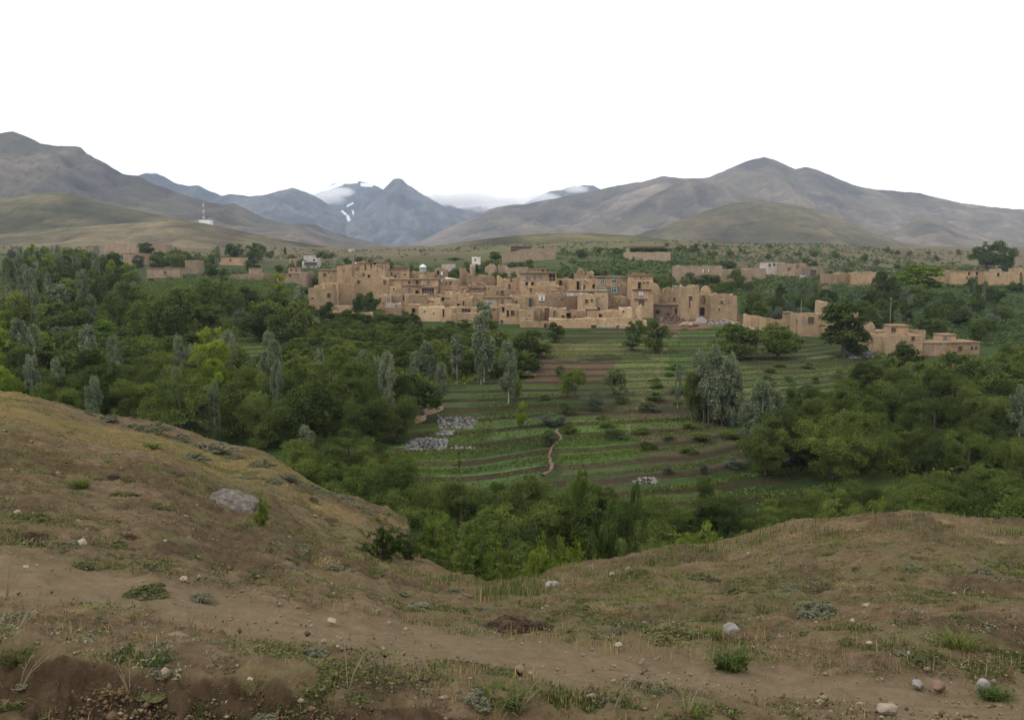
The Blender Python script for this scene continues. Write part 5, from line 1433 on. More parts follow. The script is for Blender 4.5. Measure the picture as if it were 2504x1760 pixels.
zc.append(zone([(1960,840),(2296,800),(2296,1120),(2110,1110),(1900,1050),(1830,1000),(1680,1000),(1760,935),(1900,915)], 80, {'dark': .48, 'green': .40, 'tall': .12}, (4.5, 8), 1.0, .56, lab('in the dark wood below the flat roofed house'), lambda kd: 'eastern wood', (88, 175), 6))
zc.append(zone([(1660,650),(1760,640),(2296,630),(2296,800),(2210,790),(1990,735),(1850,690),(1760,700),(1670,690)], 85, {'green': .36, 'dark': .34, 'silver': .14, 'poplar': .10, 'tall': .06}, (3.5, 6.5), 1.0, .6, lab('among the eastern farms'), lambda kd: 'trees of the eastern farms', (195, 420), 7))
zc.append(zone([(620,600),(760,590),(900,590),(1100,590),(1290,600),(1480,620),(1700,620),(1660,660),(1500,640),(1320,640),(1240,640),(1000,615),(850,600),(700,640)], 70, {'green': .5, 'dark': .3, 'silver': .2}, (3.2, 5.5), 1.1, .6, lab('on the slope behind the village roofs'), lambda kd: 'trees behind the village', (285, 430), 8))
zc.append(zone([(480,560),(700,570),(1000,575),(1300,560),(1500,545),(1700,550),(2230,560),(2296,610),(2000,640),(1500,600),(900,600),(620,600)], 80, {'dark': .45, 'green': .3, 'bush': .25}, (3.2, 6), 1.2, .9, lab('on the far scrub slope'), lambda kd: 'trees of the far slope', (430, 850), 9))
zc.append(zone([(1180,850),(1420,860),(1500,780),(1640,800),(1900,800),(1900,900),(1650,1000),(1650,1060),(1280,1060),(1250,930)], 46, {'bush': .5, 'gbush': .5}, (1.6, 3.6), .7, 1.3, lab('scattered over the terraces'), lambda kd: 'shrubs scattered over the terraces', (95, 190), 10))
zc.append(zone([(860,1060),(940,1085),(1250,1085),(1260,1110),(880,1120)], 14, {'gbush': .8, 'bush': .2}, (3.2, 5), .8, .5, lab('at the lower rim of the terraces'), lambda kd: 'shrubs at the terrace rim', (70, 105), 12))
print('zones', zc, len(TREES))

# --- scrub too thick to count: hill orchard rows, hedge banks, undergrowth of the woods
def scrub(name, test, n, size, Yr, xr, hgt, mat, seed, label=None, clump=7, spread=.8):
    r = np.random.default_rng(seed)
    M = n * 6
    Yc = np.exp(r.uniform(math.log(Yr[0]), math.log(Yr[1]), M)); Xc = r.uniform((xr[0] * VS - CX) / F, (xr[1] * VS - CX) / F, M) * Yc
    Zc = ground_z(Xc, Yc); cpx, cpy = proj(Xc, Yc, Zc)
    ok = test(cpx, cpy, Xc, Yc)
    for (hr, A_, B_, zb_, H_, D_) in HOUSES:
        ok &= ~((A_.x - .4 < Xc) & (Xc < B_.x + .4) & (A_.y - .8 < Yc) & (Yc < A_.y + D_ + .4))
    idx = np.nonzero(ok)[0][:n]
    C = np.stack([Xc[idx], Yc[idx], Zc[idx]], 1); s = (hgt * r.uniform(.5, 1.25, len(idx)))
    K = clump
    C = np.repeat(C, K, 0); ss = np.repeat(s, K)[:, None]
    d = unit(r.normal(size=(len(C), 3))); d[:, 2] = np.abs(d[:, 2])
    P = C + d * ss * np.array((spread, spread, .95)) * r.uniform(.5, 1, (len(C), 1))
    N = unit(d + .6 * r.normal(size=d.shape) + np.array((0, 0, .4)))
    Vv = leaf_quads(P, N, size, r)
    tone = np.clip(np.repeat(r.uniform(.1, .7, len(idx)), K) + r.uniform(-.1, .35, len(C)), 0, 1)
    me = mesh_np(name, Vv, np.arange(len(Vv)).reshape(-1, 4), attrs={'tone': ('FACE', 'FLOAT', tone)})
    return obj(name, me, mat, kind='stuff', **({'label': label} if label else {}))
P_HILL = V([(1500,560),(1700,545),(1900,545),(2230,600),(2090,640),(1700,650),(1500,640),(1300,610),(1250,560)])
scrub('hill_undergrowth', lambda x, y, X_, Y_: in_poly(x, y, P_HILL) & (fbm(X_ / 14, Y_ / 30, 3, 71) > .47), 2600, .9, (330, 860), (1150, 2300), 1.7, LEAF_B, 20, clump=9)
scrub('plain_undergrowth', lambda x, y, X_, Y_: (fbm(X_ / 30, Y_ / 60, 3, 72) > .54), 2200, .9, (330, 820), (-100, 2400), 1.6, LEAF_B, 21, clump=8)
P_W = V([(0,600),(650,620),(700,720),(560,745),(480,790),(500,830),(420,860),(480,985),(0,900)])
scrub('wood_undergrowth', lambda x, y, X_, Y_: in_poly(x, y, P_W), 7000, .34, (110, 330), (-40, 720), 1.9, LEAF_G, 22, clump=11)
P_O = V([(620,850),(690,740),(850,725),(1120,750),(1190,830),(1000,870),(990,900),(830,960),(700,985),(480,985),(560,860)])
scrub('orchard_undergrowth', lambda x, y, X_, Y_: in_poly(x, y, P_O), 3600, .28, (100, 215), (480, 1230), 1.1, LEAF_G, 23, clump=10)
P_E = V([(1960,830),(2400,790),(2400,1150),(2230,1130),(1880,1020),(1660,1010),(1720,930),(1930,900)])
scrub('eastern_undergrowth', lambda x, y, X_, Y_: in_poly(x, y, P_E), 5600, .26, (85, 190), (1650, 2400), 1.6, LEAF_G, 24, clump=11)
P_F = V([(1660,640),(2400,620),(2400,800),(2200,795),(1960,745),(1830,705),(1660,705)])
scrub('farm_undergrowth', lambda x, y, X_, Y_: in_poly(x, y, P_F) & (fbm(X_ / 9, Y_ / 9, 3, 73) > .42), 4200, .42, (190, 430), (1640, 2400), 1.3, LEAF_B, 25, clump=9)
P_G = V([(560,980),(720,960),(900,1040),(1250,1085),(1450,1130),(1600,1165),(1900,1130),(2400,1060),(2400,1500),(1400,1500),(900,1500),(600,1100)])
scrub('gully_undergrowth', lambda x, y, X_, Y_: in_poly(x, y, P_G), 5200, .16, (24, 92), (500, 2400), 1.3, LEAF_G, 26, clump=12)
P_B = V([(620,610),(900,600),(1250,605),(1500,625),(1660,640),(1660,700),(1500,700),(1480,640),(1250,640),(1000,620),(700,640)])
scrub('bank_undergrowth', lambda x, y, X_, Y_: in_poly(x, y, P_B) & (fbm(X_ / 8, Y_ / 14, 3, 74) > .40), 3000, .42, (262, 440), (600, 1680), 1.2, LEAF_B, 27, clump=9)

# --- crops and grass on the terraces
def field_grass(name, polys, n, hgt, wid, mat, seed, Yr=(80, 205), rows=None, tone0=.5):
    r = np.random.default_rng(seed); M = n * 5
    Yc = np.exp(r.uniform(math.log(Yr[0]), math.log(Yr[1]), M)); Xc = r.uniform(-.4, .5, M) * Yc
    Zc = z_valley(Xc, Yc); x, y = proj(Xc, Yc, Zc)
    ok = np.zeros(M, bool)
    for pl in polys: ok |= soft_poly(x, y, pl, 7) > .5
    qf = (z_base(Xc, Yc) + (fbm(Xc / 23, Yc / 23, 3, 21) - .5) * (0.08 + 0.77 * sstep(150, 600, Yc)) * 1.6) / .40 + (fbm(Xc / 34, Yc / 34, 2, 23) - .5)
    fr = qf - np.floor(qf); ok &= ((fr > .40) & (fr < .66)) | (r.uniform(size=M) < .25 * (_hash(np.floor(qf), np.floor(Xc / 13), 61) > .5))
    i = np.nonzero(ok)[0][:n]
    P = np.stack([Xc[i], Yc[i], Zc[i]], 1); m = len(P)
    a = r.uniform(0, math.pi, m); s = hgt * r.uniform(.5, 1.3, m); w = wid * r.uniform(.6, 1.3, m)
    dx, dy = np.cos(a) * w / 2, np.sin(a) * w / 2
    lean = r.normal(size=(m, 2)) * s[:, None] * .8
    v0 = P + np.stack([-dx, -dy, 0 * dx - .03], 1); v1 = P + np.stack([dx, dy, 0 * dx - .03], 1)
    tp = np.stack([lean[:, 0], lean[:, 1], s], 1)
    v2 = P + tp + np.stack([dx, dy, 0 * dx], 1) * .55; v3 = P + tp - np.stack([dx, dy, 0 * dx], 1) * .55
    Vv = np.stack([v0, v1, v2, v3], 1).reshape(-1, 3)
    me = mesh_np(name, Vv, np.arange(4 * m).reshape(-1, 4), attrs={'tone': ('FACE', 'FLOAT', np.clip(tone0 + r.normal(size=m) * .2, 0, 1))})
    return obj(name, me, mat, kind='stuff')
PD = {p[0]: p[1] for p in PLOTS}
CROP_B = leaf_mat('crop_bean', (.064, .094, .030), (.070, .100, .033), (.078, .108, .036))
CROP_G = leaf_mat('crop_grass', (.080, .112, .032), (.088, .120, .035), (.098, .130, .040))
field_grass('bean_crop_grass', [PD['beans']], 22000, .20, .17, CROP_B, 61, tone0=.62)
field_grass('meadow_grass', [PD['meadow'], PD['lower'], PD['green'], PD['upper']], 42000, .15, .17, CROP_G, 62, tone0=.62)
field_grass('terrace_grass', [PD['strips'], PD['brown'], PD['east'], PD['bank'], PD['west']], 42000, .15, .17, CROP_G, 63, tone0=.58)

# ------------------------------------------------------------------ near slope: shrubs, tufts, stones
def near_shrub_mesh(seed, stems=16, n=9000, leaf=.036, wide=.42, tone0=.45):
    r = np.random.default_rng(seed); b = MB(); P, D = [], []
    for i in range(stems):
        a = r.uniform(0, 2 * math.pi); q = r.uniform(.15, 1) * wide; hgt = r.uniform(.62, 1.0) * (1 - .35 * (q / wide) ** 2)
        p0 = np.array((math.cos(a) * .04, math.sin(a) * .04, -.06)); p1 = np.array((math.cos(a) * q * .45, math.sin(a) * q * .45, hgt * .5)); p2 = np.array((math.cos(a) * q, math.sin(a) * q, hgt))
        b.tube([p0, p1, p2], [.012, .008, .003], 5)
        for j in range(7):
            t = r.uniform(.25, .98); c = p0 * (1 - t) ** 2 + 2 * t * (1 - t) * p1 + t * t * p2
            dd = unit(np.array((math.cos(a) * .5, math.sin(a) * .5, .55)) + r.normal(size=3) * .55); L_ = r.uniform(.10, .22)
            b.tube([c, c + dd * L_], [.004, .0015], 3, False)
            m = n // (stems * 7); s = r.uniform(.1, 1.05, m)[:, None]
            P.append(c + dd * L_ * s + r.normal(size=(m, 3)) * .016); D.append(unit(dd + r.normal(size=(m, 3)) * .65 + np.array((0, 0, .25))))
    P, D = np.concatenate(P), np.concatenate(D); m = len(P)
    sd_ = unit(np.cross(D, r.normal(size=(m, 3)))); s = (leaf * r.uniform(.6, 1.3, m))[:, None]
    a0, a1 = P, P + D * s; md = P + D * s * .45
    Vv = np.stack([a0, md + sd_ * s * .17, a1, md - sd_ * s * .17], 1).reshape(-1, 3)
    hgt01 = np.clip(P[:, 2], 0, 1)
    tip = np.concatenate([np.full(n // (stems * 7), q_) for q_ in r.uniform(-.3, .3, stems * 7)])
    tone = np.clip(tone0 + tip + .3 * r.uniform(-.5, .5, m), 0, 1)
    return mesh_np('foliage', Vv, np.arange(4 * m).reshape(-1, 4), attrs={'tone': ('FACE', 'FLOAT', tone)}), b.mesh('stems')
NEAR = [near_shrub_mesh(700 + i) for i in range(5)]
LEAF_N = leaf_mat('leaf_near_shrub', (.105, .155, .038), (.120, .172, .042), (.140, .195, .048), .40)
LEAF_N2 = leaf_mat('leaf_near_dark', (.048, .082, .024), (.056, .092, .027), (.066, .104, .030), .32)
LEAF_N3 = leaf_mat('leaf_near_bright', (.135, .190, .036), (.150, .205, .040), (.165, .220, .044), .42)
def near_shrub(x, top, base, w, Y, leaf, label, i):
    q = at(x * VS, base * VS, Y); g = float(ground_z(q.x, Y)); t = at(x * VS, top * VS, Y)
    o = empty('leafy_shrub', (q.x, Y, g - .03), i * 1.7, label=label, category='shrub', group='leafy shrubs at the head of the gully')
    hgt = t.z - g; wd = w * VS / F * Y
    o.scale = (wd / .8, wd / .8, hgt)
    f, s = NEAR[i % 5]
    obj('foliage', with_mat(f, leaf), None, o); obj('stems', with_mat(s, BARK), None, o)
for i, a in enumerate([
 (858,1158,1240,104,9.9,LEAF_N2,'dark leafy shrub at the end of the grassy crest'),
 (915,1180,1250,80,10.6,LEAF_N2,'smaller dark shrub leaning on the crest shrub'),
 (985,1150,1290,150,13.0,LEAF_N,'big open shrub with bare forked stems at the head of gully'),
 (1040,1150,1300,120,13.8,LEAF_N,'taller half of the open forked shrub'),
 (1010,1215,1300,120,12.2,LEAF_N,'low front part of the open forked shrub'),
 (1130,1195,1310,130,14.0,LEAF_N,'upright bush with light shoot tips beside the forked shrub'),
 (1105,1245,1315,90,12.4,LEAF_N,'little bush right above the saddle of path'.replace(' right','')),
 (1205,1232,1310,110,13.4,LEAF_N3,'fresh bright bush with pale tips over the saddle'),
 (1265,1180,1310,150,17.5,LEAF_N3,'bright airy acacia like shrub in the gully mouth'),
 (1350,1112,1290,130,24.0,LEAF_N2,'dark tall leafy bush behind the bright airy one'),
 (1420,1150,1290,100,25.0,LEAF_N2,'deep green bush at gully side'),
 (1600,1168,1260,180,17.0,LEAF_N3,'broad yellow green bush behind eastern grassy edge'),
 (1540,1205,1270,110,15.5,LEAF_N,'grass green bush beside the broad yellow green one'),
 (1690,1180,1250,110,18.0,LEAF_N,'round green bush hidden by eastern grassy edge'),
 (1470,1205,1280,90,15.0,LEAF_N,'little green bush above eastern grassy edge'),
 (585,1098,1152,42,9.0,LEAF_N3,'small bright green bush against the layered boulder'),
 (1960,1120,1190,120,22.0,LEAF_N3,'bright shrub peeping over the eastern hump'),
 (2050,1135,1200,110,21.0,LEAF_N,'green shrub behind the top of eastern hump'),
 (2190,1100,1180,120,26.0,LEAF_N2,'dark shrub behind the eastern hump')]):
    near_shrub(*a, i)

GRASS_D = leaf_mat('grass_straw', (.235, .185, .098), (.265, .205, .110), (.300, .230, .125), .25)
GRASS_G = leaf_mat('grass_green', (.072, .100, .032), (.090, .118, .040), (.115, .135, .048), .3)
GRASS_Y = leaf_mat('grass_yellow_green', (.130, .150, .045), (.150, .165, .050), (.170, .180, .058), .3)
SAGE = leaf_mat('sage_leaf', (.150, .152, .100), (.168, .168, .112), (.188, .186, .126), .2)
HERB = leaf_mat('herb_leaf', (.115, .122, .056), (.130, .136, .062), (.150, .150, .072), .3)
DRYB = leaf_mat('dry_bush', (.070, .048, .036), (.085, .058, .045), (.105, .074, .055), .1)
STALK = simple_mat('dry_stalk', (.22, .18, .115), .25, 8)
def blades(P, hgt, wid, r, lean=.45, tone=None):
    """bent grass blades: two quads to a point"""
    m = len(P); a = r.uniform(0, 2 * math.pi, m)
    d = np.stack([np.cos(a), np.sin(a), 0 * a], 1); sd_ = np.stack([-np.sin(a), np.cos(a), 0 * a], 1)
    h_ = (hgt * r.uniform(.45, 1.25, m))[:, None]; w = (wid * r.uniform(.7, 1.3, m))[:, None]; ln = (lean * r.uniform(.1, 1.2, m))[:, None]
    P = P - np.array((0, 0, .012))
    md = P + np.array((0, 0, 1)) * h_ * .6 + d * h_ * ln * .35; tp = P + np.array((0, 0, 1)) * h_ * (1 - .25 * ln) + d * h_ * ln
    Vv = np.stack([P - sd_ * w / 2, P + sd_ * w / 2, md + sd_ * w * .4, md - sd_ * w * .4, tp], 1).reshape(-1, 3)
    b = np.arange(m) * 5
    q = np.stack([b, b + 1, b + 2, b + 3], 1); t = np.stack([b + 3, b + 2, b + 4], 1)
    tn = np.clip(.5 + r.normal(size=m) * .22, 0, 1) if tone is None else tone
    return Vv, q, t, np.concatenate([tn, tn])
def grass_stuff(name, n, test, hgt, wid, mat, seed, Yr=(2.7, 20), dens=1.1):
    r = np.random.default_rng(seed); M = n * 5
    # spread evenly over the ground, more blades where the eye is close
    Yc = Yr[0] + (Yr[1] - Yr[0]) * r.uniform(size=M) ** (1.9 * dens); Xc = r.uniform(-.68, .68, M) * (Yc + .6)
    Zc = z_fore_d(Xc, Yc); px_, py_ = proj(Xc, Yc, Zc)
    ms = fore_masks(Xc, Yc, Zc)
    i = np.nonzero(test(Xc, Yc, px_, py_, ms, r) & (px_ > -250) & (px_ < 2750) & (py_ < 1850))[0][:n]
    P = np.stack([Xc[i], Yc[i], Zc[i]], 1)
    Vv, q, t, tn = blades(P, hgt, wid, r)
    sc = np.repeat(np.clip(P[:, 1] / 6, .75, 2.2), 5)                       # coarser species up-slope
    me = mesh_np(name, Vv, q, t, {'tone': ('FACE', 'FLOAT', tn)})
    return obj(name, me, mat, kind='stuff')
crest_y = lambda X_, Y_: np.interp(np.clip(X_ / Y_, FG_U[0], FG_U[-1]), FG_U, [k[-1][1] for k in FG.values()])
grass_stuff('dry_grass', 14000, lambda X_, Y_, x, y, m, r: (r.uniform(size=len(X_)) < (.06 + .9 * sstep(.50, .64, fbm(X_ / .9, Y_ / .9, 4, 81))) * np.clip(1 - 1.5 * m[0], .03, 1) * (1 - .85 * m[3])), .055, .0032, GRASS_D, 81)
grass_stuff('short_green_grass', 110000, lambda X_, Y_, x, y, m, r: (r.uniform(size=len(X_)) < (.05 + m[1] * sstep(.42, .56, fbm(X_ / .5, Y_ / .5, 3, 82))) * np.clip(1 - 1.6 * m[0], .01, 1) * (1 - .7 * m[3])), .026, .0060, GRASS_G, 82)
grass_stuff('yellow_green_grass', 20000, lambda X_, Y_, x, y, m, r: (r.uniform(size=len(X_)) < sstep(.52, .66, fbm(X_ / 1.6 + 3, Y_ / 1.6, 3, 83)) * (1 - m[0]) * sstep(6.5, 8.5, Y_)), .050, .008, GRASS_Y, 83, (6, 19), .6)
grass_stuff('crest_grass', 7500, lambda X_, Y_, x, y, m, r: (np.abs(Y_ - crest_y(X_, Y_) + .2) < .75) & (X_ > -.9) & (fbm(X_ / .7, Y_ / .7, 3, 84) >.51), .14, .008, GRASS_G, 84, (7, 15), .6)
grass_stuff('crest_straw_grass', 1600, lambda X_, Y_, x, y, m, r: (np.abs(Y_ - crest_y(X_, Y_) + .4) < .9) & (X_ > -1.5), .15, .006, GRASS_D, 85, (7, 18), .6)
grass_stuff('verge_straw_grass', 3200, lambda X_, Y_, x, y, m, r: in_poly(x, y, V([(1350,1440),(1500,1400),(1900,1430),(2296,1480),(2296,1520),(1900,1500),(1500,1480),(1150,1440),(1100,1400)])), .10, .0030, GRASS_D, 86, (4, 8))

def tuft_mesh(kind, seed):
    r = np.random.default_rng(seed)
    if kind in ('tuft', 'straw'):
        m = 260; a = r.uniform(0, 2 * math.pi, m); q = .34 * r.uniform(size=m) ** .6
        P = np.stack([np.cos(a) * q, np.sin(a) * q, 0 * q], 1)
        Vv, qd, t, tn = blades(P, .95, .030 if kind == 'tuft' else .018, r, .75)
        return mesh_np('blades', Vv, qd, t, {'tone': ('FACE', 'FLOAT', tn)})
    m = {'herb': 3200, 'sage': 3000, 'dry': 1800}[kind]
    a = r.uniform(0, 2 * math.pi, m); q = .5 * r.uniform(size=m) ** .62
    q = q * (.55 + .9 * vnoise(a * 1.1 + seed, a * 0, seed))
    lump_ = .15 + 1.3 * fbm(np.cos(a) * q * 7 + seed, np.sin(a) * q * 7, 2, seed) ** 1.5
    z = r.uniform(.05, 1, m) ** .6 * (1 - np.clip(q / .6, 0, 1) ** 2 * .8) * lump_
    P = np.stack([np.cos(a) * q, np.sin(a) * q, z], 1)
    N = unit(np.stack([np.cos(a) * .6, np.sin(a) * .6, 0 * a + .7], 1) + .6 * r.normal(size=(m, 3)))
    Vv = leaf_quads(P, N, {'herb': .042, 'sage': .040, 'dry': .028}[kind], r, 2.3 if kind != 'dry' else 5)
    return mesh_np('leaves', Vv, np.arange(4 * m).reshape(-1, 4), attrs={'tone': ('FACE', 'FLOAT', np.clip(.25 + .5 * P[:, 2] / max(P[:, 2].max(), .1) * 0 + r.uniform(0, .5, m), 0, 1))})
TUFT = {k_: [tuft_mesh(k_, 800 + 10 * j + i) for i in range(3)] for j, k_ in enumerate(('tuft', 'straw', 'herb', 'sage', 'dry'))}
TMAT = {'tuft': GRASS_G, 'straw': GRASS_D, 'herb': HERB, 'sage': SAGE, 'dry': DRYB, 'ytuft': GRASS_Y}
TNAME = {'tuft': 'grass_tuft', 'straw': 'straw_tuft', 'herb': 'low_herb', 'sage': 'sage_bush', 'dry': 'dry_bush', 'ytuft': 'grass_tuft'}
def tuft(kind, x, base, w, hgt, label, group, seed):
    p = hit_fore(x * VS, base * VS)
    if p is None: return
    s = VS / F * p.y; r = random.Random(seed)
    me = with_mat(TUFT['tuft' if kind == 'ytuft' else kind][r.randrange(3)], TMAT[kind])
    o = obj(TNAME[kind], me, None, label=label, category={'tuft': 'grass tuft', 'ytuft': 'grass tuft', 'straw': 'grass tuft', 'herb': 'herb', 'sage': 'sage', 'dry': 'dry bush'}[kind], group=group)
    o.location = (p.x, p.y, p.z - .015); o.scale = (w * s, w * s * .8, hgt * s * (.6 if kind in ('tuft', 'ytuft', 'straw') else .62)); o.rotation_euler = (0, 0, r.uniform(0, 6.28))
G1 = 'plants picked out on the near slope'
for i, a in enumerate([
 ('herb',75,1168,88,34,'dark green mat of herbs beside a white stone'),('ytuft',178,1092,62,42,'yellow green flowering tuft high on the western slope'),
 ('herb',330,1325,100,36,'spreading herb patch just above the trail'),('sage',450,1338,70,18,'flat silver rosette beside trail'),('herb',185,1268,56,28,'broad leaved weed at the upper trail edge'),
 ('tuft',307,1424,42,26,'bright green grass tuft on the lower trail edge'),('tuft',362,1480,88,42,'large green grass tuft over the dark cut bank'),('tuft',208,1424,44,22,'small green tuft among reddish herbs'),
 ('dry',1155,1408,150,46,'wide dark purplish dry bush under the saddle'),('herb',1215,1405,50,34,'green end of the purplish dry bush'),
 ('herb',1500,1436,170,54,'long dark green cushion on trail side'),('sage',1383,1420,46,48,'upright grey green herb by the long cushion'),('ytuft',1600,1425,60,44,'yellowish leafy tuft beside grey dome rock'),
 ('tuft',1640,1490,118,64,'big blue green grass clump under the grey dome rock'),('sage',1832,1378,130,52,'broad sage patch in the middle of eastern hump'),('ytuft',2150,1460,100,84,'tall yellow green clump on the eastern slope'),
 ('herb',2090,1482,110,50,'dark low clump beside tall yellow green one'),('sage',1770,1330,74,26,'low sage cushion near the eastern edge'),('herb',1905,1445,70,42,'leafy herb patch under cream stones'),
 ('sage',2200,1290,70,46,'pale cluster of sage high on the eastern hump'),('sage',2240,1310,50,30,'small sage at the rim of eastern hump'),('herb',2170,1395,90,34,'dark creeping herb on eastern slope'),
 ('sage',340,966,96,34,'long silver sage bush on the western crest'),('sage',470,1010,120,38,'silver sage bush over ochre soil on western crest'),('sage',240,940,70,22,'small silver sage at the top of the crest'),
 ('sage',585,1046,70,28,'sage bush midway down the crest'),('sage',640,1072,64,28,'round sage bush lower down the crest'),('sage',700,1100,80,28,'sage bush near the crest foot'),('sage',760,1120,80,24,'last sage bush at the crest foot'),
 ('sage',610,1085,50,30,'sage tucked under the crest line'),('sage',190,926,60,16,'sage sprig on highest stretch of crest'),('sage',290,958,60,20,'sage between the two upper crest bushes'),('sage',400,985,80,26,'sage cushion west of the ochre soil'),('sage',520,1028,60,24,'sage cushion east of ochre soil'),('sage',660,1082,50,18,'sage sprig above the crest foot'),('sage',730,1112,60,20,'sage sprig beside the straw broom'),('sage',430,1030,90,26,'second row sage under the ochre crest'),('sage',545,1075,60,24,'pale sage on ochre slope'),('sage',790,1138,60,18,'sage at the dip before dark leafy shrub'),('sage',820,1150,50,16,'low sage just west of dark leafy shrub'),('ytuft',330,1000,80,16,'olive patch below silver sage'),('herb',270,1115,80,30,'dull herb patch with dead stems'),
 ('herb',640,1260,60,26,'herb clump beside reddish soil'),('sage',1480,1545,60,30,'grey weed beyond lower trail verge'),('tuft',1130,1570,150,60,'tangled green clump on lower bank'),('sage',1050,1570,110,55,'grey green weed heap on the lower bank'),
 ('herb',720,1520,70,36,'small grey green clump over the cut bank'),('sage',700,1470,100,40,'sprawling pale weed on the lower trail side'),('tuft',30,1490,100,90,'ragged grass clump at the western corner'),('tuft',20,1600,70,60,'fresh weed at the bottom corner of bank'),
 ('ytuft',1560,1600,60,40,'single upright weed at the bottom edge'),('dry',250,1075,60,26,'dark dead patch by yellow flowering tuft'),('herb',1430,1290,90,22,'low herb mat at the saddle edge'),('herb',1570,1300,90,30,'herb mat under the eastern grassy edge'),
 ('herb',1660,1335,110,26,'wide herb mat on upper eastern hump'),('tuft',2230,1560,90,40,'grass clump behind the pointed grey stone'),
 ]):
    tuft(*a, G1, 900 + i)
def fore_herbs(name, n, test, size, hgt, mat, seed, K=24):
    r = np.random.default_rng(seed); M = n * 8
    Yc = 2.7 + 16 * r.uniform(size=M) ** 1.5; Xc = r.uniform(-.68, .68, M) * (Yc + .5); Zc = z_fore_d(Xc, Yc)
    ms = fore_masks(Xc, Yc, Zc); x, y = proj(Xc, Yc, Zc)
    i = np.nonzero(test(Xc, Yc, ms, r) & (Yc < crest_y(Xc, Yc) + .3) & (x > -200) & (x < 2700))[0][:n]
    sp = (.05 * r.uniform(.4, 1.5, len(i)))[:, None]
    C = np.repeat(np.stack([Xc[i], Yc[i], Zc[i]], 1), K, 0); sp = np.repeat(sp, K, 0)
    P = C + r.normal(size=C.shape) * sp * np.array((1, 1, 0)) ; P[:, 2] = z_fore_d(P[:, 0], P[:, 1]) + hgt * r.uniform(0, 1, len(P))
    N = unit(np.array((0, 0, .9)) + .7 * r.normal(size=P.shape))
    tone = np.clip(np.repeat(r.uniform(.2, .7, len(i)), K) + r.uniform(-.2, .3, len(P)), 0, 1)
    obj(name, mesh_np(name, leaf_quads(P, N, size, r, 2.2), np.arange(4 * len(P)).reshape(-1, 4), attrs={'tone': ('FACE', 'FLOAT', tone)}), mat, kind='stuff')
fore_herbs('herb_undergrowth', 3000, lambda X_, Y_, m, r: r.uniform(size=len(X_)) < (.04 + sstep(.48, .60, fbm(X_ / .8, Y_ / .8, 4, 86))) * np.clip(1 - 1.6 * m[0], .01, 1) * (1 - .8 * m[3]), .009, .016, HERB, 86)
fore_herbs('sage_undergrowth', 1000, lambda X_, Y_, m, r: r.uniform(size=len(X_)) < (.02 + sstep(.52, .63, fbm(X_ / 1.1 + 4, Y_ / 1.1, 4, 87))) * np.clip(1 - 1.6 * m[0], .01, 1) * (1 - .8 * m[3]), .009, .02, SAGE, 87)
fore_herbs('dead_leaf_litter', 2200, lambda X_, Y_, m, r: r.uniform(size=len(X_)) < (.06 + sstep(.50, .63, fbm(X_ / .7 + 9, Y_ / .7, 4, 88))) * np.clip(1 - 1.8 * m[0], 0, 1), .007, .010, DRYB, 88)
# --- dry stalks
def stalk(x, base, hgt, lean, label, seed, n=4):
    p = hit_fore(x * VS, base * VS)
    if p is None: return
    r = random.Random(seed); s = VS / F * p.y; L_ = hgt * s
    o = empty('dry_stalk_plant', (p.x, p.y, p.z - .02), 0, label=label, category='dry plant', group='dry stalks on the near slope')
    for i in range(n):
        a = r.uniform(-.5, .5) + lean; b_ = r.uniform(-.4, .4); q = L_ * r.uniform(.6, 1.05)
        t1 = Vector((a * q * .4, b_ * q * .3, q * .55)); t2 = Vector((a * q * .9, b_ * q * .6, q * .95))
        b = MB(); b.tube([(0, 0, 0), t1, t2], [.0020, .0016, .0008], 4)
        for j in range(3):
            e = t1.lerp(t2, r.uniform(0, .8)); b.tube([e, e + Vector((r.uniform(-.3, .3), r.uniform(-.2, .2), r.uniform(.1, .4))) * q * .4], [.0010, .0005], 3)
        b.build('stem', STALK, o)
for i, a in enumerate([(14,1330,150,.5,'pale bent stalks at the western edge of trail'),(30,1420,130,.9,'long dry branches crossing the western bank'),(40,1545,120,.6,'dead forked branch hanging over the cut bank'),
    (425,1405,150,.35,'thin dry fan of stems beside the trail'),(590,1500,110,-.2,'straight dry stems on the lower bank'),(780,1545,150,.35,'tall pale branching stalk on lower trail side'),
    (745,1140,70,.3,'straw coloured broom on western crest foot'),(1160,1600,110,.3,'dry stems above tangled green clump'),(1370,1600,110,.2,'short dry stalks at bottom edge'),(540,1440,90,.8,'leaning dry stem near cut bank'),
    (1540,1600,140,.1,'upright thin weeds at the bottom'),(290,1550,90,-.1,'single bleached root on the cut bank')]):
    stalk(*a, 400 + i)

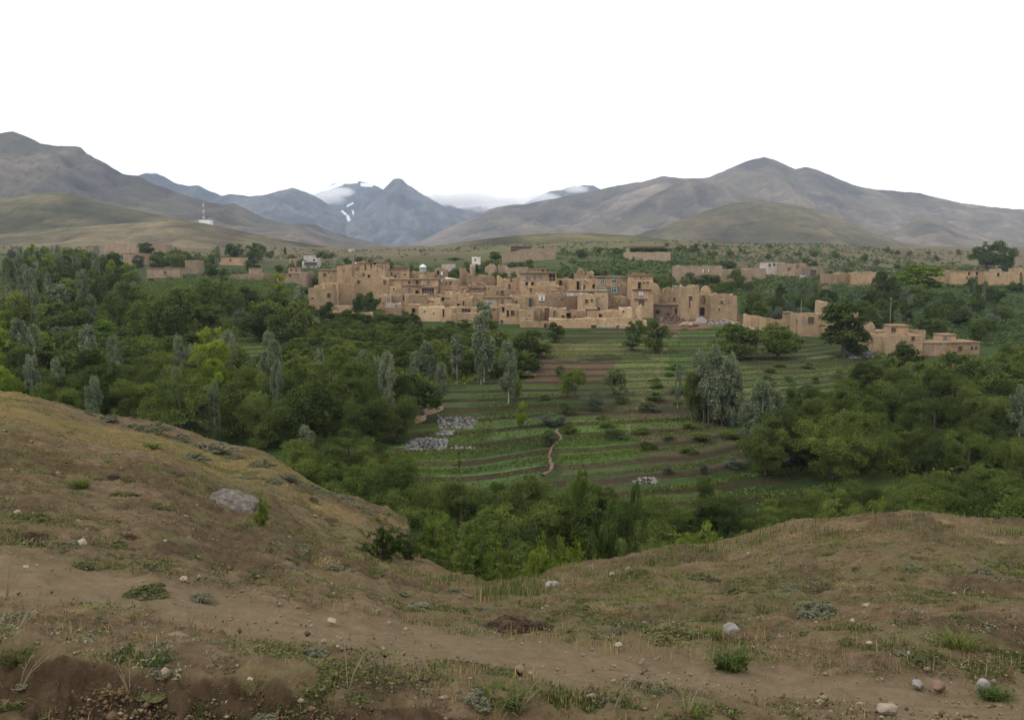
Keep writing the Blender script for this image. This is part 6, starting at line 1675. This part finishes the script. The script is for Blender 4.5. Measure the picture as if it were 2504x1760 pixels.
# --- stones
STONE_C = simple_mat('stone_cream', (.31, .255, .19), .2, 14, .9, .4)
STONE_G = simple_mat('stone_grey', (.245, .225, .205), .3, 14, .9, .5)
STONE_R = simple_mat('stone_rust', (.19, .125, .085), .25, 14, .9, .4)
def stone_mesh(seed, sub=3, rough=.30, ridge=False):
    import bmesh
    bm = bmesh.new(); bmesh.ops.create_icosphere(bm, subdivisions=sub, radius=.5)
    r = np.random.default_rng(seed); off = r.uniform(0, 50, 3)
    P = np.array([v.co for v in bm.verts])
    n = fbm(P[:, 0] * 2.2 + off[0] + P[:, 2], P[:, 1] * 2.2 + off[1] - P[:, 2], 3, seed) - .5
    P = P * (1 + rough * 2 * n)[:, None]
    for k_ in range(9):                                       # a few flat broken faces
        d = unit(r.normal(size=3)); lim = r.uniform(.24, .40); e = np.maximum(P @ d - lim, 0); P -= e[:, None] * d * .85
    if ridge:
        ly = ridged(P[:, 0] * 1.4, P[:, 2] * 11 + P[:, 0] * 2.5, 4, seed); P *= (1 + .26 * (ly - .6) + .16 * (fbm(P[:, 0] * 7, P[:, 1] * 7 + P[:, 2] * 5, 3, seed) - .5))[:, None]
    for v, q in zip(bm.verts, P): v.co = q
    me = bpy.data.meshes.new('stone'); bm.to_mesh(me); bm.free()
    me.polygons.foreach_set('use_smooth', np.ones(len(me.polygons), bool)); return me
STONES = [stone_mesh(600 + i) for i in range(6)]
def stone(x, y, w, hgt, mat, label, i, group='stones lying on the near slope', me=None, name='stone', sink=.42):
    p = hit_fore(x * VS, (y + hgt / 2) * VS)
    if p is None: return
    s = VS / F * p.y
    o = obj(name, with_mat(me or STONES[i % 6], mat), None, label=label, category='stone', group=group)
    o.scale = (w * s, w * s * .75, hgt * s * 1.25); o.location = (p.x, p.y + w * s * .25, p.z + hgt * s * (.5 - sink)); o.rotation_euler = (0, 0, (i * 2.4) % 6 if name == 'stone' else 0)
    return o
for i, a in enumerate([
 (1998,1583,62,30,STONE_C,'largest smooth cream stone lying on the trail'),(2215,1530,58,38,STONE_G,'pointed pale grey stone at trail edge'),(2108,1533,40,24,STONE_R,'rust brown stone between two grey ones'),
 (2062,1527,36,22,STONE_G,'dark grey stone next to the rust brown one'),(1640,1405,52,30,STONE_G,'domed grey rock half buried under eastern hump'),(1940,1355,20,14,STONE_C,'cream pebble stone on bare eastern soil'),
 (1913,1388,15,12,STONE_C,'small whitish stone by sage patch'),(1949,1440,22,12,STONE_C,'long pale stone on dark eastern soil'),(2040,1462,14,12,STONE_G,'small upright grey stone on dark eastern soil'),
 (1371,1284,20,12,STONE_C,'rounded cream stone on the eastern grassy edge'),(1238,1309,46,18,STONE_G,'flat pale rock slab at the saddle'),(744,1390,28,12,STONE_C,'flat cream stone on the upper trail edge'),
 (726,1287,15,7,STONE_C,'pale chip on western slope foot'),(755,1448,18,10,STONE_C,'white stone below the trail'),(1052,1348,14,7,STONE_C,'small white stone near the saddle'),(37,1144,20,14,STONE_C,'white stone beside dark herb mat'),
 (182,1213,30,22,STONE_C,'square cream stone on the western slope'),(414,1156,20,9,STONE_C,'pale stone under layered boulder'),(424,1187,30,10,STONE_C,'flat pale stone pair under boulder'),(370,1211,18,14,STONE_C,'split pale stone on western slope'),
 (410,1295,22,12,STONE_C,'white stone in the herb patch'),(56,1268,18,8,STONE_C,'thin pale stone at trail start'),(559,1523,28,18,STONE_C,'pale stone stuck in the cut bank'),(505,1575,18,12,STONE_C,'light stone low in the cut bank'),
 (422,1606,20,10,STONE_R,'orange stone at the foot of bank'),(266,1048,16,10,STONE_C,'white chip high on western slope'),(312,1110,10,7,STONE_C,'little white stone near dull herb patch'),(2180,1440,14,9,STONE_C,'pale stone at the foot of eastern slope'),
 (1830,1395,14,8,STONE_C,'whitish flake beside broad sage patch'),(1388,1443,26,12,STONE_C,'pinkish flat stone on trail verge'),(440,1130,12,8,STONE_C,'tiny white stone west of layered boulder'),(1790,1590,16,8,STONE_C,'light flat chip on the lower trail')]):
    stone(*a, i)
bo_ = stone(516,1118,118,48,simple_mat('layered_rock', (.185, .160, .138), .6, 16, .95, 1.0),'big layered pale grey boulder jutting from the slope',50,'boulder',stone_mesh(650, 5, .24, True),'boulder',.40)
bo_.rotation_euler = (math.radians(8), math.radians(20), math.radians(-12)); bo_.scale.y *= 1.2
FL = [(o_.location.x, o_.location.y, o_['label']) for o_ in COL.objects if o_.parent is None and o_.get('group') in (G1, 'stones lying on the near slope', 'boulder', 'dry stalks on the near slope')]
def near_fore(p_):
    b_ = min(FL, key=lambda q: (q[0] - p_.x) ** 2 + (q[1] - p_.y) ** 2); d = b_[1] - p_.y
    return ('downhill of the ' if d > .5 else 'uphill of the ' if d < -.5 else 'beside the ') + b_[2]
r_ = np.random.default_rng(77); cnt = 0
for i in range(4000):
    if cnt >= 210: break
    x, y = r_.uniform(-30, 2330), r_.uniform(960, 1640)
    p = hit_fore(x * VS, y * VS)
    if p is None or p.y > float(crest_y(p.x, p.y)) + .3: continue
    if path_mask(x * VS, y * VS) > r_.uniform(0, .5): continue
    bank_ = y > np.interp(x, [0, 500, 1000, 1500], [1480, 1510, 1600, 1700]) and r_.uniform() < .75
    if bank_: continue
    if fbm(p.x / 1.5, p.y / 1.5, 3, 95) < .44 and r_.uniform() < .8: continue
    kd = r_.choice(['herb', 'sage', 'tuft', 'straw', 'ytuft', 'dry'], p=[.32, .22, .17, .14, .08, .07])
    sz = r_.uniform(.05, .17) * (1 if p.y < 6 else 1.7); s = F / VS / p.y
    where = 'high on the western slope' if (p.x < 0 and p.y > 7) else 'on the eastern hump' if (p.x > 0.3 and p.y > 5.4) else 'below the trail' if y > np.interp(x * VS, PATH_X, PATH_Y) / VS else 'just above the trail'
    adj = 'small' if sz < .10 else 'middling' if sz < .17 else 'large'
    nmk = {'herb': 'dull green herb mat', 'sage': 'silver grey sage cushion', 'tuft': 'green grass tuft', 'straw': 'straw coloured grass tuft', 'ytuft': 'yellow green grass tuft', 'dry': 'dead brown bush'}[kd]
    tuft(kd, x, y, sz * s, sz * s * r_.uniform(.18, .42), ' '.join(f'{adj} {nmk} {near_fore(p)}'.split()[:16]), 'plants strewn over the near slope', 2000 + i); cnt += 1

# gravel
r_ = np.random.default_rng(5); M = 5200
Yc = 2.7 + 12 * r_.uniform(size=M) ** 2.2; Xc = r_.uniform(-.66, .66, M) * Yc; Zc = z_fore_d(Xc, Yc)
oc = np.array([(1,0,0),(-1,0,0),(0,1,0),(0,-1,0),(0,0,1),(0,0,-1)], float); of = np.array([(0,2,4),(2,1,4),(1,3,4),(3,0,4),(2,0,5),(1,2,5),(3,1,5),(0,3,5)])
sz = .0042 * np.exp(r_.normal(size=M) * .6) * (.8 + Yc / 12)
Vv = (oc[None] * (1 + .35 * r_.normal(size=(M, 6, 1))) * sz[:, None, None] * np.array((1.2, 1, .7))) + np.stack([Xc, Yc, Zc + sz * .2], 1)[:, None]
obj('gravel', mesh_np('gravel', Vv.reshape(-1, 3), None, (of[None] + (np.arange(M) * 6)[:, None, None]).reshape(-1, 3)), simple_mat('gravel', (.20, .155, .105), .5, 30, .95), kind='stuff')
# soil clods on the cut bank and dark slopes
M = 7000
Yc = 2.75 + 9 * r_.uniform(size=M * 4) ** 2.0; Xc = r_.uniform(-.66, .66, M * 4) * Yc; Zc = z_fore_d(Xc, Yc)
ms = fore_masks(Xc, Yc, Zc); i = np.nonzero(r_.uniform(size=M * 4) < np.clip(ms[3] + .45 * ms[4], 0, 1))[0][:M]; m = len(i)
sz = .0045 * np.exp(r_.normal(size=m) * .5) * (.8 + Yc[i] / 9)
Vv = (oc[None] * (1 + .35 * r_.normal(size=(m, 6, 1))) * sz[:, None, None]) + np.stack([Xc[i], Yc[i], Zc[i]], 1)[:, None]
obj('soil_clod_gravel', mesh_np('clods', Vv.reshape(-1, 3), None, (of[None] + (np.arange(m) * 6)[:, None, None]).reshape(-1, 3)), simple_mat('soil_clod', (.105, .068, .040), .35, 20, 1.0), kind='stuff')

# ------------------------------------------------------------------ field walls, stone heaps, poles, mast, car
def heap(name, pts, mat, n, size, label, cat, hgt, seed, group='stone heaps in the fields'):
    """a heap of loose stones over an outline given in view pixels"""
    r = np.random.default_rng(seed); poly = V(pts); pl = np.array(poly)
    c = hit_valley(pl[:, 0].mean(), pl[:, 1].mean()); d = max(c.y * .5, 40)
    Yc = r.uniform(c.y - 25, c.y + 25, n * 60); Xc = r.uniform((pl[:, 0].min() - CX) / F, (pl[:, 0].max() - CX) / F, n * 60) * Yc
    Zc = z_valley(Xc, Yc); x, y = proj(Xc, Yc, Zc)
    i = np.nonzero(in_poly(x, y, poly))[0][:n]; m = len(i)
    if m == 0: return
    cx_, cy_ = Xc[i].mean(), Yc[i].mean()
    e = np.clip(1 - np.hypot((Xc[i] - cx_) / (np.ptp(Xc[i]) / 2 + .1), (Yc[i] - cy_) / (np.ptp(Yc[i]) / 2 + .1)), 0, 1)
    sz = size * np.exp(r.normal(size=m) * .35)
    P = np.stack([Xc[i], Yc[i], Zc[i] + hgt * e * r.uniform(.2, 1, m) + sz * .2], 1)
    Vv = (oc[None] * (1 + .3 * r.normal(size=(m, 6, 1))) * sz[:, None, None] * np.array((1.2, 1, .8))) + P[:, None]
    me = mesh_np(name, (Vv - np.array((cx_, cy_, P[:, 2].min()))).reshape(-1, 3), None, (of[None] + (np.arange(m) * 6)[:, None, None]).reshape(-1, 3))
    o = empty(name, (cx_, cy_, P[:, 2].min()), 0, label=label, category=cat, group=group)
    obj('loose_stones', me, mat, o, kind='stuff')
STONE_W = simple_mat('field_stone_white', (.155, .148, .14), .6, 2.2, .95)
heap('stone_heap', [(908,985),(1005,985),(1000,1010),(905,1010)], STONE_W, 672, .12, 'widest heap of pale field stones at the terrace foot', 'stone heap', .7, 1)
heap('stone_heap', [(975,935),(1075,937),(1060,962),(985,962)], STONE_W, 416, .12, 'upper scatter of white stones on grassy terrace', 'stone heap', .3, 2)
heap('stone_heap', [(985,967),(1020,967),(1012,978),(975,978)], STONE_W, 144, .12, 'small scatter of white stones between the larger heaps', 'stone heap', .3, 3)
heap('stone_heap', [(1020,1002),(1075,1003),(1060,1008),(1010,1008)], STONE_W, 64, .12, 'thin line of white stones beside widest heap', 'stone heap', .1, 4)
heap('dry_stone_wall', [(1760,1020),(1870,1018),(1870,1030),(1760,1032)], STONE_G, 320, .20, 'long dry stone wall holding the lower terrace', 'stone wall', .8, 5)
heap('dry_stone_wall', [(1890,1022),(1960,1022),(1960,1032),(1890,1034)], STONE_G, 180, .20, 'eastern stretch of the terrace stone wall', 'stone wall', .6, 6)
heap('stone_heap', [(1420,1075),(1480,1072),(1480,1085),(1420,1085)], STONE_G, 60, .12, 'white stone heap between pale bushes', 'stone heap', .4, 7)
heap('stone_heap', [(1900,790),(1990,790),(1985,805),(1905,805)], STONE_W, 240, .26, 'stone heap under the shaded yard wall', 'stone heap', .4, 8)
heap('stone_heap', [(1590,715),(1640,712),(1645,728),(1590,728)], STONE_G, 160, .25, 'grey stone heap before the soot stained ruin', 'stone heap', .6, 9)
heap('rubble_heap', [(1470,705),(1560,705),(1560,730),(1470,725)], STONEW, 300, .24, 'dark rubble heap under the purplish stone house', 'rubble', .7, 11)
lump('earth_mound', *[v * 1 for v in ZT(940, 1040)], 40, 10, MUD_P, seed=3, label='rounded mud mound before the tallest ruin', category='mound')
# fallen roof slab
p = hit_valley(*ZT(1170, 990)); s = p.y / F
b = MB(); vs = [(-16, -2, 0), (12, -4, 1), (17, 3, 7), (4, 6, 17), (-9, 5, 12)]
b.add([(x * s, y * s, z * s - .1) for x, y, z in vs] + [(x * s, y * s + .25, z * s - .35) for x, y, z in vs], [(0, 1, 2, 3, 4), (9, 8, 7, 6, 5)] + [(i, 5 + i, 5 + (i + 1) % 5, (i + 1) % 5) for i in range(5)])
o = b.build('fallen_slab', simple_mat('concrete_slab', (.22, .205, .19), .2, 3, .9, .3), label='tilted grey fallen slab in front of arched doorway ruin', category='slab'); o.location = p
# low field walls
def field_wall(pts, hgt, label, mat=None, group='low mud walls between fields'):
    W3 = [hit_valley(x * VS, y * VS) for x, y in pts]
    o = empty('field_wall', W3[0], 0, label=label, category='wall', group=group)
    w = Welder(); L_ = []
    for a_, b_ in zip(W3[:-1], W3[1:]):
        n = max(2, int((b_ - a_).length / .5)); L_ += [a_.lerp(b_, i / n) for i in range(n)]
    L_.append(W3[-1]); prof = []
    for i, p_ in enumerate(L_):
        d = (L_[min(i + 1, len(L_) - 1)] - L_[max(i - 1, 0)]); nrm = Vector((-d.y, d.x, 0)).normalized() * (.08 + .12 * random.random())
        g = float(z_valley(p_.x, p_.y)); h_ = hgt * (.35 + 1.1 * float(fbm(p_.x / 1.1, p_.y / 1.1, 3, 44)) + random.uniform(-.12, .12))
        q = Vector((p_.x + (float(vnoise(p_.y / 2.5, 0, 8)) - .5) * 1.2, p_.y, g)) - W3[0]
        prof.append([tuple(q - nrm * 1.3 - Vector((0, 0, .4))), tuple(q - nrm + Vector((0, 0, h_ * .8))), tuple(q + Vector((0, 0, h_))), tuple(q + nrm + Vector((0, 0, h_ * .8))), tuple(q + nrm * 1.3 - Vector((0, 0, .4)))])
    for a_, b_ in zip(prof[:-1], prof[1:]):
        for i in range(4): w.quad(a_[i], b_[i], b_[i + 1], a_[i + 1])
    obj('wall_body', mesh_np('wall_body', w.v, w.f, smooth=True), mat or MUD_P, o)
field_wall([(925,950),(945,942),(965,930),(990,918)], .8, 'curving mud wall beside the spreading mulberry')
field_wall([(1215,1068),(1232,1035),(1245,1005),(1250,965)], .22, 'rough stone edged bank running down through terraces', STONEW)
field_wall([(1180,848),(1185,815),(1192,795)], .3, 'mud wall stub at the west side of tilled plot')
field_wall([(770,945),(820,950),(835,952)], .8, 'low mud bank in shade under largest mulberry')
field_wall([(640,722),(655,712),(690,708)], .8, 'low mud wall joining the western meadow to the village')
field_wall([(560,725),(600,714),(640,712)], .6, 'long low mud wall at the top of western meadow')
field_wall([(1640,725),(1680,735),(1700,742)], .5, 'earth bank below the soot stained ruin')
def pole(x, top, base, Y, rad, mat, label, head=None, name='utility_pole'):
    a = at(x * VS, top * VS, Y); g = float(ground_z(a.x, Y)); zb_ = min(at(x * VS, base * VS, Y).z, 1e9)
    zb_ = min(zb_, g) if base > 0 else g
    o = empty(name, (a.x, Y, zb_), 0, label=label, category='pole', group='poles about the village'); L_ = a.z - zb_
    b = MB(); b.tube([(0, 0, -.3), (0, 0, L_)], [rad, rad * .7], 7); b.build('post', mat, o)
    if head == 'lamp':
        b = MB(); b.box(-.16, -.1, L_ - .06, .16, .1, L_ + .12); b.build('lamp_head', STONE_G, o)
    elif head == 'arm':
        b = MB(); b.box(-.9, -.06, L_ - .6, .9, .06, L_ - .45); b.build('cross_arm', mat, o)
        for xx in (-.8, 0, .8):
            b = MB(); b.tube([(xx, 0, L_ - .45), (xx, 0, L_ - .2)], [.06, .04], 6); b.build('insulator', PAINTW, o)
POLE = simple_mat('pole_wood_pale', (.27, .24, .20), .2, 3, .9)
pole(1998,670,775,168,.055,POLE,'tall lamp pole standing behind the flat roofed house','lamp')
pole(1797,672,760,186,.07,POLE,'plain pale pole beside chalk marked house')
pole(1472,760,800,190,.08,POLE,'short white post under dark rounded tree')
pole(569,622,660,380,.12,POLE,'electricity pole by square mud house','arm')
pole(695,655,680,300,.09,POLE,'white pole among western approach trees')
pole(1382,623,650,330,.10,POLE,'pole on slope behind village above two horned ruin','arm')
pole(1417,628,650,330,.10,POLE,'pole on slope behind village beside another one','arm')
pole(1515,638,665,262,.06,METAL,'thin aerial mast on roofs behind the aqua windows','arm')
pole(1551,645,680,235,.05,METAL,'thin aerial mast on the corner tower house','arm')
pole(1478,668,680,242,.05,METAL,'short aerial with small dish above aqua windows','lamp')
pole(1001,658,690,265,.05,POLE,'thin pole beside the four peephole house')
# telephone mast on the hill
g = at(457 * VS, 495 * VS, 1330); top = at(457 * VS, 450 * VS, 1330)
ms_ = empty('radio_mast', (g.x, 1330, g.z - 2), 0, label='red and white banded lattice radio mast on the olive hill', category='mast')
RED = simple_mat('mast_red', (.42, .24, .20), .15, .5); WHT = simple_mat('mast_white', (.72, .72, .70), .1, .5)
Hm = top.z - g.z + 2; nb = 7
for i in range(nb):
    z0, z1 = Hm * i / nb, Hm * (i + 1) / nb; r0, r1 = 1.5 - 1.0 * i / nb, 1.5 - 1.0 * (i + 1) / nb; b = MB()
    for sx, sy in ((1, 1), (-1, 1), (-1, -1), (1, -1)):
        b.tube([(sx * r0, sy * r0, z0), (sx * r1, sy * r1, z1)], .09, 4)
    for k_ in range(4):
        c0 = ((1, 1), (-1, 1), (-1, -1), (1, -1))[k_]; c1 = ((1, 1), (-1, 1), (-1, -1), (1, -1))[(k_ + 1) % 4]
        b.tube([(c0[0] * r0, c0[1] * r0, z0), (c1[0] * r1, c1[1] * r1, z1)], .05, 4); b.tube([(c1[0] * r0, c1[1] * r0, z0), (c0[0] * r1, c0[1] * r1, z1)], .09, 4)
    b.build('mast_section', RED if i % 2 == 0 else WHT, ms_)
wl = at(485 / 1 * 0 + 1395 / 2.87, 300 + 684 / 2.87, 1320); wr_ = at(1472 / 2.87, 300 + 698 / 2.87, 1320)
c_ = empty('mast_compound', (wl.x, 1320, wr_.z - 6), 0, label='white walled compound with red rim at the mast foot', category='compound')
b = MB(); hc = wl.z - wr_.z + 6; wc = wr_.x - wl.x
b.box(0, 0, 0, wc, .6, hc); b.build('front_wall', WHT, c_)
b = MB(); b.box(0, .62, 0, .6, 14, hc - .02); b.build('side_wall', WHT, c_)
b = MB(); b.box(wc - .6, .62, 0, wc, 14, hc - .02); b.build('side_wall', WHT, c_)
b = MB(); b.box(-.1, -.1, hc + .01, wc * .55, .7, hc + 1.0); b.build('red_rim', RED, c_)
# parked car
cp = at(*ZC(680, 388), 430); g = float(ground_z(cp.x, 430)); zc_ = max(g, cp.z - .4)
car = empty('parked_car', (cp.x, 430, zc_), math.radians(8), label='pale blue white estate car parked beside the farm track', category='car')
CARP = simple_mat('car_paint', (.62, .66, .72), .05, 2, .3, 0, .5); TYRE = simple_mat('tyre_rubber', (.02, .02, .02), .2, 5)
def loft(b, secs):
    n = len(secs[0]); vs = [q for s_ in secs for q in s_]; fs = []
    for i in range(len(secs) - 1):
        for k_ in range(n): fs.append((i * n + k_, i * n + (k_ + 1) % n, (i + 1) * n + (k_ + 1) % n, (i + 1) * n + k_))
    fs += [tuple(reversed(range(n))), tuple((len(secs) - 1) * n + k_ for k_ in range(n))]; b.add(vs, fs)
b = MB(); loft(b, [[(x, -w_, .35), (x, w_, .35), (x, w_, t_ - .12), (x, w_ * .92, t_), (x, -w_ * .92, t_), (x, -w_, t_ - .12)] for x, w_, t_ in [(-2.2, .72, .85), (-2.05, .85, 1.0), (-.9, .88, 1.05), (1.0, .88, 1.02), (1.9, .85, .9), (2.2, .75, .75)]]); bd = b.build('body', CARP, car)
b = MB(); loft(b, [[(x, -w_, z0), (x, w_, z0), (x, w_ * .85, z1), (x, -w_ * .85, z1)] for x, w_, z0, z1 in [(-2.0, .80, .98, 1.12), (-1.7, .82, 1.0, 1.55), (.4, .82, 1.0, 1.6), (1.15, .80, 1.0, 1.05)]]); b.build('cabin', CARP, car)
for y_ in (-1, 1):
    for xa, xb in ((-1.6, -.75), (-.65, .3)):
        b = MB(); b.add([(xa, y_ * .80, 1.1), (xb, y_ * .80, 1.1), (xb, y_ * .735, 1.48), (xa, y_ * .735, 1.48), (xa, y_ * .70, 1.1), (xb, y_ * .70, 1.1), (xb, y_ * .66, 1.48), (xa, y_ * .66, 1.48)], [(0, 1, 2, 3), (7, 6, 5, 4), (0, 4, 5, 1), (1, 5, 6, 2), (2, 6, 7, 3), (3, 7, 4, 0)]); b.build('side_window', GLASS, car)
    for xx in (-1.4, 1.35):
        b = MB(); b.tube([(xx, y_ * .72, .33), (xx, y_ * .93, .33)], .33, 14); wv = b.build('wheel', TYRE, car)
        b = MB(); b.tube([(xx, y_ * .90, .33), (xx, y_ * .945, .33)], .18, 10); b.build('rim', METAL, wv)
    b = MB(); b.box(2.12, y_ * .6 - .12, .66, 2.22, y_ * .6 + .12, .8); b.build('headlight', PAINTW, car)
# vine hedge inside the hill compound
p0, p1 = at(*ZB(1225, 40), 425), at(*ZB(1545, 40), 425)
r_ = np.random.default_rng(9); M = 2600
P = np.stack([r_.uniform(p0.x, p1.x, M), 424 + r_.uniform(0, 3, M), at(*ZB(0, 58), 425).z + r_.uniform(0, 1, M) ** 1.2 * (at(*ZB(0, 30), 425).z - at(*ZB(0, 58), 425).z)], 1)
me = mesh_np('vine', leaf_quads(P, unit(r_.normal(size=(M, 3))), .7, r_), np.arange(4 * M).reshape(-1, 4), attrs={'tone': ('FACE', 'FLOAT', r_.uniform(.1, .7, M))})
vh = empty('vine_hedge', (0, 0, 0), 0, label='dark vine hedge along the front of the hill compound', category='hedge')
obj('foliage', me, LEAF_D, vh)

# ------------------------------------------------------------------ cloud rags round the far snow ridge (beyond the haze)
def cloud_mat():
    m, nt, out = new_mat('cloud_vapour'); k = NT(nt)
    tc = k.n('ShaderNodeTexCoord'); P = k.n('ShaderNodeNewGeometry').outputs['Position']
    ln = k.n('ShaderNodeVectorMath', operation='LENGTH'); k.l(tc.outputs['Object'], ln.inputs[0])
    fall = k.math('SUBTRACT', 1.0, ln.outputs['Value'], True)
    nz = k.noise(k.mapping(P, (.0052, .004, .011)), 1.0, 5, .62)
    d = k.math('MULTIPLY', k.math('SUBTRACT', k.math('ADD', k.math('MULTIPLY', fall, .9), nz), .80, True), .048)
    v = nt.nodes.new('ShaderNodeVolumePrincipled')
    v.inputs['Color'].default_value = (1, 1, 1, 1); v.inputs['Density Attribute'].default_value = ''
    v.inputs['Anisotropy'].default_value = .35
    k.l(d, v.inputs['Density']); k.l(v.outputs[0], out.inputs['Volume']); return m
CLOUD = cloud_mat()
import bmesh
_bm = bmesh.new(); bmesh.ops.create_icosphere(_bm, subdivisions=3, radius=1.0)
_cm = bpy.data.meshes.new('clouds'); _bm.to_mesh(_cm); _bm.free(); _cm.materials.append(CLOUD)
for (cx_, cy_, w, h_, Yc) in [(800,484,150,56,6130),(840,470,110,40,6150),(1070,490,150,60,6130),(1150,490,210,76,6150),(1240,498,190,66,6140),(1330,486,160,50,6140),(1410,462,110,34,6150)]:
    o = obj('clouds', _cm, None, kind='stuff'); o.location = at(cx_, cy_, Yc); o.scale = (w / 2 * Yc / F, 190, h_ / 2 * Yc / F)

# ------------------------------------------------------------------ haze
hz, nt, out = new_mat('haze_air')
vol = nt.nodes.new('ShaderNodeVolumePrincipled')
vol.inputs['Color'].default_value = (.64, .78, 1.0, 1)
vol.inputs['Density'].default_value = 8.0e-5
vol.inputs['Density Attribute'].default_value = ''
vol.inputs['Anisotropy'].default_value = 0.0
nt.links.new(vol.outputs[0], out.inputs['Volume'])
hz.cycles.homogeneous_volume = True
b = MB(); b.box(-7500, -60, -40, 7500, 5880, 1150)
b.build('haze', hz, kind='stuff')
